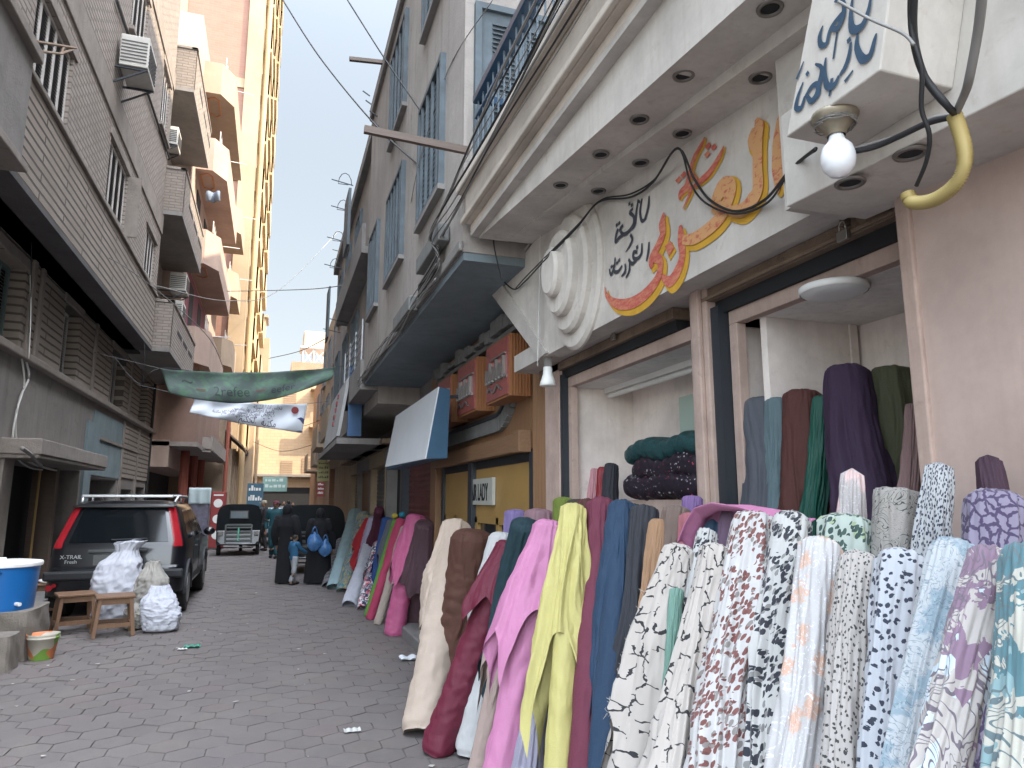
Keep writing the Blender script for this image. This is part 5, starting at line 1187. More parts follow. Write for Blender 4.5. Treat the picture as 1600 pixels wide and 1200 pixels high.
roll('dark grey cloth beside the sequin pile', C('darkgrey', 50,48,58), (956,724), (950,790), 2.05, 2.0, 22, 34, seed=62, group=GF, zbase=.5, amp=.2)
# bright bags on the shelf behind the pillar of the far window
for i, (z, c) in enumerate(((1.95,(.02,.30,.48)),(1.86,(.02,.38,.34)),(1.74,(.45,.30,.06)),(1.65,(.4,.4,.42)))):
    o = MB().grid(lambda a, t: Vector((2.5+.08*math.cos(6.283*a)*math.sin(3.1416*t), 3.16+.10*math.cos(3.1416*t), z+.05*math.sin(6.283*a)*math.sin(3.1416*t)+.008*math.sin(a*30))), 24, 14, True).build('folded_cloth', plain('shelf_cloth_%d' % i, c, .6), None, smooth=True)
    tag(o, ('bright blue','turquoise','ochre','pale grey')[i]+' bundle on the shelf just left of the pink pillar', 'folded cloth')
# --- far group beyond the wood fronted shop
GD = 'fabric rolls in the farther group'
P_multi = printed('multicolour', 'collage', B_(150,160,160), [(.05,.16,.20), (.35,.30,.10), (.04,.05,.08)])
P_redblack = printed('red_navy_white', 'collage', (.015,.02,.07), [(.40,.03,.06), (.6,.6,.62), (.6,.6,.62)])
P_check = printed('grey_checks', 'checks', B_(120,118,128), [(.05,.045,.06)])
far = [
 ('grey checked roll nearest the black tuktuk', P_check, (540,822),(513,918),16,16),
 ('pale aqua roll beside the checked one', C('aqua',150,180,188), (556,801),(522,921),20,18),
 ('multicoloured print roll right of the aqua', P_multi, (570,803),(536,925),20,20),
 ('bright red roll leaning in the farther group', C('red2',180,22,36), (579,810),(540,922),16,20),
 ('small pale lilac roll behind the red', C('palelilac',170,160,190), (584,808),(556,920),14,16),
 ('dark maroon roll rising above the others', C('maroon2',84,22,50), (593,796),(575,900),14,22),
 ('white roll with soft foot beside the red', C('white2',190,192,205), (580,846),(545,948),20,24),
 ('red and navy print roll', P_redblack, (592,850),(566,953),16,22),
 ('royal blue roll of the farther group', C('royal',30,70,140), (606,808),(582,944),16,16),
 ('slate grey roll of the farther group', C('slate',88,92,100), (613,812),(584,955),14,18),
 ('leaf green roll of the farther group', C('leafgreen',88,150,44), (620,812),(573,963),10,12),
 ('raspberry roll beside the leaf green', C('raspberry',186,50,92), (628,810),(578,968),14,12),
 ('beige slim roll beside the big pink one', C('beige2',176,160,148), (634,822),(590,976),12,16)]
for i, (lab, m_, tp, lw, a, c) in enumerate(far):
    roll(lab, m_, tp, lw, 1.85, None, a, c, hem=.55 if i % 2 else .8, corner=.3, seed=70+i, group=GD, nu=60, nv=40, amp=.2)
roll('big pink roll with bunched cloth, near end of the farther group', C('pink2',205,88,140, rough=.6), (652,803), (615,992), 1.80, None, 30, 36, hem=.58, corner=.3, seed=90, group=GD, amp=.2)
roll('dusky mauve brown roll at the near end of the farther group', C('mauvebrown',92,62,72), (664,814), (652,984), 1.82, None, 28, 40, hem=.55, corner=.12, seed=91, group=GD, amp=.2)
for i, (u, v, c, n_) in enumerate(((598,803,(.02,.08,.3),'blue'),(617,802,(.5,.4,.05),'yellow'),(628,800,(.02,.2,.3),'teal'),(665,812,(.5,.42,.12),'mustard'))):
    p = ox(u, v+4, 1.95); o = MB().ball(p, .05, .06, .045).build('cloth_bundle', plain('bundle_'+n_, c, .8), None, smooth=True); tag(o, n_+' bundle of cloth on top of the farther rolls', 'cloth bundle')
    
# ---------------------------------------------------------------- SUV
M['carblack'] = plain('dusty_black_paint', (.006,.0065,.009), .28, .0, var=.4, nscale=3); M['carblack'].node_tree.nodes['Principled BSDF'].inputs['Coat Weight'].default_value = .5
M['plastic'] = plain('black_plastic', (.011,.012,.015), .6); M['tyre'] = plain('tyre_rubber', (.022,.021,.021), .85); M['alloy'] = plain('alloy_rim', (.25,.25,.25), .4, .7)
M['autoglass'] = plain('tinted_glass', (.006,.008,.010), .06, var=.1); M['autoglass2'] = plain('pale_reflection_glass', (.09,.12,.14), .12, var=.2, nscale=2)  # second glass is paler: reflection put into its base colour
M['redlens'] = plain('red_lens', (.30,.012,.02), .2, var=.2); M['silver'] = plain('silver_rail', (.50,.51,.52), .35, .6); M['chromebar'] = plain('chrome_bar', (.10,.105,.11), .3, .8)
def suv(ox_, oy_):
    root = empty('parked_car', (ox_, oy_, 0), 'black dusty sport utility vehicle parked at the left wall with red tall tail lights', 'car')
    LV = [(.30,.80,.14,4.30,.16),(.36,.87,.03,4.42,.2),(.60,.885,0,4.5,.24),(.71,.885,.02,4.48,.22),(.74,.88,.07,4.42,.2),(.98,.878,.10,4.15,.2),(1.03,.87,.115,3.5,.2),(1.08,.855,.14,3.22,.18),(1.55,.715,.36,2.35,.17),(1.61,.675,.42,2.2,.17),(1.655,.58,.55,2.0,.17),(1.675,.35,.9,1.7,.15)]
    def lv(z):
        for i in range(len(LV)-1):
            if LV[i][0] <= z <= LV[i+1][0]:
                f = (z-LV[i][0])/(LV[i+1][0]-LV[i][0]); return [LV[i][k]+(LV[i+1][k]-LV[i][k])*f for k in range(5)]
        return list(LV[-1]) if z > LV[0][0] else list(LV[0])
    def ring_(z, off=0):
        _, b, yr, yf, r = lv(z); b += off; yr -= off; yf += off; pts = []
        for cx, cy_, a0 in ((b-r, yr+r, -90), (b-r, yf-r, 0), (-b+r, yf-r, 90), (-b+r, yr+r, 180)):
            for k in range(7): a = R(a0+15*k); pts.append((cx+r*math.cos(a), cy_+r*math.sin(a), z))
        # subdivide the straight sides
        return pts
    b = MB(); zs = [l[0] for l in LV]; vs_ = []
    for z in zs: vs_ += ring_(z)
    n = 28; fs = [(j*n+i, j*n+(i+1) % n, (j+1)*n+(i+1) % n, (j+1)*n+i) for j in range(len(zs)-1) for i in range(n)] + [tuple(range(n))[::-1], tuple(range((len(zs)-1)*n, len(zs)*n))]
    off = Vector((ox_, oy_, 0)); W = lambda p: Vector(p)+off
    b.add([W(p) for p in vs_], fs); body = b.build('body', M['carblack'], root, smooth=True)
    bv = body.modifiers.new('es', 'EDGE_SPLIT'); bv.split_angle = R(40)
    def sidepatch(y0b, y1b, y0t, y1t, z0, z1, m, name, par, sx=1, e=.006):
        def fn(a, t): z = z0+(z1-z0)*t; yy = (y0b+(y0t-y0b)*t)*(1-a)+(y1b+(y1t-y1b)*t)*a; return W((sx*(lv(z)[1]+e), yy, z))
        return MB().grid(fn, 8, 8).build(name, m, par, smooth=True)
    def rearpatch(x0, x1, z0, z1, m, name, par, e=.006):
        def fn(a, t):
            z = z0+(z1-z0)*t; L = lv(z); x = (x0+(x1-x0)*a)*L[1]/.88; return W((x, L[2]-e, z))
        return MB().grid(fn, 8, 8).build(name, m, par, smooth=True)
    rearpatch(-.66,.66,1.07,1.56,M['autoglass'],'rear_window',body)
    rearpatch(.12,.655,1.09,1.54,M['autoglass2'],'glass_reflection',body,.0075) if False else None
    for sx in (1,-1):
        sidepatch(.62,1.35,.72,1.33,1.09,1.52,M['autoglass'],'side_window',body,sx); sidepatch(1.42,2.28,1.40,2.05,1.09,1.52,M['autoglass'],'side_window',body,sx); sidepatch(2.34,3.0,2.12,2.42,1.09,1.50,M['autoglass'],'side_window',body,sx)
        # wrap-round tail light
        def tl(a, t):
            z = 1.0+(1.57-1.0)*t; L = lv(z); r = L[4]; w = 1-.35*t; ph = 0; e = .010
            if a < .25: x = L[1]-r+.035-.0*(1-a*4)*w; y = L[2]-e+.001; an = R(-78+12*a*4); x = L[1]-r+(r+e)*math.cos(an); y = L[2]+r+(r+e)*math.sin(an)
            else: q = (a-.25)/.75; an = R(-66+q*26); x = L[1]-r+(r+e)*math.cos(an); y = L[2]+r+(r+e)*math.sin(an)
            return W((sx*x, y, z))
        MB().grid(tl, 14, 14).build('tail_light', M['redlens'], root, smooth=True)
        b = MB(); b.tube([W((sx*.63, .62, 1.64)), W((sx*.66,.75,1.73)), W((sx*.66,1.9,1.735)), W((sx*.63,2.05,1.65))], .022, 8); b.box(ox_+sx*.645-.012, ox_+sx*.645+.012, oy_+1.3, oy_+1.36, 1.63, 1.74); b.build('roof_rail', M['silver'], root, smooth=True)
        MB().ball(W((sx*.99,2.85,1.12)), .10,.08,.075).build('mirror', M['carblack'], root, smooth=True)
        for yy in (.72, 3.45):
            wl = MB().cyl(W((sx*.665,yy,.345)), W((sx*.895,yy,.345)), .345, n=32).build('wheel', M['tyre'], root, bevel=.02)
            MB().cyl(W((sx*.893,yy,.345)), W((sx*.902,yy,.345)), .22, n=24).build('rim', M['alloy'], wl)
            b = MB()
            pts = [(yy+.43*math.cos(R(a)), .36+.42*math.sin(R(a))) for a in range(-8, 189, 14)]
            for k in range(len(pts)-1): b.prism([W((sx*.87,pts[k][0],pts[k][1])), W((sx*.87,pts[k+1][0],pts[k+1][1])), W((sx*.87,yy+(pts[k+1][0]-yy)*.86,.36+(pts[k+1][1]-.36)*.86)), W((sx*.87,yy+(pts[k][0]-yy)*.86,.36+(pts[k][1]-.36)*.86))], (sx*.04,0,0))
            b.build('wheel_arch', M['plastic'], root)
        b = MB(); b.box(ox_+sx*.885, ox_+sx*.895, oy_+1.2, oy_+3.0, .42, .50); b.build('door_moulding', M['plastic'], root)
        b = MB(); b.box(ox_+sx*.88, ox_+sx*.89, oy_+1.36, oy_+1.366, .5, 1.08); b.box(ox_+sx*.88,ox_+sx*.89,oy_+2.30,oy_+2.306,.5,1.08); b.build('door_gap', M['dark'], body)
        MB().box(ox_+sx*.88, ox_+sx*.915, oy_+1.5, oy_+1.68, .92, .95).build('door_handle', M['carblack'], root, bevel=.006)
    b = MB(); b.box(ox_-.62, ox_+.62, oy_+.50, oy_+.56, 1.715, 1.755); b.box(ox_-.62, ox_+.62, oy_+1.5, oy_+1.56, 1.735, 1.765); b.build('roof_crossbar', M['silver'], root, bevel=.01)
    b = MB(); b.box(ox_-.89, ox_+.89, oy_-.03, oy_+.05, .56, .69); b.build('bumper', M['plastic'], root, bevel=.03)
    b = MB(); b.box(ox_-.38, ox_+.38, oy_+.06, oy_+.085, .93, .975); b.build('chrome_strip', M['chromebar'], root, bevel=.008)
    b = MB(); b.box(ox_-.30, ox_+.24, oy_+.055, oy_+.075, .76, .90); b.build('number_plate', plain('dusty_plate', (.09,.09,.09), .5, nscale=40), root)
    b = MB(); b.box(ox_-.68, ox_+.68, oy_+.31, oy_+.40, 1.565, 1.60); b.build('spoiler', M['carblack'], root, bevel=.012)
    b = MB(); b.tube([W((.02,.12,1.075)), W((-.1,.09,1.11)), W((.36,.12,1.12))], .01, 6); b.build('wiper', M['plastic'], root)
    text3d("X-TRAIL", 'badge', M['silver'], root, (ox_-.72, oy_+.066, .855), (1,0,0), (0,0,1), .075, .003)
    text3d("Fresh", 'badge', M['silver'], root, (ox_-.66, oy_+.066, .79), (1,0,0), (0,0,1), .07, .003)
    b = MB(); b.cyl(W((-.8,-.012,.47)), W((-.8,.0,.47)), .045, n=7); b.cyl(W((-.74,-.012,.50)),W((-.74,0,.50)),.03,n=7); b.build('red_sticker', M['redlens'], root)
    return root
pL = oy(68,890,11.6); suv(-2.06, 11.58)
# ---------------------------------------------------------------- tuktuks
M['tukblack'] = plain('black_vinyl', (.005,.007,.009), .6, var=.4, nscale=4); M['tuktop'] = plain('faded_black_canvas', (.006,.010,.012), .75, var=.3, nscale=3)
M['smoky'] = plain('smoky_lens', (.20,.19,.18), .2)
for k_ in ('tuktop','tukblack','black_cloth' if 'black_cloth' in M else 'tuktop'): M[k_].node_tree.nodes['Principled BSDF'].inputs['Specular IOR Level'].default_value = .15
def tuktuk(x, y, label, rot=0, window=True, s=1.0):
    r = empty('tuktuk', (0,0,0), label, 'tuktuk')
    hw, L = .66*s, 2.3
    def shell(a, t):     # canopy rounded in section
        th = math.pi*a; X = -hw*math.cos(th); X = math.copysign(abs(X/hw)**.45, X)*hw; Z = .74+.84*abs(math.sin(th))**.38
        return Vector((X*(1-.04*t), .0+L*t*.85+.05*math.sin(th), Z-.05*t*t+.0))
    MB().grid(shell, 30, 10).build('canopy', M['tuktop'], r, smooth=True)
    b = MB(); vs_ = [(-hw*math.cos(math.pi*i/24), ) for i in range(25)]
    pts = [shell(i/24, 0) for i in range(25)]; b.add([p+Vector((0,-.01,0)) for p in pts], [tuple(range(25))]); back = b.build('back_panel', M['tukblack'], r)
    if window:
        b = MB(); b.box(-.26,.24,-.03,-.012,1.15,1.36); w = b.build('rear_window', M['autoglass2'], r)
        b = MB(); b.box(-.29,.27,-.035,-.028,1.36,1.39); b.box(-.29,.27,-.035,-.028,1.12,1.15); b.box(-.29,-.26,-.035,-.028,1.15,1.36); b.box(.24,.27,-.035,-.028,1.15,1.36); b.build('window_rim', M['plastic'], w)
    b = MB(); b.prism([(-hw,-.02,.78),(hw,-.02,.78),(hw*.95,-.10,.32),(-hw*.95,-.10,.32)], (0,1.6,0)); b.build('tub', M['carblack'], r, bevel=.04)
    b = MB()
    for k in range(4): z = .45+.13*k; b.box(-.36,.36,-.17,-.14,z,z+.045)
    b.box(-.40,-.36,-.17,-.13,.42,.95); b.box(.36,.40,-.17,-.13,.42,.95); b.box(-.36,.36,-.16,-.12,.92,.97); b.build('luggage_rack', M['chromebar'], r)
    b = MB(); b.tube([(-.58,-.16,.42),(-.5,-.22,.36),(.5,-.22,.36),(.58,-.16,.42)], .025, 8); b.tube([(-.45,-.2,.26),(.45,-.2,.26)],.018,8); b.build('bumper', M['chromebar'], r, smooth=True)
    for sx in (-1,1):
        MB().box(sx*.52-.06, sx*.52+.06,-.14,-.09,.62,.76).build('tail_light', M['redlens'] if sx > 2 else M['smoky'], r, bevel=.01)
        wl = MB().cyl((sx*.52,.35,.22),(sx*.63,.35,.22),.22,n=20).build('wheel', M['tyre'], r, bevel=.02); MB().cyl((sx*.632,.35,.22),(sx*.64,.35,.22),.12,n=14).build('rim', M['alloy'], wl)
        b = MB(); b.tube([(sx*.62,1.9,.8),(sx*.60,2.0,1.3),(sx*.5,1.9,1.52)],.02,6); b.build('door_post', M['plastic'], r)
        b = MB(); b.box(sx*.50-.07,sx*.50+.09,.05,.65,.40,.47); b.build('mudguard', M['plastic'], r, bevel=.02)
    b = MB(); b.box(-.02,.02,-.185,-.172,.46,.86); b.build('green_plate_strip', plain('green_strip', (.10,.45,.30), .5), r)
    b = MB(); b.prism([(-.45,1.5,.3),(.45,1.5,.3),(.2,2.5,.5),(-.2,2.5,.5)], (0,0,.5)); b.build('nose', M['carblack'], r, bevel=.05)
    wl = MB().cyl((-.05,2.35,.22),(.05,2.35,.22),.22,n=20).build('wheel', M['tyre'], r)
    b = MB(); b.box(-.55,.55,.3,.9,.5,.9); b.build('seat', M['plastic'], r, bevel=.05)
    r.location = (x, y, 0); r.rotation_euler = (0,0,rot); return r
tuktuk(-.93, 24.0, 'black tuktuk with small rear window and chrome luggage bars, left of the walking people')
tuktuk(.95, 17.6, 'black tuktuk with plain closed back beside the leaning rolls, right of the street', R(-6), False, 1.12)
# distant white and blue car
cr = empty('distant_car', (.1, 29, 0), 'pale blue and dark small car seen far down between the tuktuks', 'car')
b = MB(); b.prism([(-.75,29,.3),(.75,29,.3),(.8,29,.85),(.68,29,.9),(.55,29.3,1.4),(-.55,29.3,1.4),(-.68,29,.9),(-.8,29,.85)], (0,3.4,0)); b.build('body', plain('pale_blue_paint', (.32,.42,.50), .35), cr, bevel=.06)
MB().prism([(-.56,28.97,.93),(.56,28.97,.93),(.47,29.24,1.34),(-.47,29.24,1.34)], (0,.02,0)).build('rear_window', M['autoglass2'], cr); MB().box(-.8,.8,28.93,29.05,.32,.5).build('bumper', M['plastic'], cr, bevel=.03)
for sx in (-1,1): MB().cyl((sx*.6,29.5,.3),(sx*.78,29.5,.3),.3,n=18).build('wheel', M['tyre'], cr)
# ---------------------------------------------------------------- people
def skin_person(x, y, rz, label, joints, mats, clothes):
    """joints: dict name->(pos, radius); body as one skinned surface"""
    pass
def limb(b, pts, rad, n=14):
    """smooth tapering limb through points"""
    P3 = [Vector(p) for p in pts]; c = []; rr = []; m = len(P3)
    for i in range(m-1):
        p0,p1,p2,p3 = P3[max(i-1,0)],P3[i],P3[i+1],P3[min(i+2,m-1)]
        for k in range(5): t = k/5; c.append(.5*((2*p1)+(p2-p0)*t+(2*p0-5*p1+4*p2-p3)*t*t+(3*p1-p0-3*p2+p3)*t**3)); rr.append(rad[i]+(rad[i+1]-rad[i])*t)
    c.append(P3[-1]); rr.append(rad[-1]); b.tube(c, rr, n)
M['skin'] = plain('brown_skin', (.30,.17,.11), .6, var=.08)
def body_mesh(root, J, Rr, mat, name='body'):
    """one continuous body grown with a skin modifier"""
    names = list(J); me = bpy.data.meshes.new(name); E = [('pelvis','chest'),('chest','neck'),('neck','head'),('head','crown')]
    for s_ in 'LR': E += [('chest','sh'+s_),('sh'+s_,'el'+s_),('el'+s_,'wr'+s_),('wr'+s_,'ha'+s_),('pelvis','hip'+s_),('hip'+s_,'kn'+s_),('kn'+s_,'an'+s_),('an'+s_,'to'+s_)]
    off = root.location*0
    me.from_pydata([tuple(Vector(J[k])) for k in names], [(names.index(a), names.index(c)) for a, c in E], []); o = bpy.data.objects.new(name, me); col.objects.link(o); o.parent = root
    sk = o.modifiers.new('skin', 'SKIN'); sk.use_smooth_shade = True
    for i, k in enumerate(names):
        rr = Rr.get(k.rstrip('LR') if k[-1] in 'LR' else k, .05); me.skin_vertices[0].data[i].radius = rr if isinstance(rr, tuple) else (rr, rr)
    me.skin_vertices[0].data[names.index('pelvis')].use_root = True
    ss = o.modifiers.new('sub', 'SUBSURF'); ss.levels = 2; ss.render_levels = 2
    dg = bpy.context.evaluated_depsgraph_get(); m2 = bpy.data.meshes.new_from_object(o.evaluated_get(dg)); o.modifiers.clear(); o.data = m2
    m2.materials.clear(); m2.materials.append(mat)
    for p in m2.polygons: p.use_smooth = True
    return o
def person(x, y, h, rz, label, pose, top, bottom, hair, robe=None, skin=None, rw=1.0):
    """standing figure about h tall; pose gives hands and feet"""
    k = h/1.72; r = empty('person', (0,0,0), label, 'person'); skin = skin or M['skin']
    fl, fr_ = pose.get('feet', ((-.10,.0),(.10,.0))); hl, hr = pose.get('hands', ((-.28,.05,.80),(.28,.05,.80))); lean = pose.get('lean', 0)
    J = dict(pelvis=(0,0,.95), chest=(0,lean*.5,1.28), neck=(0,lean*.8,1.47), head=(0,lean+.01,1.57), crown=(0,lean,1.68),
        shL=(-.18,lean*.6,1.39), shR=(.18,lean*.6,1.39), wrL=hl, wrR=hr, hipL=(-.09,0,.90), hipR=(.09,0,.90), anL=(fl[0],fl[1]-.02,.07), anR=(fr_[0],fr_[1]-.02,.07), toL=(fl[0],fl[1]+.14,.035), toR=(fr_[0],fr_[1]+.14,.035))
    for s_, hh in (('L',hl),('R',hr)):
        s0 = Vector(J['sh'+s_]); w0 = Vector(hh); mid = (s0+w0)/2; J['el'+s_] = tuple(mid+Vector(((-.04 if s_ == 'L' else .04), -.07, -.02))); d = (w0-Vector(J['el'+s_])).normalized(); J['ha'+s_] = tuple(w0+d*.09)
        f0 = Vector(J['an'+s_]); hp = Vector(J['hip'+s_]); J['kn'+s_] = tuple((f0+hp)/2+Vector((0,.04,0)))
    J = {a: tuple(v_*k for v_ in c) for a, c in J.items()}
    Rr = {'pelvis':(.15*k,.115*k),'chest':(.155*k,.11*k),'neck':.052*k,'head':(.078*k,.092*k),'crown':(.06*k,.07*k),'sh':.066*k,'el':.045*k,'wr':.029*k,'ha':.03*k,'hip':.088*k,'kn':.058*k,'an':.042*k,'to':.036*k}
    body_mesh(r, J, Rr, skin)
    V = lambda a: Vector(J[a])
    if robe:
        b = MB(); f = k
        b.lathe((0,0,0), [(.235*f*rw,.03*f),(.225*f*rw,.35*f),(.205*f*rw,.75*f),(.185*f*rw,1.0*f),(.19*f,1.22*f),(.19*f,1.36*f),(.13*f,1.44*f),(.075*f,1.48*f)], 28, 1, .78)
        for i, v_ in enumerate(b.v): th = math.atan2(v_.y, v_.x); q = max(0, 1-v_.z/1.2/f); v_.x *= 1+.07*math.sin(7*th)*q; v_.y = v_.y*(1+.07*math.sin(7*th)*q)+lean*max(0, v_.z/f-.9)*.8
        b.build('robe', robe, r, smooth=True)
        for s_ in 'LR':
            b = MB(); limb(b, [V('sh'+s_)+Vector((0,0,.0)), V('el'+s_), V('wr'+s_)], [.10*k,.085*k,.08*k]); b.ball(V('sh'+s_), .10*k, .098*k, .10*k, 14, 10); b.build('sleeve', robe, r, smooth=True)
    else:
        b = MB(); b.lathe((0,0,0), [(.165*k,.84*k),(.18*k,.95*k),(.175*k,1.15*k),(.20*k,1.30*k),(.185*k,1.40*k),(.08*k,1.475*k),(.06*k,1.49*k)], 24, 1, .72)
        for v_ in b.v: v_.y += lean*max(0, v_.z/k-.9)*.9
        b.build('jacket', top, r, smooth=True)
        for s_ in 'LR':
            b = MB(); limb(b, [V('sh'+s_), V('el'+s_), V('wr'+s_)], [.088*k,.064*k,.05*k]); b.ball(V('sh'+s_), .088*k, .085*k, .088*k, 14, 10); b.build('sleeve', top, r, smooth=True)
            b = MB(); limb(b, [V('hip'+s_)+Vector((0,0,.04)), V('kn'+s_), V('an'+s_)+Vector((0,0,.03))], [.115*k,.085*k,.065*k]); b.build('trouser_leg', bottom, r, smooth=True)
    for s_ in 'LR':
        b = MB(); a = V('an'+s_); t_o = V('to'+s_); c = (a+t_o)/2; b.ball((c.x,c.y,.045*k), .048*k,.13*k,.05*k, 14, 8); b.build('shoe', M['plastic'], r, smooth=True)
        # fingers and thumb
        b = MB(); hp = V('ha'+s_); d = (V('ha'+s_)-V('wr'+s_)).normalized(); sd = d.cross(Vector((0,1,0))).normalized() if abs(d.y) < .9 else Vector((1,0,0)); b.ball(hp, .026*k,.02*k,.036*k, 10, 8)
        for q in range(4): o_ = sd*((q-1.5)*.016*k); b.tube([hp+o_+d*.02*k, hp+o_+d*.055*k+Vector((0,.008,0)), hp+o_+d*(.08+.006*(q in (1,2)))*k+Vector((0,.022,0))], [.009*k,.008*k,.006*k], 6)
        b.tube([hp+sd*.022*k, hp+sd*.045*k+d*.02*k, hp+sd*.05*k+d*.045*k], [.010*k,.009*k,.007*k], 6); b.build('hand', skin, r, smooth=True)
    hd = V('head'); 
    b = MB(); b.ball(hd+Vector((0,.01*k,.015*k)), .078*k,.096*k,.118*k, 18, 14); b.ball(hd+Vector((0,.105*k,0)), .014*k,.022*k,.022*k, 8, 6); b.ball(hd+Vector((-.078*k,0,0)),.012*k,.022*k,.03*k,8,6); b.ball(hd+Vector((.078*k,0,0)),.012*k,.022*k,.03*k,8,6); b.build('head', skin, r, smooth=True)
    b = MB(); b.ball(hd+Vector((-.03*k,.092*k,.02*k)),.012*k,.008*k,.006*k,8,6); b.ball(hd+Vector((.03*k,.092*k,.02*k)),.012*k,.008*k,.006*k,8,6); b.box(-.022*k,.022*k,hd.y+.095*k,hd.y+.10*k,hd.z-.045*k,hd.z-.038*k); b.build('face_features', M['dark'], r)
    if hair == 'veil':
        b = MB(); b.ball(hd+Vector((0,-.012*k,.02*k)), .105*k,.115*k,.14*k, 20, 14); b.lathe((0,hd.y-.01*k,0), [(.20*k,1.22*k),(.19*k,1.33*k),(.14*k,1.42*k),(.10*k,1.5*k),(.098*k,1.56*k)], 24, 1, .8); b.build('veil', robe, r, smooth=True)
    elif hair:
        hm, kind = hair; b = MB()
        if kind == 'cap': b.lathe((0,hd.y,0), [(.088*k,hd.z+.03*k),(.09*k,hd.z+.07*k),(.075*k,hd.z+.12*k),(0,hd.z+.14*k)], 20, 1, 1.1); b.ball((0,hd.y+.11*k,hd.z+.045*k),.07*k,.06*k,.01*k)
        else: b.ball(hd+Vector((0,-.016*k,.04*k)), .086*k,.096*k,.10*k, 18, 12)
        b.build('hair' if kind != 'cap' else 'cap', hm, r, smooth=True)
    r.location = (x, y, 0); r.rotation_euler = (0,0,rz); return r
M['black_cloth'] = fabric('black_robe', (.005,.0055,.008), sheen=.0, rough=.95); M['tealtrack'] = plain('teal_tracksuit', (.012,.075,.095), .7); M['whitetrim'] = plain('white_trim', (.6,.62,.62), .6)
M['darkshirt'] = plain('dark_shirt', (.03,.028,.03), .8); M['hairdark'] = plain('dark_hair', (.015,.011,.009), .7); M['capbeige'] = plain('beige_cap', (.30,.26,.20), .8); M['capwine'] = plain('wine_cap', (.14,.03,.05), .8)
M['childblue'] = plain('blue_child_shirt', (.02,.10,.20), .8); M['greypants'] = plain('grey_child_trousers', (.30,.31,.33), .8)
def gp(u, v): p = oz(u, v); return p.x, p.y
x, y = gp(409, 861); person(x, y, 1.72, R(70), 'man in dark clothes and beige cap between the two tuktuks', {'hands':((-.24,.22,1.02),(.24,.25,1.02)),'feet':((-.10,.1),(.10,-.08))}, M['darkshirt'], M['darkshirt'], (M['capbeige'],'cap'))
x, y = gp(427, 872); p_ = person(x, y, 1.70, R(168), 'man in teal tracksuit with white stripes and wine coloured cap walking this way', {'hands':((-.27,.10,.88),(.27,-.06,.86)),'feet':((-.10,.16),(.10,-.14))}, M['tealtrack'], M['tealtrack'], (M['capwine'],'cap'))
b = MB(); b.lathe((0,0,0), [(.172,.83),(.175,.90)], 24, 1, .74); b.box(-.05,.10,-.155,-.150,1.28,1.36); q = b.build('white_trim', M['whitetrim'], p_) if False else None
x, y = gp(443, 912); person(x, y, 1.60, R(-20), 'woman in full black robe and veil leading the child', {'hands':((-.24,.10,.85),(.26,.12,.82))}, None, None, 'veil', robe=M['black_cloth'], rw=.85)
x, y = gp(455, 911); person(x+.02, y-.35, 1.0, R(-60), 'small child in blue shirt and grey trousers reaching to the right', {'hands':((-.30,.15,1.0),(.12,.42,1.08)),'feet':((-.11,.14),(.10,-.14))}, M['childblue'], M['greypants'], (M['hairdark'],'hair'))
x, y = gp(496, 912); person(x, y, 1.52, R(0), 'broad woman in black robe seen from behind carrying blue bags', {'hands':((-.22,.14,.95),(.30,.02,.80))}, None, None, 'veil', robe=M['black_cloth'], rw=1.3)
M['bluebag'] = plain('blue_plastic_bag', (.06,.16,.36), .35, var=.6, nscale=14)
def bag(c, s, label):
    c = Vector(c); ph = c.x*9
    def fn(a, t):
        th = 6.2832*a; w = math.sin(math.pi*min(1, t*1.08))**.6*(1-.35*(1-t)); return c+Vector((s*.5*w*math.cos(th)*(1+.14*math.sin(5*th+ph)), s*.32*w*math.sin(th), s*(t*1.15-.6)*-1+.02*math.sin(3*th)))
    r = empty('plastic_bag', c, label, 'plastic bag')
    MB().grid(fn, 28, 16, True).build('bag_body', M['bluebag'], r, smooth=True)
    b = MB(); b.tube([c+Vector((-s*.14,0,s*.5)), c+Vector((-s*.1,0,s*.8)), c+Vector((0,0,s*.92)), c+Vector((s*.1,0,s*.8)), c+Vector((s*.14,0,s*.5))], [.02,.012,.01,.012,.02], 6); b.build('bag_handle', M['bluebag'], r, smooth=True)
c = oy(491,848,y-.35); bag(c, .34, 'larger blue plastic bag held high behind the robed woman')
c = oy(508,857,y-.30); bag(c, .30, 'blue and white plastic bag at the right of the robed woman')
# distant crowd under the end shopfront
rnd = random.Random(4)
for i, (u, cc, nm) in enumerate(((436,(.05,.02,.03),'dark maroon'),(443,(.25,.24,.22),'pale grey'),(450,(.02,.02,.03),'black'),(457,(.10,.09,.12),'dull violet'),(430,(.03,.05,.09),'navy'))):
    p = oy(u, 800, 40+i*.6); person(p.x, p.y, 1.62+.05*(i % 3), R(180 if i % 2 else 20), 'distant person in %s clothes before the end shops' % nm, {'feet':((-.10,.08),(.10,-.08))}, plain('clothes_%d' % i, cc, .8), M['darkshirt'], (M['hairdark'],'hair'))
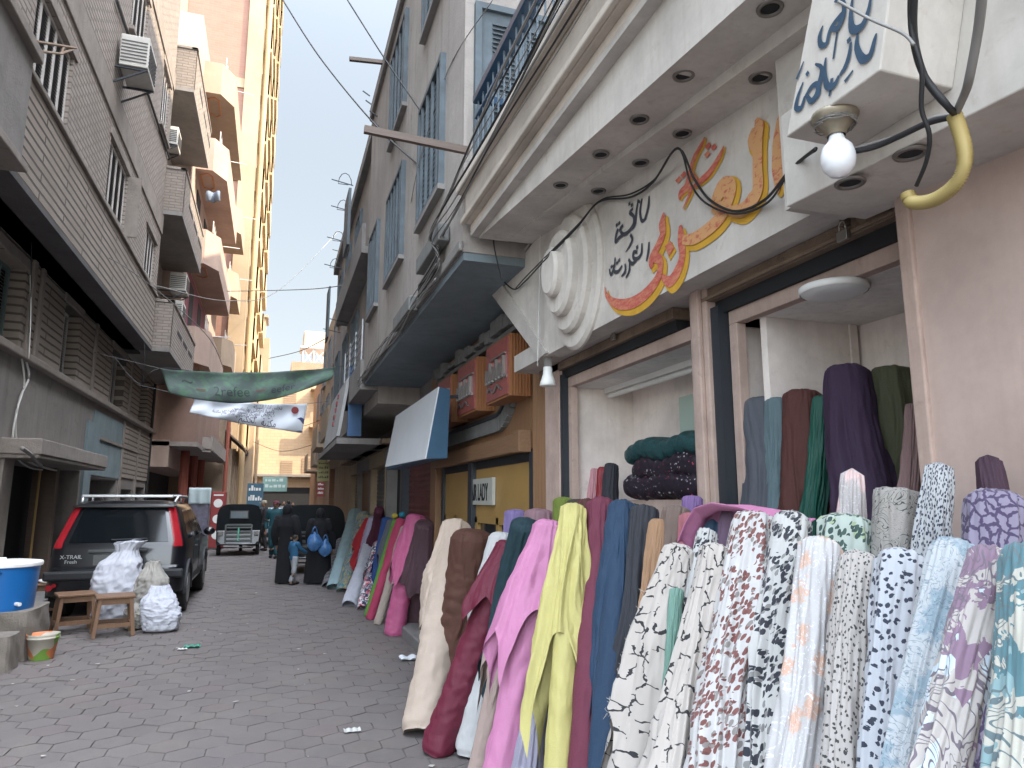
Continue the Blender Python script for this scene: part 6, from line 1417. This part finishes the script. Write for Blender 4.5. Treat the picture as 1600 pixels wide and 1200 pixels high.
# ---------------------------------------------------------------- sacks, stools, cooler, bucket
M['sack'] = plain('white_woven_sack', (.42,.43,.48), .7, var=.15, nscale=9, bump=.4); M['sackgrey'] = plain('dirty_grey_sack', (.26,.245,.22), .8, var=.4, nscale=5, bump=.4)
def sack(c, w, d, h, label, m, lean=(0,0), seed=0, neck=.35, slump=.1, tied=False):
    """filled woven sack: bulging belly, gathered neck, sharp creases"""
    c = Vector(c); N = lambda x, y, z: mnoise.noise(Vector((x+seed*11.3, y, z)))
    def fn(a, t):
        th = 6.2832*a; cx, sy_ = math.cos(th), math.sin(th)
        belly = .80+.28*math.sin(math.pi*min(1, t*1.25))**.7; base_ = (1-(1-min(1,t/.08))**2)**.5*.98+.02
        if t > .74: k = smooth((t-.74)/.26); belly *= 1-(1-neck)*k
        if tied and t > .9: belly *= 1+1.1*(t-.9)/.1
        sq = (abs(cx)**4+abs(sy_)**4)**-.14
        crease = abs(N(cx*1.8, sy_*1.8, t*5))**.7*.20+abs(N(cx*3.5+4, sy_*3.5, t*11))*.13+.05*N(cx*8, sy_*8, t*24)
        gather = .06*math.sin(17*th+3*N(cx,sy_,t*3))*smooth((t-.6)/.3)
        q = belly*base_*sq*(1.08-crease+gather)
        sag = .10*N(2, t*2.2, 0)
        return c+Vector((w/2*cx*q+lean[0]*t*t+sag*w, d/2*sy_*q+lean[1]*t*t, h*t*(1+.05*N(cx, sy_, 3)*smooth(t*2-1))))
    n = 96; mb = MB().grid(fn, n, 84, True); k = 84*n; mb.f.append(tuple(range(k, k+n))); mb.f.append(tuple(range(n)))
    return tag(mb.build('sack', m, None, smooth=True), label, 'sack', 'sacks behind the parked car')
sack((-1.97,11.12,0), .56,.40,1.10, 'tall bulging white sack leaning against the rear of the black car', M['sack'], (.14,.16), 1, .42, tied=True)
sack((-1.47,10.92,0), .42,.36,.84, 'dirty grey sack behind the short white sack', M['sackgrey'], (-.03,.12), 2, .5)
sack((-1.27,10.40,0), .44,.30,.56, 'short white sack with flat top in front of the grey one', M['sack'], (-.06,.1), 3, .62, .16)
sack((-1.62,10.75,0), .28,.28,.34, 'small slumped pale sack between the other sacks', M['sackgrey'], (0,.05), 4, .3)
M['stoolwood'] = wood('worn_stool_wood', (.20,.105,.055), 2, freq=50, dark=.35)
def stool(x, y, rz, label, h=.49, w=.40):
    r = empty('wooden_stool', (0,0,0), label, 'stool', 'wooden stools by the car')
    MB().box(-w/2-.02,w/2+.02,-w/2-.02,w/2+.02,h-.03,h).build('seat', M['stoolwood'], r, bevel=.008)
    b = MB(); b.box(-w/2+.01,w/2-.01,-w/2+.01,-w/2+.03,h-.10,h-.03); b.box(-w/2+.01,w/2-.01,w/2-.03,w/2-.01,h-.10,h-.03); b.box(-w/2+.01,-w/2+.03,-w/2+.03,w/2-.03,h-.10,h-.03); b.box(w/2-.03,w/2-.01,-w/2+.03,w/2-.03,h-.10,h-.03); b.build('apron', M['stoolwood'], r)
    for sx in (-1,1):
        for sy_ in (-1,1): MB().bar((sx*(w/2-.03),sy_*(w/2-.03),h-.03),(sx*(w/2+.015),sy_*(w/2+.015),0),.045).build('leg', M['stoolwood'], r, bevel=.004)
    for sx in (-1,1): MB().bar((sx*(w/2),-w/2,.12),(sx*(w/2),w/2,.12),.03,.05).build('stretcher', M['stoolwood'], r); MB().bar((-w/2,sx*(w/2),.14),(w/2,sx*(w/2),.14),.03,.05).build('stretcher', M['stoolwood'], r)
    r.location = (x,y,0); r.rotation_euler = (0,0,rz); return r
stool(-1.82,10.38,R(14),'wooden stool in front of the white sack, rightmost of the three stools')
stool(-2.34,10.75,R(20),'wooden stool in the middle, between cooler and white sack')
x, y = gp(66,968); stool(x-.05,y+.2,R(10),'wooden stool half hidden behind the blue cooler, with a pale bag on it')
q = Vector((x+.02,y+.2,.48)); o = MB().grid(lambda a,t: q+Vector((.18*math.cos(6.283*a)*math.sin(3.1416*t), .13*math.sin(6.283*a)*math.sin(3.1416*t), .035+.035*math.cos(3.1416*t)+.01*math.sin(a*25)*math.sin(3.14*t))), 24, 10, True).build('flat_bag', M['white'], None, smooth=True); tag(o,'flat pale bag lying on the rear wooden stool','bag')
b_ = oz(30,1036); BXc, BYc = b_.x-.02, b_.y+.2
M['stone'] = plaster('rough_stone_block', (.24,.21,.18), dirt=(.12,.10,.085), amt=.6, scale=4, bump=1.0)
def block(x0,x1,y0,y1,h,label):
    rr = random.Random(int(h*100)); cx, cy_ = (x0+x1)/2, (y0+y1)/2
    def fn(a, t):
        th = 6.2832*a; s = (abs(math.cos(th))**8+abs(math.sin(th))**8)**(-1/8)*(1-.04*t+.02*math.sin(9*t+a*30)); return Vector((cx+(x1-x0)/2*math.cos(th)*s, cy_+(y1-y0)/2*math.sin(th)*s, h*t))
    n = 48; m_ = MB().grid(fn, n, 16, True); m_.f.append(tuple(range(16*n, 17*n))); return tag(m_.build('stone_block', M['stone'], None), label, 'stone block')
zt_ = ox(60,950,BXc).z
block(BXc-.7,BXc+.06,BYc-.15,BYc+.75,.50,'rough stone block carrying the blue drinks cooler')
p = oz(8,1050); block(p.x-.5,p.x+.04,p.y-.1,p.y+.30,.34,'low grey block at the left edge in front of the cooler block')
t_ = NT('blue_cooler_plastic'); s_ = t_.n('ShaderNodeSeparateXYZ'); t_.l(t_.co(), s_.inputs[0]); t_.color((.01,.13,.40)); t_.set(Roughness=.35)
cp = oy(0,950,BYc); cx = -2.79; cyc = 9.35
cl = empty('drinks_cooler', (cx,cyc,.5), 'round ribbed blue drinks cooler with white lid on the stone block', 'cooler')
rr_ = .37
prof = [(rr_*.93,.50)]
for k in range(22): z = .52+.0195*k; prof += [(rr_*(.93+.07*k/22), z), (rr_*(.93+.07*k/22)+.005, z+.010)]
prof += [(rr_+.005,.955),(rr_+.02,.96)]
MB().lathe((cx,cyc,0), prof, 48).build('drum', t_.m, cl, smooth=True)
MB().lathe((cx,cyc,0), [(rr_+.024,.955),(rr_+.028,.985),(rr_+.02,1.0),(rr_*.8,1.012),(.05,1.018),(.045,1.045),(0,1.045)], 48).build('lid', M['white'], cl, smooth=True)
b = MB(); b.tube([(cx+.12,cyc-rr_-.0,.90),(cx+.10,cyc-rr_-.04,.92),(cx-.02,cyc-rr_-.045,.92),(cx-.04,cyc-rr_-.0,.90)],.012,8); b.box(cx-.36,cx-.3,cyc-.1,cyc,.55,.6); b.build('handle', t_.m, cl, smooth=True)
MB().cyl((cx+.25,cyc-.24,.57),(cx+.30,cyc-.29,.57),.02,n=10).build('tap', M['white'], cl)
x, y = gp(64,1030); bk = empty('paint_bucket', (x,y,0), 'dirty white paint bucket with green and orange label', 'bucket')
t_ = NT('bucket_side'); n1 = t_.noise(7,3); s_ = t_.n('ShaderNodeSeparateXYZ'); t_.l(t_.co(), s_.inputs[0])
c_ = t_.mix(n1.outputs[0], (.36,.33,.27), (.5,.47,.40)); g_ = t_.noise(5,1,.3); c_ = t_.mix(t_.math('GREATER_THAN', g_.outputs[0], .55), c_, (.16,.30,.05)); g2_ = t_.noise(6.5,1,.3,t_.mapping(loc=(3,1,2))); c_ = t_.mix(t_.math('GREATER_THAN', g2_.outputs[0], .57), c_, (.52,.17,.06)); t_.color(c_); t_.set(Roughness=.55)
MB().lathe((x,y,0), [(0,.0),(.11,.0),(.115,.01),(.148,.215),(.155,.215),(.155,.232),(.148,.232),(.15,.245),(.156,.262),(.148,.262),(.13,.12),(0,.1)], 36).build('pail', t_.m, bk, smooth=True)
b = MB(); b.tube([(x-.152,y,.24)]+[(x-.152*math.cos(a*math.pi/8),y-.10*math.sin(a*math.pi/8),.24-.05*math.sin(a*math.pi/8)) for a in range(1,8)]+[(x+.152,y,.24)],.003,5); b.build('wire_handle', M['greycable'], bk)
# litter
for (u,v,c_,l_,w) in ((300,1012,(.03,.25,.17),'crumpled green wrapper on the paving',.09),(285,1016,(.6,.6,.58),'small torn white scraps beside the green wrapper',.05),(648,1030,(.6,.62,.66),'crumpled clear plastic by the pavement edge',.16),(550,1144,(.45,.44,.42),'flat white scrap on the paving in the foreground',.06)):
    p = oz(u,v); rnd = random.Random(u); ph = rnd.uniform(0,6)
    o = MB().grid(lambda a,t: p+Vector((w*(a-.5)*2, w*.6*(t-.5)*2, .012+.02*abs(math.sin(a*9+ph)*math.cos(t*7+ph))*w/.1)), 14, 10).build('litter', plain('litter_%d' % u, c_, .4), None, solid=.002); tag(o, l_, 'litter')
rnd = random.Random(12); b = MB()
for k in range(70):
    x, y = rnd.uniform(-2.2,1.4), rnd.uniform(4.3,20); s = rnd.uniform(.008,.03); a = rnd.uniform(0,6.28); b.add([(x+s*math.cos(a+q*1.57+rnd.uniform(-.3,.3)), y+s*math.sin(a+q*1.57)*.8, .008+rnd.uniform(0,.006)) for q in range(4)], [(0,1,2,3)])
tag(b.build('scattered_crumbs', plain('dust_scraps', (.42,.40,.37), .9)), 'small scraps and crumbs of rubbish scattered over the paving', 'litter', kind='stuff')
# fridges
fr_ = empty('drinks_fridge', (-2.0,27.3,0), 'tall red drinks fridge with white circles by the left shops', 'fridge')
x0, x1 = oy(325,850,27.3).x, oy(348,850,27.3).x
MB().box(x0,x1,27.3,27.9,0.05,2.0).build('cabinet', M['red'], fr_, bevel=.02)
b = MB()
for z in (1.6,1.05,.5): b.cyl(((x0+x1)/2,27.295,z),((x0+x1)/2,27.285,z),.15,n=20)
b.box(x0+.08,x1-.08,27.285,27.295,1.86,1.91); b.build('white_circle', M['whiteink'], fr_)
x0, x1 = oy(292,850,26.2).x, oy(322,850,26.2).x
fr2 = empty('wrapped_stand', (x0,26.2,0), 'display stand wrapped in pale plastic beside the red fridge', 'display stand')
MB().box(x0,x1,26.2,26.8,.1,2.0).build('cabinet', plain('violet_grey_stock', (.13,.12,.17), .5, var=.6, nscale=8), fr2, bevel=.02)
MB().grid(lambda a,t: Vector((x0-.05+(x1-x0+.1)*a, 26.15-.04*math.sin(a*14)*t, 2.12-.55*t)), 24, 8).build('plastic_cover', plain('pale_plastic', (.42,.50,.52), .4), fr2, smooth=True, solid=.01)
o = MB().box(-3.0,-2.5,24.6,25.3,0,.9).build('bin', plain('green_grey_bin', (.25,.30,.24), .6), None, bevel=.04); tag(o,'pale green bin beside the wrapped stand','bin')
# ---------------------------------------------------------------- banners
t_ = NT('green_banner_cloth'); uv = t_.co('UV'); n1 = t_.noise(2.5,4,.6,uv,.5); c_ = t_.mix(t_.ramp(n1.outputs[0],[(.45,(0,0,0)),(.65,(1,1,1))]), (.085,.115,.11), (.10,.19,.125))
t_.color(c_); t_.set(Roughness=.8); M['greenbanner'] = t_.m
def banner(TL, TR, BR, BL, m, name, label, sag=.2, sagb=.2, words=()):
    TL, TR, BR, BL = map(Vector, (TL,TR,BR,BL)); r = empty(name, (TL+TR)/2, label, 'banner'); uvs = []
    def S(a, t):
        top = TL.lerp(TR, a)-Vector((0,0,sag*4*a*(1-a))); bot = BL.lerp(BR, a)-Vector((0,0,sagb*4*a*(1-a))); p = top.lerp(bot, t); return p+Vector((0,.07*math.sin(a*9+t*3)*t+.03*math.sin(a*23+t*5)+.03*math.sin(t*6),0))
    def fn(a, t): uvs.append((a*6, t*1.5)); return S(a, t)
    MB().grid(fn, 70, 14).build('cloth', m, r, smooth=True, uvs=uvs, solid=.006)
    for (txt, a0, t0, size, wm, sx) in words:
        W = 24; o = text3d(txt, 'banner_writing', wm, None, (0,0,0), (1,0,0), (0,1,0), size, .0, sx=sx)
        me = o.data; Ltop = (TR-TL).length; H = (TL-BL).length
        for v_ in me.vertices:
            a = a0+v_.co.x/Ltop; t = t0-v_.co.y/H; p = S(a, t)+Vector((0,-.012,0)); v_.co = p-r.location
        o.parent = r
    b = MB(); b.tube([TL, TL+Vector((-1.2,0,.25))], .006, 4); b.tube([TR, TR+Vector((.5,.1,.1))], .006, 4); b.build('rope', M['cable'], r); return r
# shaped Arabic words with presentation forms, drawn in visual order
def ar(s):
    F_ = {'ا':('\uFE8D','\uFE8E',None,None),'أ':('\uFE83','\uFE84',None,None),'ب':('\uFE8F','\uFE90','\uFE92','\uFE91'),'ة':('\uFE93','\uFE94',None,None),'ت':('\uFE95','\uFE96','\uFE98','\uFE97'),'ج':('\uFE9D','\uFE9E','\uFEA0','\uFE9F'),'ح':('\uFEA1','\uFEA2','\uFEA4','\uFEA3'),'د':('\uFEA9','\uFEAA',None,None),'ر':('\uFEAD','\uFEAE',None,None),'س':('\uFEB1','\uFEB2','\uFEB4','\uFEB3'),'ش':('\uFEB5','\uFEB6','\uFEB8','\uFEB7'),'ع':('\uFEC9','\uFECA','\uFECC','\uFECB'),'ف':('\uFED1','\uFED2','\uFED4','\uFED3'),'ق':('\uFED5','\uFED6','\uFED8','\uFED7'),'ك':('\uFED9','\uFEDA','\uFEDC','\uFEDB'),'ل':('\uFEDD','\uFEDE','\uFEE0','\uFEDF'),'م':('\uFEE1','\uFEE2','\uFEE4','\uFEE3'),'ن':('\uFEE5','\uFEE6','\uFEE8','\uFEE7'),'ه':('\uFEE9','\uFEEA','\uFEEC','\uFEEB'),'و':('\uFEED','\uFEEE',None,None),'ي':('\uFEF1','\uFEF2','\uFEF4','\uFEF3'),'ص':('\uFEB9','\uFEBA','\uFEBC','\uFEBB')}
    out = []
    for i, ch in enumerate(s):
        if ch not in F_: out.append(ch); continue
        f = F_[ch]; prev = i > 0 and s[i-1] in F_ and F_[s[i-1]][3] is not None; nxt = i+1 < len(s) and s[i+1] in F_ and f[3] is not None
        out.append(f[2] if prev and nxt else f[1] if prev else f[3] if nxt else f[0])
    return ''.join(reversed(out))
Yb = 15.5
M['inkdull'] = plain('faded_dark_lettering', (.055,.07,.075), .8); M['inkred'] = plain('faded_red_lettering', (.13,.085,.075), .8); M['inkgreen'] = plain('faded_green_mark', (.05,.14,.07), .8)
banner(oy(251,576,Yb), oy(525,573,Yb-.5), oy(519,592,Yb-.5), oy(264,614,Yb), M['greenbanner'], 'green_banner', 'dark green banner slung across the street, upper of the two', .10, .34,
  [(' eefer2'[::-1].strip(),.28,.80,.24,M['inkdull'],1.2),('-',.17,.80,.4,M['inkred'],2.0),('-',.52,.80,.4,M['inkred'],2.0),('eefer',.62,.78,.20,M['inkdull'],1.2),('~',.10,.60,.4,M['inkdull'],1)])
Yc = 17.5
M['whitebanner'] = plain('white_banner_cloth', (.66,.70,.76), .75, var=.12, nscale=2); M['inkbanner'] = plain('violet_black_lettering', (.06,.035,.07), .8)
rows = [(' '.join(map(ar, reversed(w.split()))), a, t, s, M['inkbanner'], 1.0) for w, a, t, s in (('مجلس ادارة الشركة',.52,.22,.085),('وجميع العاملين بها يتقدمون',.34,.38,.085),('بخالص التهنئة للسيد المهندس',.26,.53,.085),('حسن الصاوي مدير عام مكتبة',.18,.68,.085),)]
banner(oy(304,622,Yc), oy(480,631,Yc), oy(472,677,Yc), oy(296,645,Yc), M['whitebanner'], 'white_banner', 'white banner with dark Arabic lines hung below the green one', .05, .03,
  rows + [(ar('الحكيم'), .42,.90,.15,M['inkbanner'],1.0),(ar('مكتبة'), .62,.93,.15,M['inkbanner'],1.0)][0:2])
# red logo, blue picture patch
wb = [o for o in scene.objects if o.name == 'white_banner'][0]
p = oy(461,641,Yc-.06); o = MB().cyl(p, p+Vector((0,.012,0)), .085, n=20).build('red_logo', M['red'], wb)
a_ = [oy(u,v,Yc-.05) for u, v in ((458,668),(462,655),(470,652),(476,655),(472,676),(457,673))]; o = MB().prism(a_, (0,.01,0)).build('blue_picture', plain('blue_print_patch', (.05,.06,.15), .7, var=.8, nscale=9), wb)
# pale cream sheet hung behind banners at the right
o = MB().grid(lambda a,t: oy(415+89*a, (618+60*a*0-26*a), 22).lerp(oy(415+89*a, 640-40*a*a, 22), t), 10, 4).build('awning_cloth', M['tan'], None) if False else None
# ---------------------------------------------------------------- cables
def cable(pts, r, name, label, m, sub_=8, cat='cable'):
    P3 = [Vector(p) for p in pts]; c = []; m_ = len(P3)
    for i in range(m_-1):
        p0,p1,p2,p3 = P3[max(i-1,0)],P3[i],P3[i+1],P3[min(i+2,m_-1)]
        for k in range(sub_): t = k/sub_; c.append(.5*((2*p1)+(p2-p0)*t+(2*p0-5*p1+4*p2-p3)*t*t+(3*p1-p0-3*p2+p3)*t**3))
    c.append(P3[-1]); o = MB().tube(c, r, 6).build(name, m, None, smooth=True); return tag(o, label, cat)
XF = XS-.03
cable([ox(u,v,X) for u,v,X in ((784,437,XF),(803,452,XF),(820,440,XF),(850,408,XS-.2),(900,357,XS-.1),(935,316,XF),(985,308,XF),(1020,285,XF),(1058,232,XS-.1),(1085,280,XF),(1110,313,XF),(1150,330,XF),(1195,312,XF),(1235,265,1.5),(1275,232,1.42))], .0055, 'black_cable', 'black cable looping over the painted fascia from the shell ornament to the bulb', M['cable'])
cable([ox(u,v,X) for u,v,X in ((806,450,XF),(822,432,XF),(852,402,XS-.2),(902,352,XS-.1),(938,313,XF),(985,303,XF),(1024,279,XF),(1059,231,XS-.1),(1080,288,XF),(1104,318,XF),(1150,334,XF),(1200,316,XF),(1238,262,1.5),(1275,234,1.42))], .0045, 'black_cable', 'second thinner black cable twisted with the one over the fascia', M['cable'])
cable([ox(u,v,1.33) for u,v in ((1326,238),(1365,230),(1405,213),(1450,192),(1490,182))], .007, 'black_cable', 'thick black cable from the bulb rightwards to the yellow conduit', M['cable'])
cable([ox(u,v,1.33) for u,v in ((1326,234),(1370,222),(1420,206),(1455,185),(1490,180))], .004, 'grey_cable', 'grey cable beside the thick one running to the yellow conduit', M['greycable'])
for i,(pp,rr,lab) in enumerate((([(1428,-10),(1428,60),(1445,120),(1480,165),(1493,178)],.008,'thickest black cable dropping from the top edge above the conduit'),([(1422,-10),(1424,50),(1440,110),(1440,170),(1452,210),(1448,250),(1432,290)],.005,'black cable falling left of the conduit down to its lower end'),([(1535,-10),(1528,50),(1515,120),(1508,145),(1493,178)],.009,'dark grey cable dropping from the top right to the conduit'),([(1310,2),(1360,30),(1410,52),(1428,70)],.0035,'thin pale wire crossing the greeting sign to the cables'))):
    cable([ox(u,v,(1.17+.16*k/max(1,len(pp)-1)) if i < 3 else 1.17) for k,(u,v) in enumerate(pp)], rr, 'black_cable' if i < 3 else 'thin_wire', lab, M['cable'] if i < 2 else M['greycable'])
t_ = NT('yellow_corrugated_conduit'); t_.color((.42,.32,.12)); t_.set(Roughness=.55); 
P3 = [ox(u,v,1.33) for u,v in ((1491,180),(1500,205),(1507,235),(1506,262),(1493,288),(1468,308),(1445,316),(1424,315),(1418,302))]; c = []
for i in range(len(P3)-1):
    p0,p1,p2,p3 = P3[max(i-1,0)],P3[i],P3[i+1],P3[min(i+2,len(P3)-1)]
    for k in range(14): t = k/14; c.append(.5*((2*p1)+(p2-p0)*t+(2*p0-5*p1+4*p2-p3)*t*t+(3*p1-p0-3*p2+p3)*t**3))
o = MB().tube(c, [.0115+.0045*(i % 2) for i in range(len(c))], 12).build('corrugated_conduit', t_.m, None, smooth=True); tag(o,'yellow corrugated conduit curling in a hook under the right end of the fascia','conduit')
# bundles of cables under the balcony edge and along the grey building
rnd = random.Random(21)
for i in range(9):
    j = rnd.uniform(-.05,.05); z0 = 3.5+.05*i
    pts = [(1.13-.01*i+.02*math.sin(k+i), .8+1.05*k*.6, 3.40+.35+.045*i*(1-k/9)+.03*math.sin(k*1.3+i)+(-.05*k*.3)) for k in range(8)] + [(1.14,5.2,3.45+.02*i),(1.12,5.9,3.40+.015*i)]
    cable(pts, .0035+.002*(i % 3), 'cable_run', 'cable run number %s sagging along the balcony edge' % ['one','two','three','four','five','six','seven','eight','nine'][i] if False else ['thick grey','thin black','slack black','taut grey','lowest black','uppermost thin grey','frayed black','old painted','double black'][i]+' cable following the moulded balcony edge', M['cable'] if i % 2 else M['greycable'])
for i in range(6):
    pts = [(1.12,5.2+.9*k,3.46-.02*i+.05*math.sin(k*2+i*1.3)-.02*k*.2) for k in range(7)] 
    cable(pts, .0035+.002*(i % 2), 'cable_run', ['black','grey','thin black','slack grey','wavy black','thin pale'][i]+' cable clipped along the lower edge of the grey building', M['cable'] if i % 2 == 0 else M['greycable'])
for i in range(7):
    a0 = oy(748+rnd.uniform(-8,12), 318+rnd.uniform(-14,10), 4.9); pts = [a0]+[a0+Vector((rnd.uniform(-.05,.05), rnd.uniform(-.05,.05), -.06*k*rnd.uniform(.6,1.3))) for k in range(1,5)]
    cable(pts, .003, 'loose_wire', ['curled','straight','short','long','bent','doubled','frayed'][i]+' loose wire end dangling at the balcony corner knot', M['greycable'] if i % 2 else M['cable'])
cable([oy(748,318,4.9), oy(770,350,4.7), oy(772,385,4.6), oy(784,437,4.4)], .005, 'black_cable', 'slack cable from the balcony corner down to the pointed fascia tip', M['cable'])
cable([oy(846,300,4.3), oy(843,430,4.3), oy(840,572,4.3)], .0035, 'white_string', 'white string hanging straight down before the shell ornament', M['whitecable'])
cable([oy(770,0,4), oy(700,110,5.2), oy(655,255,6.2), oy(640,330,7)], .004, 'thin_wire', 'thin wire slanting down across the grey building wall', M['greycable'])
sky_wires = [([(442,0,9),(500,90,8.5),(580,188,8),(655,258,6.5),(748,318,5)],.010,'long dark wire crossing the sky from top centre to the balcony corner'),
 ([(543,0,7),(600,90,6.8),(668,190,6.2),(748,318,5)],.008,'second dark wire above the roof line reaching the same balcony corner'),
 ([(355,455,24),(480,452,18),(560,442,14),(650,430,9)],.012,'pale wire stretched level across the street at mid height'),
 ([(130,415,17),(250,448,20),(360,470,24),(440,450,30),(530,360,40)],.014,'thin wire rising from the brick wall to the far right roofs'),
 ([(115,385,14.5),(200,420,15),(320,520,18),(350,578,20)],.010,'thin wire slanting from the brick band to the green banner'),
 ([(520,390,20),(560,400,16),(600,405,13)],.012,'short wire under the blue shutters'),
 ([(180,560,16),(220,600,16),(262,575,16),(420,600,20),(520,575,17)],.008,'slack wire dipping in front of the green banner'),
 ([(420,560,45),(470,548,40),(525,520,30)],.02,'far wire near the water tank'),
 ([(395,690,40),(440,705,38),(500,690,30),(530,660,24)],.012,'wire crossing before the end building, lower one'),
 ([(400,640,40),(450,668,38),(505,655,30),(530,640,24)],.012,'wire crossing before the end building, upper one')]
for pp, r_, lab in sky_wires: cable([oy(*p) for p in pp], r_, 'overhead_wire', lab, M['greycable'] if 'pale' in lab or 'thin' in lab else M['cable'], cat='wire')
for i, (u, v0, v1, Y) in enumerate(((48,300,520,12),(47,430,560,12),(225,520,600,19))):
    cable([oy(u,v0,Y), oy(u+1,(v0+v1)/2,Y), oy(u-2,v1,Y)], .007, 'hanging_wire', ['dark wire hanging beside the nearest teal shutter','white wire beneath the dark one on the rib','thin wire hanging near the banner end'][i], M['whitecable'] if i == 1 else M['cable'])
cable([ox(u,v,-3.85) for u,v in ((40,560),(45,590),(32,620),(24,660),(28,700),(40,718),(60,728),(88,735))], .018, 'white_cable', 'pair of white cables curling down the grey wall to the canopy', M['whitecable'])
cable([ox(u,v,-3.83) for u,v in ((34,560),(38,600),(27,640),(20,680),(24,712),(45,730),(66,734))], .014, 'white_cable', 'thinner white cable beside the pair on the grey wall', M['whitecable'])
cable([ox(u,v,-3.45) for u,v in ((34,700),(50,712),(64,728))], .03, 'grey_hose', 'thick grey hose end resting over the canopy edge', M['greycable'])
# washing-line arms on the right roof line
for i, (u,v,X) in enumerate(((552,290,1.2),(548,330,1.3),(540,378,1.3),(535,420,1.3),(590,182,1.2),(583,165,1.2),(578,150,1.2),(592,198,1.2),(532,520,1.4),(545,505,1.4))):
    p = ox(u,v,X); q = p+Vector((-.42 if i < 4 or i > 7 else -.12,0,.07)); b = MB(); b.bar(p,q,.016)
    if i in (0,1,2,3): b.tube([p+Vector((-.1,.0,.0))]+[p+Vector((-.16-.13*math.cos(a*math.pi/6),0,.24*math.sin(a*math.pi/6))) for a in range(6,-1,-1)][::-1],.008,6)
    tag(b.build('iron_arm', M['darksteel']), ['uppermost iron arm with hoop on the right roof line','second iron arm with hoop on the right roof line','third iron arm with hoop, above the blue leaf','lowest iron arm with hoop on the right roof line','iron spike below the short pole','middle iron spike near the roof edge','top iron spike near the roof edge','lowest iron spike near the roof edge','far iron arm beside the banner end','far iron arm above the slanting signboard'][i], 'iron arm', 'iron arms on the right roofs')
# ---------------------------------------------------------------- parts made of several separate pieces become several parts
KEEP = ('slats','louvres','bars','grille','letters','letter_outline','small_words','word_above','word_outline','greeting_text','metal_lettering','board_text','badge','banner_writing','red_lettering','face_features','side_slats','broken_light_trough','hand','shutter','iron_bars','binding_wire','stand','brick_patch','draped_cloth','rolled_cloth','cloth','rail','soffit_moulding','frame','door_frame','luggage_rack','window_rim','head','bumper','stretcher','curved_frame','frame_edge')
def split_pieces():
    for o in [x for x in scene.objects if x.type == 'MESH' and x.parent and not x.get('kind')]:
        base = o.name.split('.')[0]
        if base in KEEP or o.modifiers.get('solid') or len(o.data.vertices) > 4000 or len(o.data.polygons) < 6: continue
        me = o.data; par = list(range(len(me.vertices)))
        def find(a):
            while par[a] != a: par[a] = par[par[a]]; a = par[a]
            return a
        for e in me.edges: par[find(e.vertices[0])] = find(e.vertices[1])
        groups = {}
        for i in range(len(par)): groups.setdefault(find(i), []).append(i)
        gl = list(groups.values())
        if len(gl) < 2 or len(gl) > 60: continue
        bb_ = []
        for g in gl:
            xs = [me.vertices[i].co for i in g]; bb_.append([min(v.x for v in xs), max(v.x for v in xs), min(v.y for v in xs), max(v.y for v in xs), min(v.z for v in xs), max(v.z for v in xs)])
        n = len(gl); cl = list(range(n)); T = .025
        def f2(a):
            while cl[a] != a: a = cl[a]
            return a
        for i in range(n):
            for j in range(i+1, n):
                A, B = bb_[i], bb_[j]
                if all(A[2*k]-T <= B[2*k+1] and B[2*k]-T <= A[2*k+1] for k in range(3)): cl[f2(i)] = f2(j)
        roots = {}
        for i in range(n): roots.setdefault(f2(i), []).append(i)
        if len(roots) < 2 or len(roots) > 40: continue
        first = True; vid = {}
        for ci, (r_, idx) in enumerate(roots.items()):
            for i in idx:
                for v in gl[i]: vid[v] = ci
        meshes = []
        for ci in range(len(roots)):
            vs_ = [v for v in range(len(me.vertices)) if vid[v] == ci]; mp = {v: k for k, v in enumerate(vs_)}
            m2 = bpy.data.meshes.new(base); m2.from_pydata([tuple(me.vertices[v].co) for v in vs_], [], [tuple(mp[v] for v in p.vertices) for p in me.polygons if vid[p.vertices[0]] == ci])
            for mt in me.materials: m2.materials.append(mt)
            sm = me.polygons[0].use_smooth
            for p in m2.polygons: p.use_smooth = sm
            meshes.append(m2)
        for ci, m2 in enumerate(meshes):
            if ci == 0: o.data = m2
            else:
                c = o.copy(); c.data = m2; c.name = base; col.objects.link(c); c.parent = o.parent
split_pieces()
